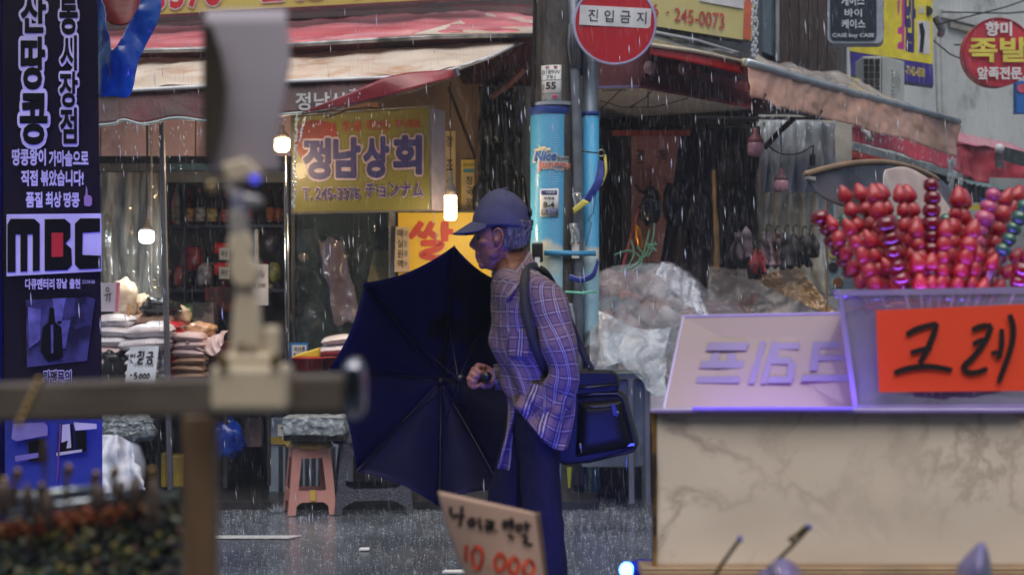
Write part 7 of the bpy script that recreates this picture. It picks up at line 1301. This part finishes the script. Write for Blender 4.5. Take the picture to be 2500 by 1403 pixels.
rm = body.modifiers.new('rm', 'REMESH'); rm.mode = 'VOXEL'; rm.voxel_size = .0032; rm.adaptivity = 0; rm.use_smooth_shade = True
sm_ = body.modifiers.new('sm', 'SMOOTH'); sm_.factor = .5; sm_.iterations = 4
dg = bpy.context.evaluated_depsgraph_get(); dg.update(); me = bpy.data.meshes.new_from_object(body.evaluated_get(dg)); body.modifiers.clear(); body.data = me
me.polygons.foreach_set('use_smooth', [True]*len(me.polygons))
mb = MB(); mb.ball(P(1170, 580, DM)+Vector((0, -.043, 0)), .009, 14); mb.build('eye', M('dark_eye', (60, 50, 46), .1, bump=0), man, smooth=True)
mb = MB(); mb.tube([P(1163, 577, DM)+Vector((0, -.045, 0)), P(1170, 574, DM)+Vector((0, -.051, 0)), P(1180, 578, DM)+Vector((0, -.05, 0))], .003, 8); mb.build('eyelid', m_skin, man, smooth=True)
mb = MB(); mb.tube([P(1161, 567, DM)+Vector((0, -.038, 0)), P(1172, 564, DM)+Vector((0, -.05, 0)), P(1186, 567, DM)+Vector((0, -.054, 0))], [.002, .003, .0015], 8); mb.build('eyebrow', M('grey_brow', (110, 100, 96), .9), man, smooth=True)
# hair: short grey back and sides, strands in relief
m_hair = M('short_grey_hair', (128, 122, 124), .6, c2=(74, 70, 74), scale=90, stretch=(1.2, 1.2, .3), bump=1, bs=260, lo=.4, hi=.6)
def hair(u, v):
    th = lerp(R(-180), R(180), u); x = 1242+lerp(56, 48, v)*math.cos(th)*1.0; y = lerp(545, 606, v)+ (0 if math.cos(th) > -.1 else -26*v); 
    rr_ = 1+.02*noise.noise(Vector((u*60, v*9, 1)))
    return P(1238+(x-1238)*rr_, y, DM)+Vector((0, math.sin(th)*lerp(.079, .062, v**1.5)*rr_, 0))
mb = MB()
for s in (-1, 1):
    def h2(u, v):
        # u: from front of temple to back of head, v: top to bottom
        x = lerp(1196, 1297, u); bot = pl([(0, 574), (.08, 582), (.14, 566), (.3, 570), (.36, 604), (.55, 612), (.8, 610), (1, 598)], u); y = lerp(540, bot, v)
        a = max(-1, min(1, (x-1236)/62)); w = math.sqrt(max(0, 1-a*a)); ry = .0785*(1-.22*v*v*(u**.5)); n_ = .003*noise.noise(Vector((u*40, v*8, s*3)))+.0025*noise.noise(Vector((u*90, v*14, 2)))
        return P(x-6*v*v*max(0, u-.7)/.3, y, DM)+Vector((n_, s*(ry*w**.8+n_), 0))
    mb.grid(h2, 46, 16)
mb.build('hair', m_hair, man, smooth=True, solid=.004)
# cap
cap = None
m_cap = M('blue_grey_cotton_cap', (64, 64, 92), .8, c2=(54, 54, 80), scale=20, bump=.35, bs=220)
cc0 = P(1226, 553, DM)
def capf(u, v):   # u around, v bottom->top
    th = u*2*math.pi; c, s = math.cos(th), math.sin(th); e = math.sin(v*math.pi/2); w = math.cos(v*math.pi/2)**.88
    rx = 74*k_; x = c*rx*w-(.004*e); yb = s*.086*w; z = e*92*k_
    if c > 0: x -= .010*c*v*1.2; z -= .004*c
    z += (-0.006*(1-v))*(abs(c)); p = cc0+Vector((x+6*k_*e, yb, z)); p += Vector((.0015*noise.noise(p*30), .002*noise.noise(p*22), 0))
    return p
mb = MB(); mb.grid(capf, 56, 26); crn = mb.build('cap', m_cap, man, smooth=True, solid=.0025)
mb = MB()
def brim(u, v):   # u across (-1..1), v from crown edge to tip
    a = (u-.5)*2; p0 = cc0+Vector((-74*k_*math.sqrt(max(0, 1-(a*.86)**2)), a*.074, 10*k_)); 
    tip = P(1104, 573, DM)
    L_ = .0+math.sqrt(max(0, 1-a*a))*.055+.001
    p = p0+Vector((-L_*v, 0, -.0)); dz = -(v*L_)*.62-.022*a*a*(.4+v*.5)
    return p+Vector((0, a*.006*v, dz-.000))
mb.grid(brim, 28, 12); mb.build('cap_brim', m_cap, man, smooth=True, solid=.004)
mb = MB(); mb.ball(P(1235, 461, DM), (.008, .008, .005), 12); mb.build('cap_button', m_cap, man, smooth=True)
for th in (0, 60, 120, 180, 240, 300):
    mb = MB(); mb.tube([capf((th+15)/360 % 1, t/14)+Vector((0, 0, 0)) for t in range(15)], .0012, 5); mb.build('cap_seam', M('cap_seam', (64, 64, 100), .8, bump=0), man, smooth=True)
for (u, v) in ((.61, .62), (.78, .6)):
    mb = MB(); mb.ball(capf(u, v)+Vector((0, -.001, 0)), .0028, 8); mb.build('eyelet', m_ink, man, smooth=True)
mb = MB(); mb.prism([P(1280, 536, DM)+Vector((0, -.04, 0)), P(1301, 537, DM)+Vector((0, 0, 0)), P(1301, 550, DM), P(1280, 548, DM)+Vector((0, -.04, 0))], (.002, .03, 0)); mb.build('cap_strap', m_black, man)
mb = MB(); mb.ball(P(1294, 520, DM)+Vector((0, -.012, 0)), (.007, .03, .014), 12); mb.build('cap_opening', m_ink, man, smooth=True)
# shirt with plaid woven along the cloth
def plaid():
    m = bpy.data.materials.new('plaid_cotton'); m.use_nodes = True; nt = m.node_tree; N = nt.nodes; L = nt.links; b = N['Principled BSDF']; b.inputs['Roughness'].default_value = .85
    uv = N.new('ShaderNodeUVMap'); uv.uv_map = 'UVMap'; sp_ = N.new('ShaderNodeSeparateXYZ'); wn_ = N.new('ShaderNodeTexNoise'); wn_.inputs['Scale'].default_value = 9; tcc = N.new('ShaderNodeTexCoord'); L.new(tcc.outputs['Object'], wn_.inputs[0]); vm = N.new('ShaderNodeVectorMath'); vm.operation = 'MULTIPLY_ADD'; vm.inputs[1].default_value = (.022, .022, 0); L.new(wn_.outputs['Color'], vm.inputs[0]); L.new(uv.outputs[0], vm.inputs[2]); L.new(vm.outputs[0], sp_.inputs[0])
    def band(sock, period, centre, half):
        d = N.new('ShaderNodeMath'); d.operation = 'DIVIDE'; d.inputs[1].default_value = period; L.new(sock, d.inputs[0])
        f = N.new('ShaderNodeMath'); f.operation = 'FRACT'; L.new(d.outputs[0], f.inputs[0])
        s = N.new('ShaderNodeMath'); s.operation = 'SUBTRACT'; s.inputs[1].default_value = centre; L.new(f.outputs[0], s.inputs[0])
        a = N.new('ShaderNodeMath'); a.operation = 'ABSOLUTE'; L.new(s.outputs[0], a.inputs[0])
        c = N.new('ShaderNodeMath'); c.operation = 'LESS_THAN'; c.inputs[1].default_value = half; L.new(a.outputs[0], c.inputs[0]); return c.outputs[0]
    cur = None
    def mix(f, a, col, fac=1.0):
        mu = N.new('ShaderNodeMath'); mu.operation = 'MULTIPLY'; mu.inputs[1].default_value = fac; L.new(f, mu.inputs[0])
        x = N.new('ShaderNodeMix'); x.data_type = 'RGBA'; L.new(mu.outputs[0], x.inputs[0])
        if isinstance(a, tuple): x.inputs[6].default_value = (*a, 1)
        else: L.new(a, x.inputs[6])
        x.inputs[7].default_value = (*srgb(col), 1); return x.outputs[2]
    U_, V_ = sp_.outputs[0], sp_.outputs[1]; per = .038
    cur = mix(band(V_, per, .5, .5), srgb((112, 88, 94)), (112, 88, 94), 0)
    cur = mix(band(V_, per, .5, .15), cur, (98, 78, 84), .6); cur = mix(band(U_, per, .5, .18), cur, (98, 80, 86), .6)
    for c in (.36, .64): cur = mix(band(V_, per, c, .028), cur, (52, 44, 74), .85)
    cur = mix(band(V_, per, .5, .02), cur, (220, 210, 206), .5)
    for c in (.32, .68): cur = mix(band(U_, per, c, .032), cur, (44, 38, 72), .95)
    cur = mix(band(U_, per, .5, .022), cur, (44, 38, 72), .8)
    for c in (.41, .59): cur = mix(band(U_, per, c, .035), cur, (168, 158, 164), .8)
    L.new(cur, b.inputs['Base Color']); b.inputs['Specular IOR Level'].default_value = .2
    tc = N.new('ShaderNodeTexCoord'); n = N.new('ShaderNodeTexNoise'); n.inputs['Scale'].default_value = 16; n.inputs['Detail'].default_value = 5; n.inputs['Distortion'].default_value = 1; L.new(tc.outputs['Object'], n.inputs[0])
    bp = N.new('ShaderNodeBump'); bp.inputs['Strength'].default_value = .5; bp.inputs['Distance'].default_value = .02; L.new(n.outputs[0], bp.inputs['Height']); L.new(bp.outputs[0], b.inputs['Normal']); return m
m_plaid = plaid()
def wr_torso(w, t, p):
    return (.008*math.sin(p.x*60+p.z*42+3*noise.noise(p*6))*max(0, noise.noise(p*4+Vector((3, 1, 2)))+.25)+.012*noise.noise(Vector((p.x*9, p.y*9, p.z*5)))+.006*noise.noise(Vector((p.x*18+p.z*14, p.y*12, p.z*8)))+.008*t*math.sin(w*7+p.z*14)) * (0.4+.9*t)
def wrap_build(mb, name): return mb.build(name, m_plaid, man, smooth=True, solid=.002)
tor = loft([(1262, 664, DM, 34, .085, 20), (1270, 676, DM, 60, .14, 14), (1277, 700, DM, 76, .17, 8), (1282, 750, DM, 82, .178, 3), (1283, 800, DM, 86, .17, 0), (1284, 850, DM, 84, .165, 0), (1293, 900, DM, 74, .16, 2), (1298, 950, DM, 68, .16, 8), (1305, 1000, DM-.005, 66, .165, 24), (1314, 1036, DM-.01, 78, .17, 38)], n=110, m=110, wr=wr_torso, cap=False)
wrap_build(tor, 'shirt')
def wr_sl(w, t, p): return .006*math.sin(p.z*70-p.x*30+4*noise.noise(p*7))*max(0, noise.noise(p*6)+.3)+.009*noise.noise(Vector((p.x*12, p.y*10, p.z*9)))+.006*math.sin(p.z*55+math.sin(w)*2.2+p.x*20)*(.25+.75*abs(math.sin(t*3.1)))*(.5+.5*math.sin(w-1))
sln = loft([(1318, 668, DM-.13, 26, .04, 30), (1326, 690, DM-.14, 46, .062, 12), (1340, 740, DM-.16, 48, .068, -8), (1354, 800, DM-.185, 46, .066, -10), (1368, 860, DM-.2, 42, .064, -4), (1372, 915, DM-.19, 40, .06, 10), (1360, 960, DM-.175, 42, .056, 30), (1342, 1000, DM-.16, 38, .05, 40), (1324, 1026, DM-.15, 30, .044, 45)], n=70, m=100, wr=wr_sl, cap=False)
wrap_build(sln, 'sleeve')
slf = loft([(1300, 690, DM+.14, 44, .06, 0), (1302, 760, DM+.15, 42, .06, 0), (1304, 840, DM+.13, 38, .055, 8), (1290, 890, DM+.1, 36, .05, 50), (1262, 912, DH+.04, 33, .045, 74), (1236, 920, DH+.01, 30, .042, 82), (1212, 922, DH, 30, .04, 86)], n=60, m=80, wr=wr_sl, cap=False)
wrap_build(slf, 'sleeve')
cf = loft([(1240, 922, DH+.01, 33, .045, 80), (1224, 920, DH+.0, 31, .043, 84), (1207, 920, DH, 31, .041, 86)], n=50, m=12, cap=False)
wrap_build(cf, 'cuff')
# collar: near wing from the nape down to the front point
def collar(s):
    top = [(1292, 612), (1276, 640), (1248, 672), (1226, 694), (1208, 706)]; bot = [(1306, 646), (1286, 676), (1262, 704), (1244, 728), (1236, 744)]
    def fn(u, v):
        a = cr([(float(x), float(y)) for x, y in top], u); b_ = cr([(float(x), float(y)) for x, y in bot], u)
        dy = s*lerp(cr([(.045,), (.085,), (.105,), (.095,), (.06,)], u)[0], cr([(.085,), (.15,), (.175,), (.172,), (.14,)], u)[0], v)
        return P(lerp(a[0], b_[0], v), lerp(a[1], b_[1], v), DM)+Vector((0, dy+s*.006*math.sin(v*3.1), 0))
    mb = MB(); mb.grid(fn, 26, 8); mb.uv = [(v_*.06, u_*.16) for u_, v_ in mb.uv]; return mb
wrap_build(collar(-1), 'collar')
mb = MB()
def colf(u, v):
    top = [(1214, 668), (1204, 680), (1197, 694)]; bot = [(1232, 700), (1216, 724), (1206, 744)]
    a = cr([(float(x), float(y)) for x, y in top], u); b_ = cr([(float(x), float(y)) for x, y in bot], u); return P(lerp(a[0], b_[0], v), lerp(a[1], b_[1], v), DM)+Vector((0, .045-.02*u, 0))
mb.grid(colf, 12, 6); mb.uv = [(v_*.06, u_*.1) for u_, v_ in mb.uv]; wrap_build(mb, 'collar')
# front tail of the open shirt hanging ahead of the hip
def tail(u, v):
    L_ = cr([(1236., 940.), (1240., 1000.), (1234., 1060.), (1214., 1136.)], v); R_ = cr([(1262., 950.), (1262., 1000.), (1252., 1060.), (1243., 1142.)], v)
    return P(lerp(L_[0], R_[0], u), lerp(L_[1], R_[1], u), DM)+Vector((0, -.07+.02*math.sin(u*5+v*5), 0))
mb = MB(); mb.grid(tail, 12, 30); mb.uv = [(u_*.05, v_*.25) for u_, v_ in mb.uv]; wrap_build(mb, 'shirt_tail')
def ntail(u, v):   # near-side tail of the shirt, curved hem
    top = cr([(1284., 925., .165), (1330., 935., .2), (1372., 935., .225), (1404., 925., .17)], u); bot = cr([(1256., 984., .15), (1296., 1030., .19), (1344., 1080., .2), (1380., 1086., .14)], u)
    x, y, d = [lerp(a, b_, v) for a, b_ in zip(top, bot)]; x += 5*math.sin(v*3.1)*(1 if u > .8 else .3); f = .012*math.sin(u*15+v*4)+.014*noise.noise(Vector((u*5, v*4, 3)))
    return P(x, y, DM)+Vector((0, -d+f*(.3+v), 0))
mb = MB(); mb.grid(ntail, 50, 40); mb.uv = [(u_*.14+.02, v_*.17) for u_, v_ in mb.uv]; wrap_build(mb, 'shirt_tail')
mb = MB()   # chest pocket
def pock(u, v):
    x = lerp(1240, 1290, u); y = lerp(800, 868, v); return P(x, y, DM)+Vector((0, -.176-.004+.02*(1-u)*1.6, 0))
mb.grid(pock, 8, 8); mb.uv = [(u_*.06+.01, v_*.08+.02) for u_, v_ in mb.uv]; wrap_build(mb, 'pocket')
# trousers
m_tr = M('dark_navy_trousers', (26, 25, 40), .8, c2=(20, 19, 32), scale=6, bump=.3, bs=60, spec=.15)
def wr_leg(w, t, p): return .012*noise.noise(Vector((p.x*10, p.y*9, p.z*4)))+.007*(.4-abs(noise.noise(Vector((p.x*14+p.z*9, p.y*8, p.z*11)))))+.004*math.sin(w*3+p.z*6)
q1 = loft([(1304, 950, DM-.02, 54, .13, 0), (1312, 1040, DM-.04, 58, .13, 0), (1322, 1120, DM-.07, 50, .105, 0), (1328, 1240, DM-.08, 47, .09, 0), (1340, 1400, DM-.08, 42, .075, 0), (1356, 1600, DM-.08, 36, .065, 0), (1372, 1760, DM-.08, 34, .06, 0)], n=48, m=70, wr=wr_leg)
q1.build('trouser_leg', m_tr, man, smooth=True)
q2 = loft([(1300, 970, DM+.03, 54, .14, 0), (1288, 1060, DM+.05, 56, .12, 0), (1262, 1140, DM+.08, 50, .1, 0), (1240, 1240, DM+.09, 47, .09, 0), (1226, 1400, DM+.09, 42, .075, 0), (1216, 1600, DM+.09, 36, .065, 0), (1210, 1760, DM+.09, 34, .06, 0)], n=48, m=70, wr=wr_leg)
q2.build('trouser_leg', m_tr, man, smooth=True)
mb = MB(); mb.tube([P(1300+46*math.cos(i/20*6.28), 1000, DM)+Vector((0, .125*math.sin(i/20*6.28), 0)) for i in range(21)], .016, 8, flat=.3); mb.build('belt', m_black, man, smooth=True)
for x, y, d in ((1366, 1765, -.08), (1204, 1765, .09)):
    c = P(x, y+16, DM+d); mb = MB(); mb.ball(Vector((c.x-.05, c.y, .05)), (.14, .05, .05), 20, pw=.8); mb.build('shoe', m_black, man, smooth=True)
# ================= shoulder bag =================
bag = thing('shoulder_bag', 'black leather shoulder bag with front pocket and silver zip pulls at the man\'s hip', 'bag', P(1450, 1135, 4.85))
m_lea = M('black_leather', (9, 9, 10), .5, c2=(6, 6, 7), scale=8, bump=.06, bs=130, spec=.25)
DG = 4.80
mb = MB(); mb.prism([P(x, y, DG) for x, y in ((1392, 966), (1510, 958), (1524, 972), (1556, 1088), (1550, 1104), (1440, 1130), (1374, 1136), (1356, 1120), (1352, 1090), (1372, 1000))], (0.02, .17, 0)); o = mb.build('bag_body', m_lea, bag, bevel=.012); o.data.polygons.foreach_set('use_smooth', [True]*len(o.data.polygons)); o.modifiers['bevel'].segments = 4
mb = MB(); mb.prism([P(x, y, DG-.004) for x, y in ((1398, 912), (1408, 906), (1492, 906), (1506, 916), (1511, 936), (1511, 956), (1394, 966), (1392, 930))], (0.01, .15, 0)); o = mb.build('top_compartment', m_lea, bag, bevel=.014); o.modifiers['bevel'].segments = 4
def bulge(x0, x1, y0, y1, sk, d0, d1):
    def fn(u, v):
        x = lerp(lerp(x0, x0-8, v), lerp(x1, x1+sk, v), u); y = lerp(y0+8*(1-u), y1+26*(1-u), v); e = (1-abs(2*u-1)**6)*(1-abs(2*v-1)**6); return P(x, y, DG-d0-d1*e-.001)
    return fn
mb = MB(); mb.grid(bulge(1412, 1518, 974, 1090, 30, 0, .03), 26, 22); mb.build('front_pocket', m_lea, bag, smooth=True)
mb = MB(); mb.tube([P(x, y, DG-.028) for x, y in ((1420, 990), (1450, 993), (1480, 992), (1506, 986), (1519, 980))], .0025, 6); mb.build('pocket_piping', m_black, bag, smooth=True)
mb = MB(); mb.tube([P(x, y, DG-.012) for x, y in ((1398, 946), (1440, 945), (1508, 938))], .004, 6); mb.build('top_piping', m_black, bag, smooth=True)
mb = MB(); mb.tube([P(x, y, DG-.006) for x, y in ((1400, 968), (1450, 962), (1508, 960), (1522, 974), (1550, 1082), (1548, 1098), (1460, 1122))], .0035, 6); mb.build('edge_piping', m_black, bag, smooth=True)
mb = MB(); mb.prism([P(x, y, DG-.036) for x, y in ((1490, 984), (1502, 986), (1511, 1010), (1506, 1018), (1496, 1012))], (0, .004, 0)); mb.build('clasp_flap', m_black, bag, bevel=.001)
mb = MB(); mb.ball(P(1508, 1006, DG-.038), (.004, .004, .004), 10); mb.build('clasp_stud', m_steel, bag, smooth=True)
for x, y in ((1407, 936), (1416, 1080)):
    mb = MB(); mb.tube([P(x, y, DG-.02), P(x+1, y+8, DG-.022), P(x+4, y+24, DG-.02)], [.0015, .0028, .0022], 8); mb.build('zip_pull', M('bright_zip_pull', (200, 200, 210), .2, metal=.9), bag, smooth=True)
mb = MB(); mb.prism([P(x, y, DG-.01) for x, y in ((1530, 1083), (1548, 1081), (1549, 1087), (1531, 1089))], (0, .002, 0)); mb.build('metal_plate', m_steel, bag)
m_web = M('black_webbing', (18, 17, 24), .6, bump=.4, bs=300)
def ribbon(pts, w, name):
    P3 = [P(x, y, d) for x, y, d in [cr(pts, i/30) for i in range(31)]]; mb = MB(); vs = []
    for i, p in enumerate(P3):
        t = (P3[min(i+1, 30)]-P3[max(i-1, 0)]).normalized(); s = t.cross(Vector((0, -1, 0.15))).normalized()*w/2; vs += [p+s, p-s]
    mb.add(vs, [(2*i, 2*i+1, 2*i+3, 2*i+2) for i in range(30)]); return mb.build(name, m_web, bag, smooth=True, solid=.003)
ribbon([(1314., 650, DM-.09), (1292., 656, DM-.15), (1280., 690, DM-.195), (1284., 760, DM-.215), (1302., 830, DM-.22), (1325., 890, DM-.2), (1340., 915, DM-.14)], .027, 'strap')
ribbon([(1316., 654, DM-.13), (1334., 668, DM-.12), (1356., 705, DM-.08), (1384., 768, DM-.03), (1410., 830, DM), (1434., 884, DM), (1445., 902, DM)], .02, 'strap')
mb = MB(); mb.tube([P(1436, 892, DM), P(1452, 884, DM), P(1450, 900, DM), P(1444, 912, DM), P(1436, 892, DM)], .002, 6); mb.build('strap_ring', m_steel, bag, smooth=True)
# ================= rain =================
m_drop = M('rain_water', (225, 232, 240), .1, bump=0, alpha=.18, coat=1); m_dropb = M('bright_rain_water', (245, 248, 252), .1, bump=0, alpha=.8, coat=1)
rnd = random.Random(21)
def drops(n, d0, d1, l0, l1, r0, r1, mat, label, x0=-150, x1=2650, y0=-80, y1=1300):
    mb = MB()
    for i in range(n):
        D = rnd.uniform(d0, d1); p = P(rnd.uniform(x0, x1), rnd.uniform(y0, y1), D)
        if p.z < .05: continue
        L_ = rnd.uniform(l0, l1); r = rnd.uniform(r0, r1); s = Vector((rnd.gauss(.06, .03)*L_, 0, -L_))
        mb.add([p, p+s*.5+Vector((-r, 0, 0)), p+s*.5+Vector((r*.5, -r, 0)), p+s*.5+Vector((r*.5, r, 0)), p+s], [(0, 1, 2), (0, 2, 3), (0, 3, 1), (4, 2, 1), (4, 3, 2), (4, 1, 3)])
    return tag(mb.build('rain', mat), label, 'rain', kind='stuff')
drops(17000, 6.8, 10.3, .015, .085, .0003, .0009, m_drop, 'thin rain falling over the street')
drops(520, 5.0, 9.5, .03, .06, .002, .0032, m_dropb, 'larger bright raindrops falling over the street')
drops(1800, 10.5, 15, .05, .14, .001, .002, m_drop, 'thin rain falling over the side street', x0=1450)
# splashes on the wet street
m_spl = M('splash_water', (225, 232, 240), .1, bump=0, alpha=.72, coat=1)
mb = MB()
for i in range(5600):
    D = 7.2+3.9*rnd.random()**.8; x = rnd.uniform(450, 1620); g_ = gz(x, D); n_ = rnd.choice((1, 1, 2, 3)); hh = rnd.uniform(.006, .02)
    for k in range(n_):
        a = rnd.uniform(0, 6.28); o = Vector((math.cos(a), math.sin(a)*.5, 0))*rnd.uniform(0, .012); r = rnd.uniform(.0006, .0014)
        mb.add([g_+o+Vector((-r, 0, 0)), g_+o+Vector((r, 0, 0)), g_+o+Vector((0, r, 0)), g_+o*2+Vector((0, 0, hh*rnd.uniform(.4, 1)))], [(0, 1, 3), (1, 2, 3), (2, 0, 3)])
mb2 = MB()
for i in range(70):
    a = rnd.uniform(-1.2, 1.2); c = P(676, 1250, 10.15); L_ = rnd.uniform(.02, .08); r = .0016
    p = c+Vector((rnd.uniform(-.02, .02), 0, 0)); q = p+Vector((math.sin(a)*L_, 0, math.cos(a)*L_)); mb2.add([p+Vector((-r, 0, 0)), p+Vector((r, 0, 0)), q], [(0, 1, 2)])
tag(mb.build('rain_splashes', m_spl), 'small splashes of rain all over the wet street', 'splashes', kind='stuff')
tag(mb2.build('water_splash', m_spl, solid=.001), 'crown of splashing water at the left foot of the salmon stool', 'splash', kind='stuff')
mb = MB()
for (x0, y0, x1, y1, n) in ((724, 280, 716, 510, 60), (745, 290, 728, 350, 14)):
    for i in range(n): mb.ball(P(lerp(x0, x1, i/n)+rnd.gauss(0, 2), lerp(y0, y1, i/n)+rnd.gauss(0, 2), 10.25), (.006, .006, .009+.008*rnd.random()), 6)
for i in range(150):
    t = rnd.random(); x, y, d = cr([(float(a), float(b), c) for a, b, c in bbot], t); mb.ball(P(x, y+rnd.random()**2*90, d-.03), (.003, .003, .006+.02*rnd.random()), 5)
for i in range(160):
    x = rnd.uniform(245, 960); y = pl(vbot, x); mb.ball(P(x, y+rnd.random()**2*120, 10.3), (.0025, .0025, .006+.016*rnd.random()), 5)
for i in range(70): x = rnd.uniform(1835, 1850); mb.ball(P(x, rnd.uniform(-10, 140), 12.3), (.008, .008, .02), 6)
tag(mb.build('dripping_water', m_spl, smooth=True), 'string of drips falling from awning corners', 'drips', kind='stuff')

# ================= rain mist =================
mb = MB(); mb.box((-13, -4.9, -1.2), (14, 27, 7.2)); 
hz = bpy.data.materials.new('rain_mist'); hz.use_nodes = True; nt = hz.node_tree; nt.nodes.clear(); o_ = nt.nodes.new('ShaderNodeOutputMaterial'); v_ = nt.nodes.new('ShaderNodeVolumePrincipled'); v_.inputs['Color'].default_value = (.85, .9, 1, 1); v_.inputs['Density'].default_value = .0025; nt.links.new(v_.outputs[0], o_.inputs['Volume'])
tag(mb.build('haze', hz), 'thin grey rain mist filling the street', 'haze', kind='stuff')
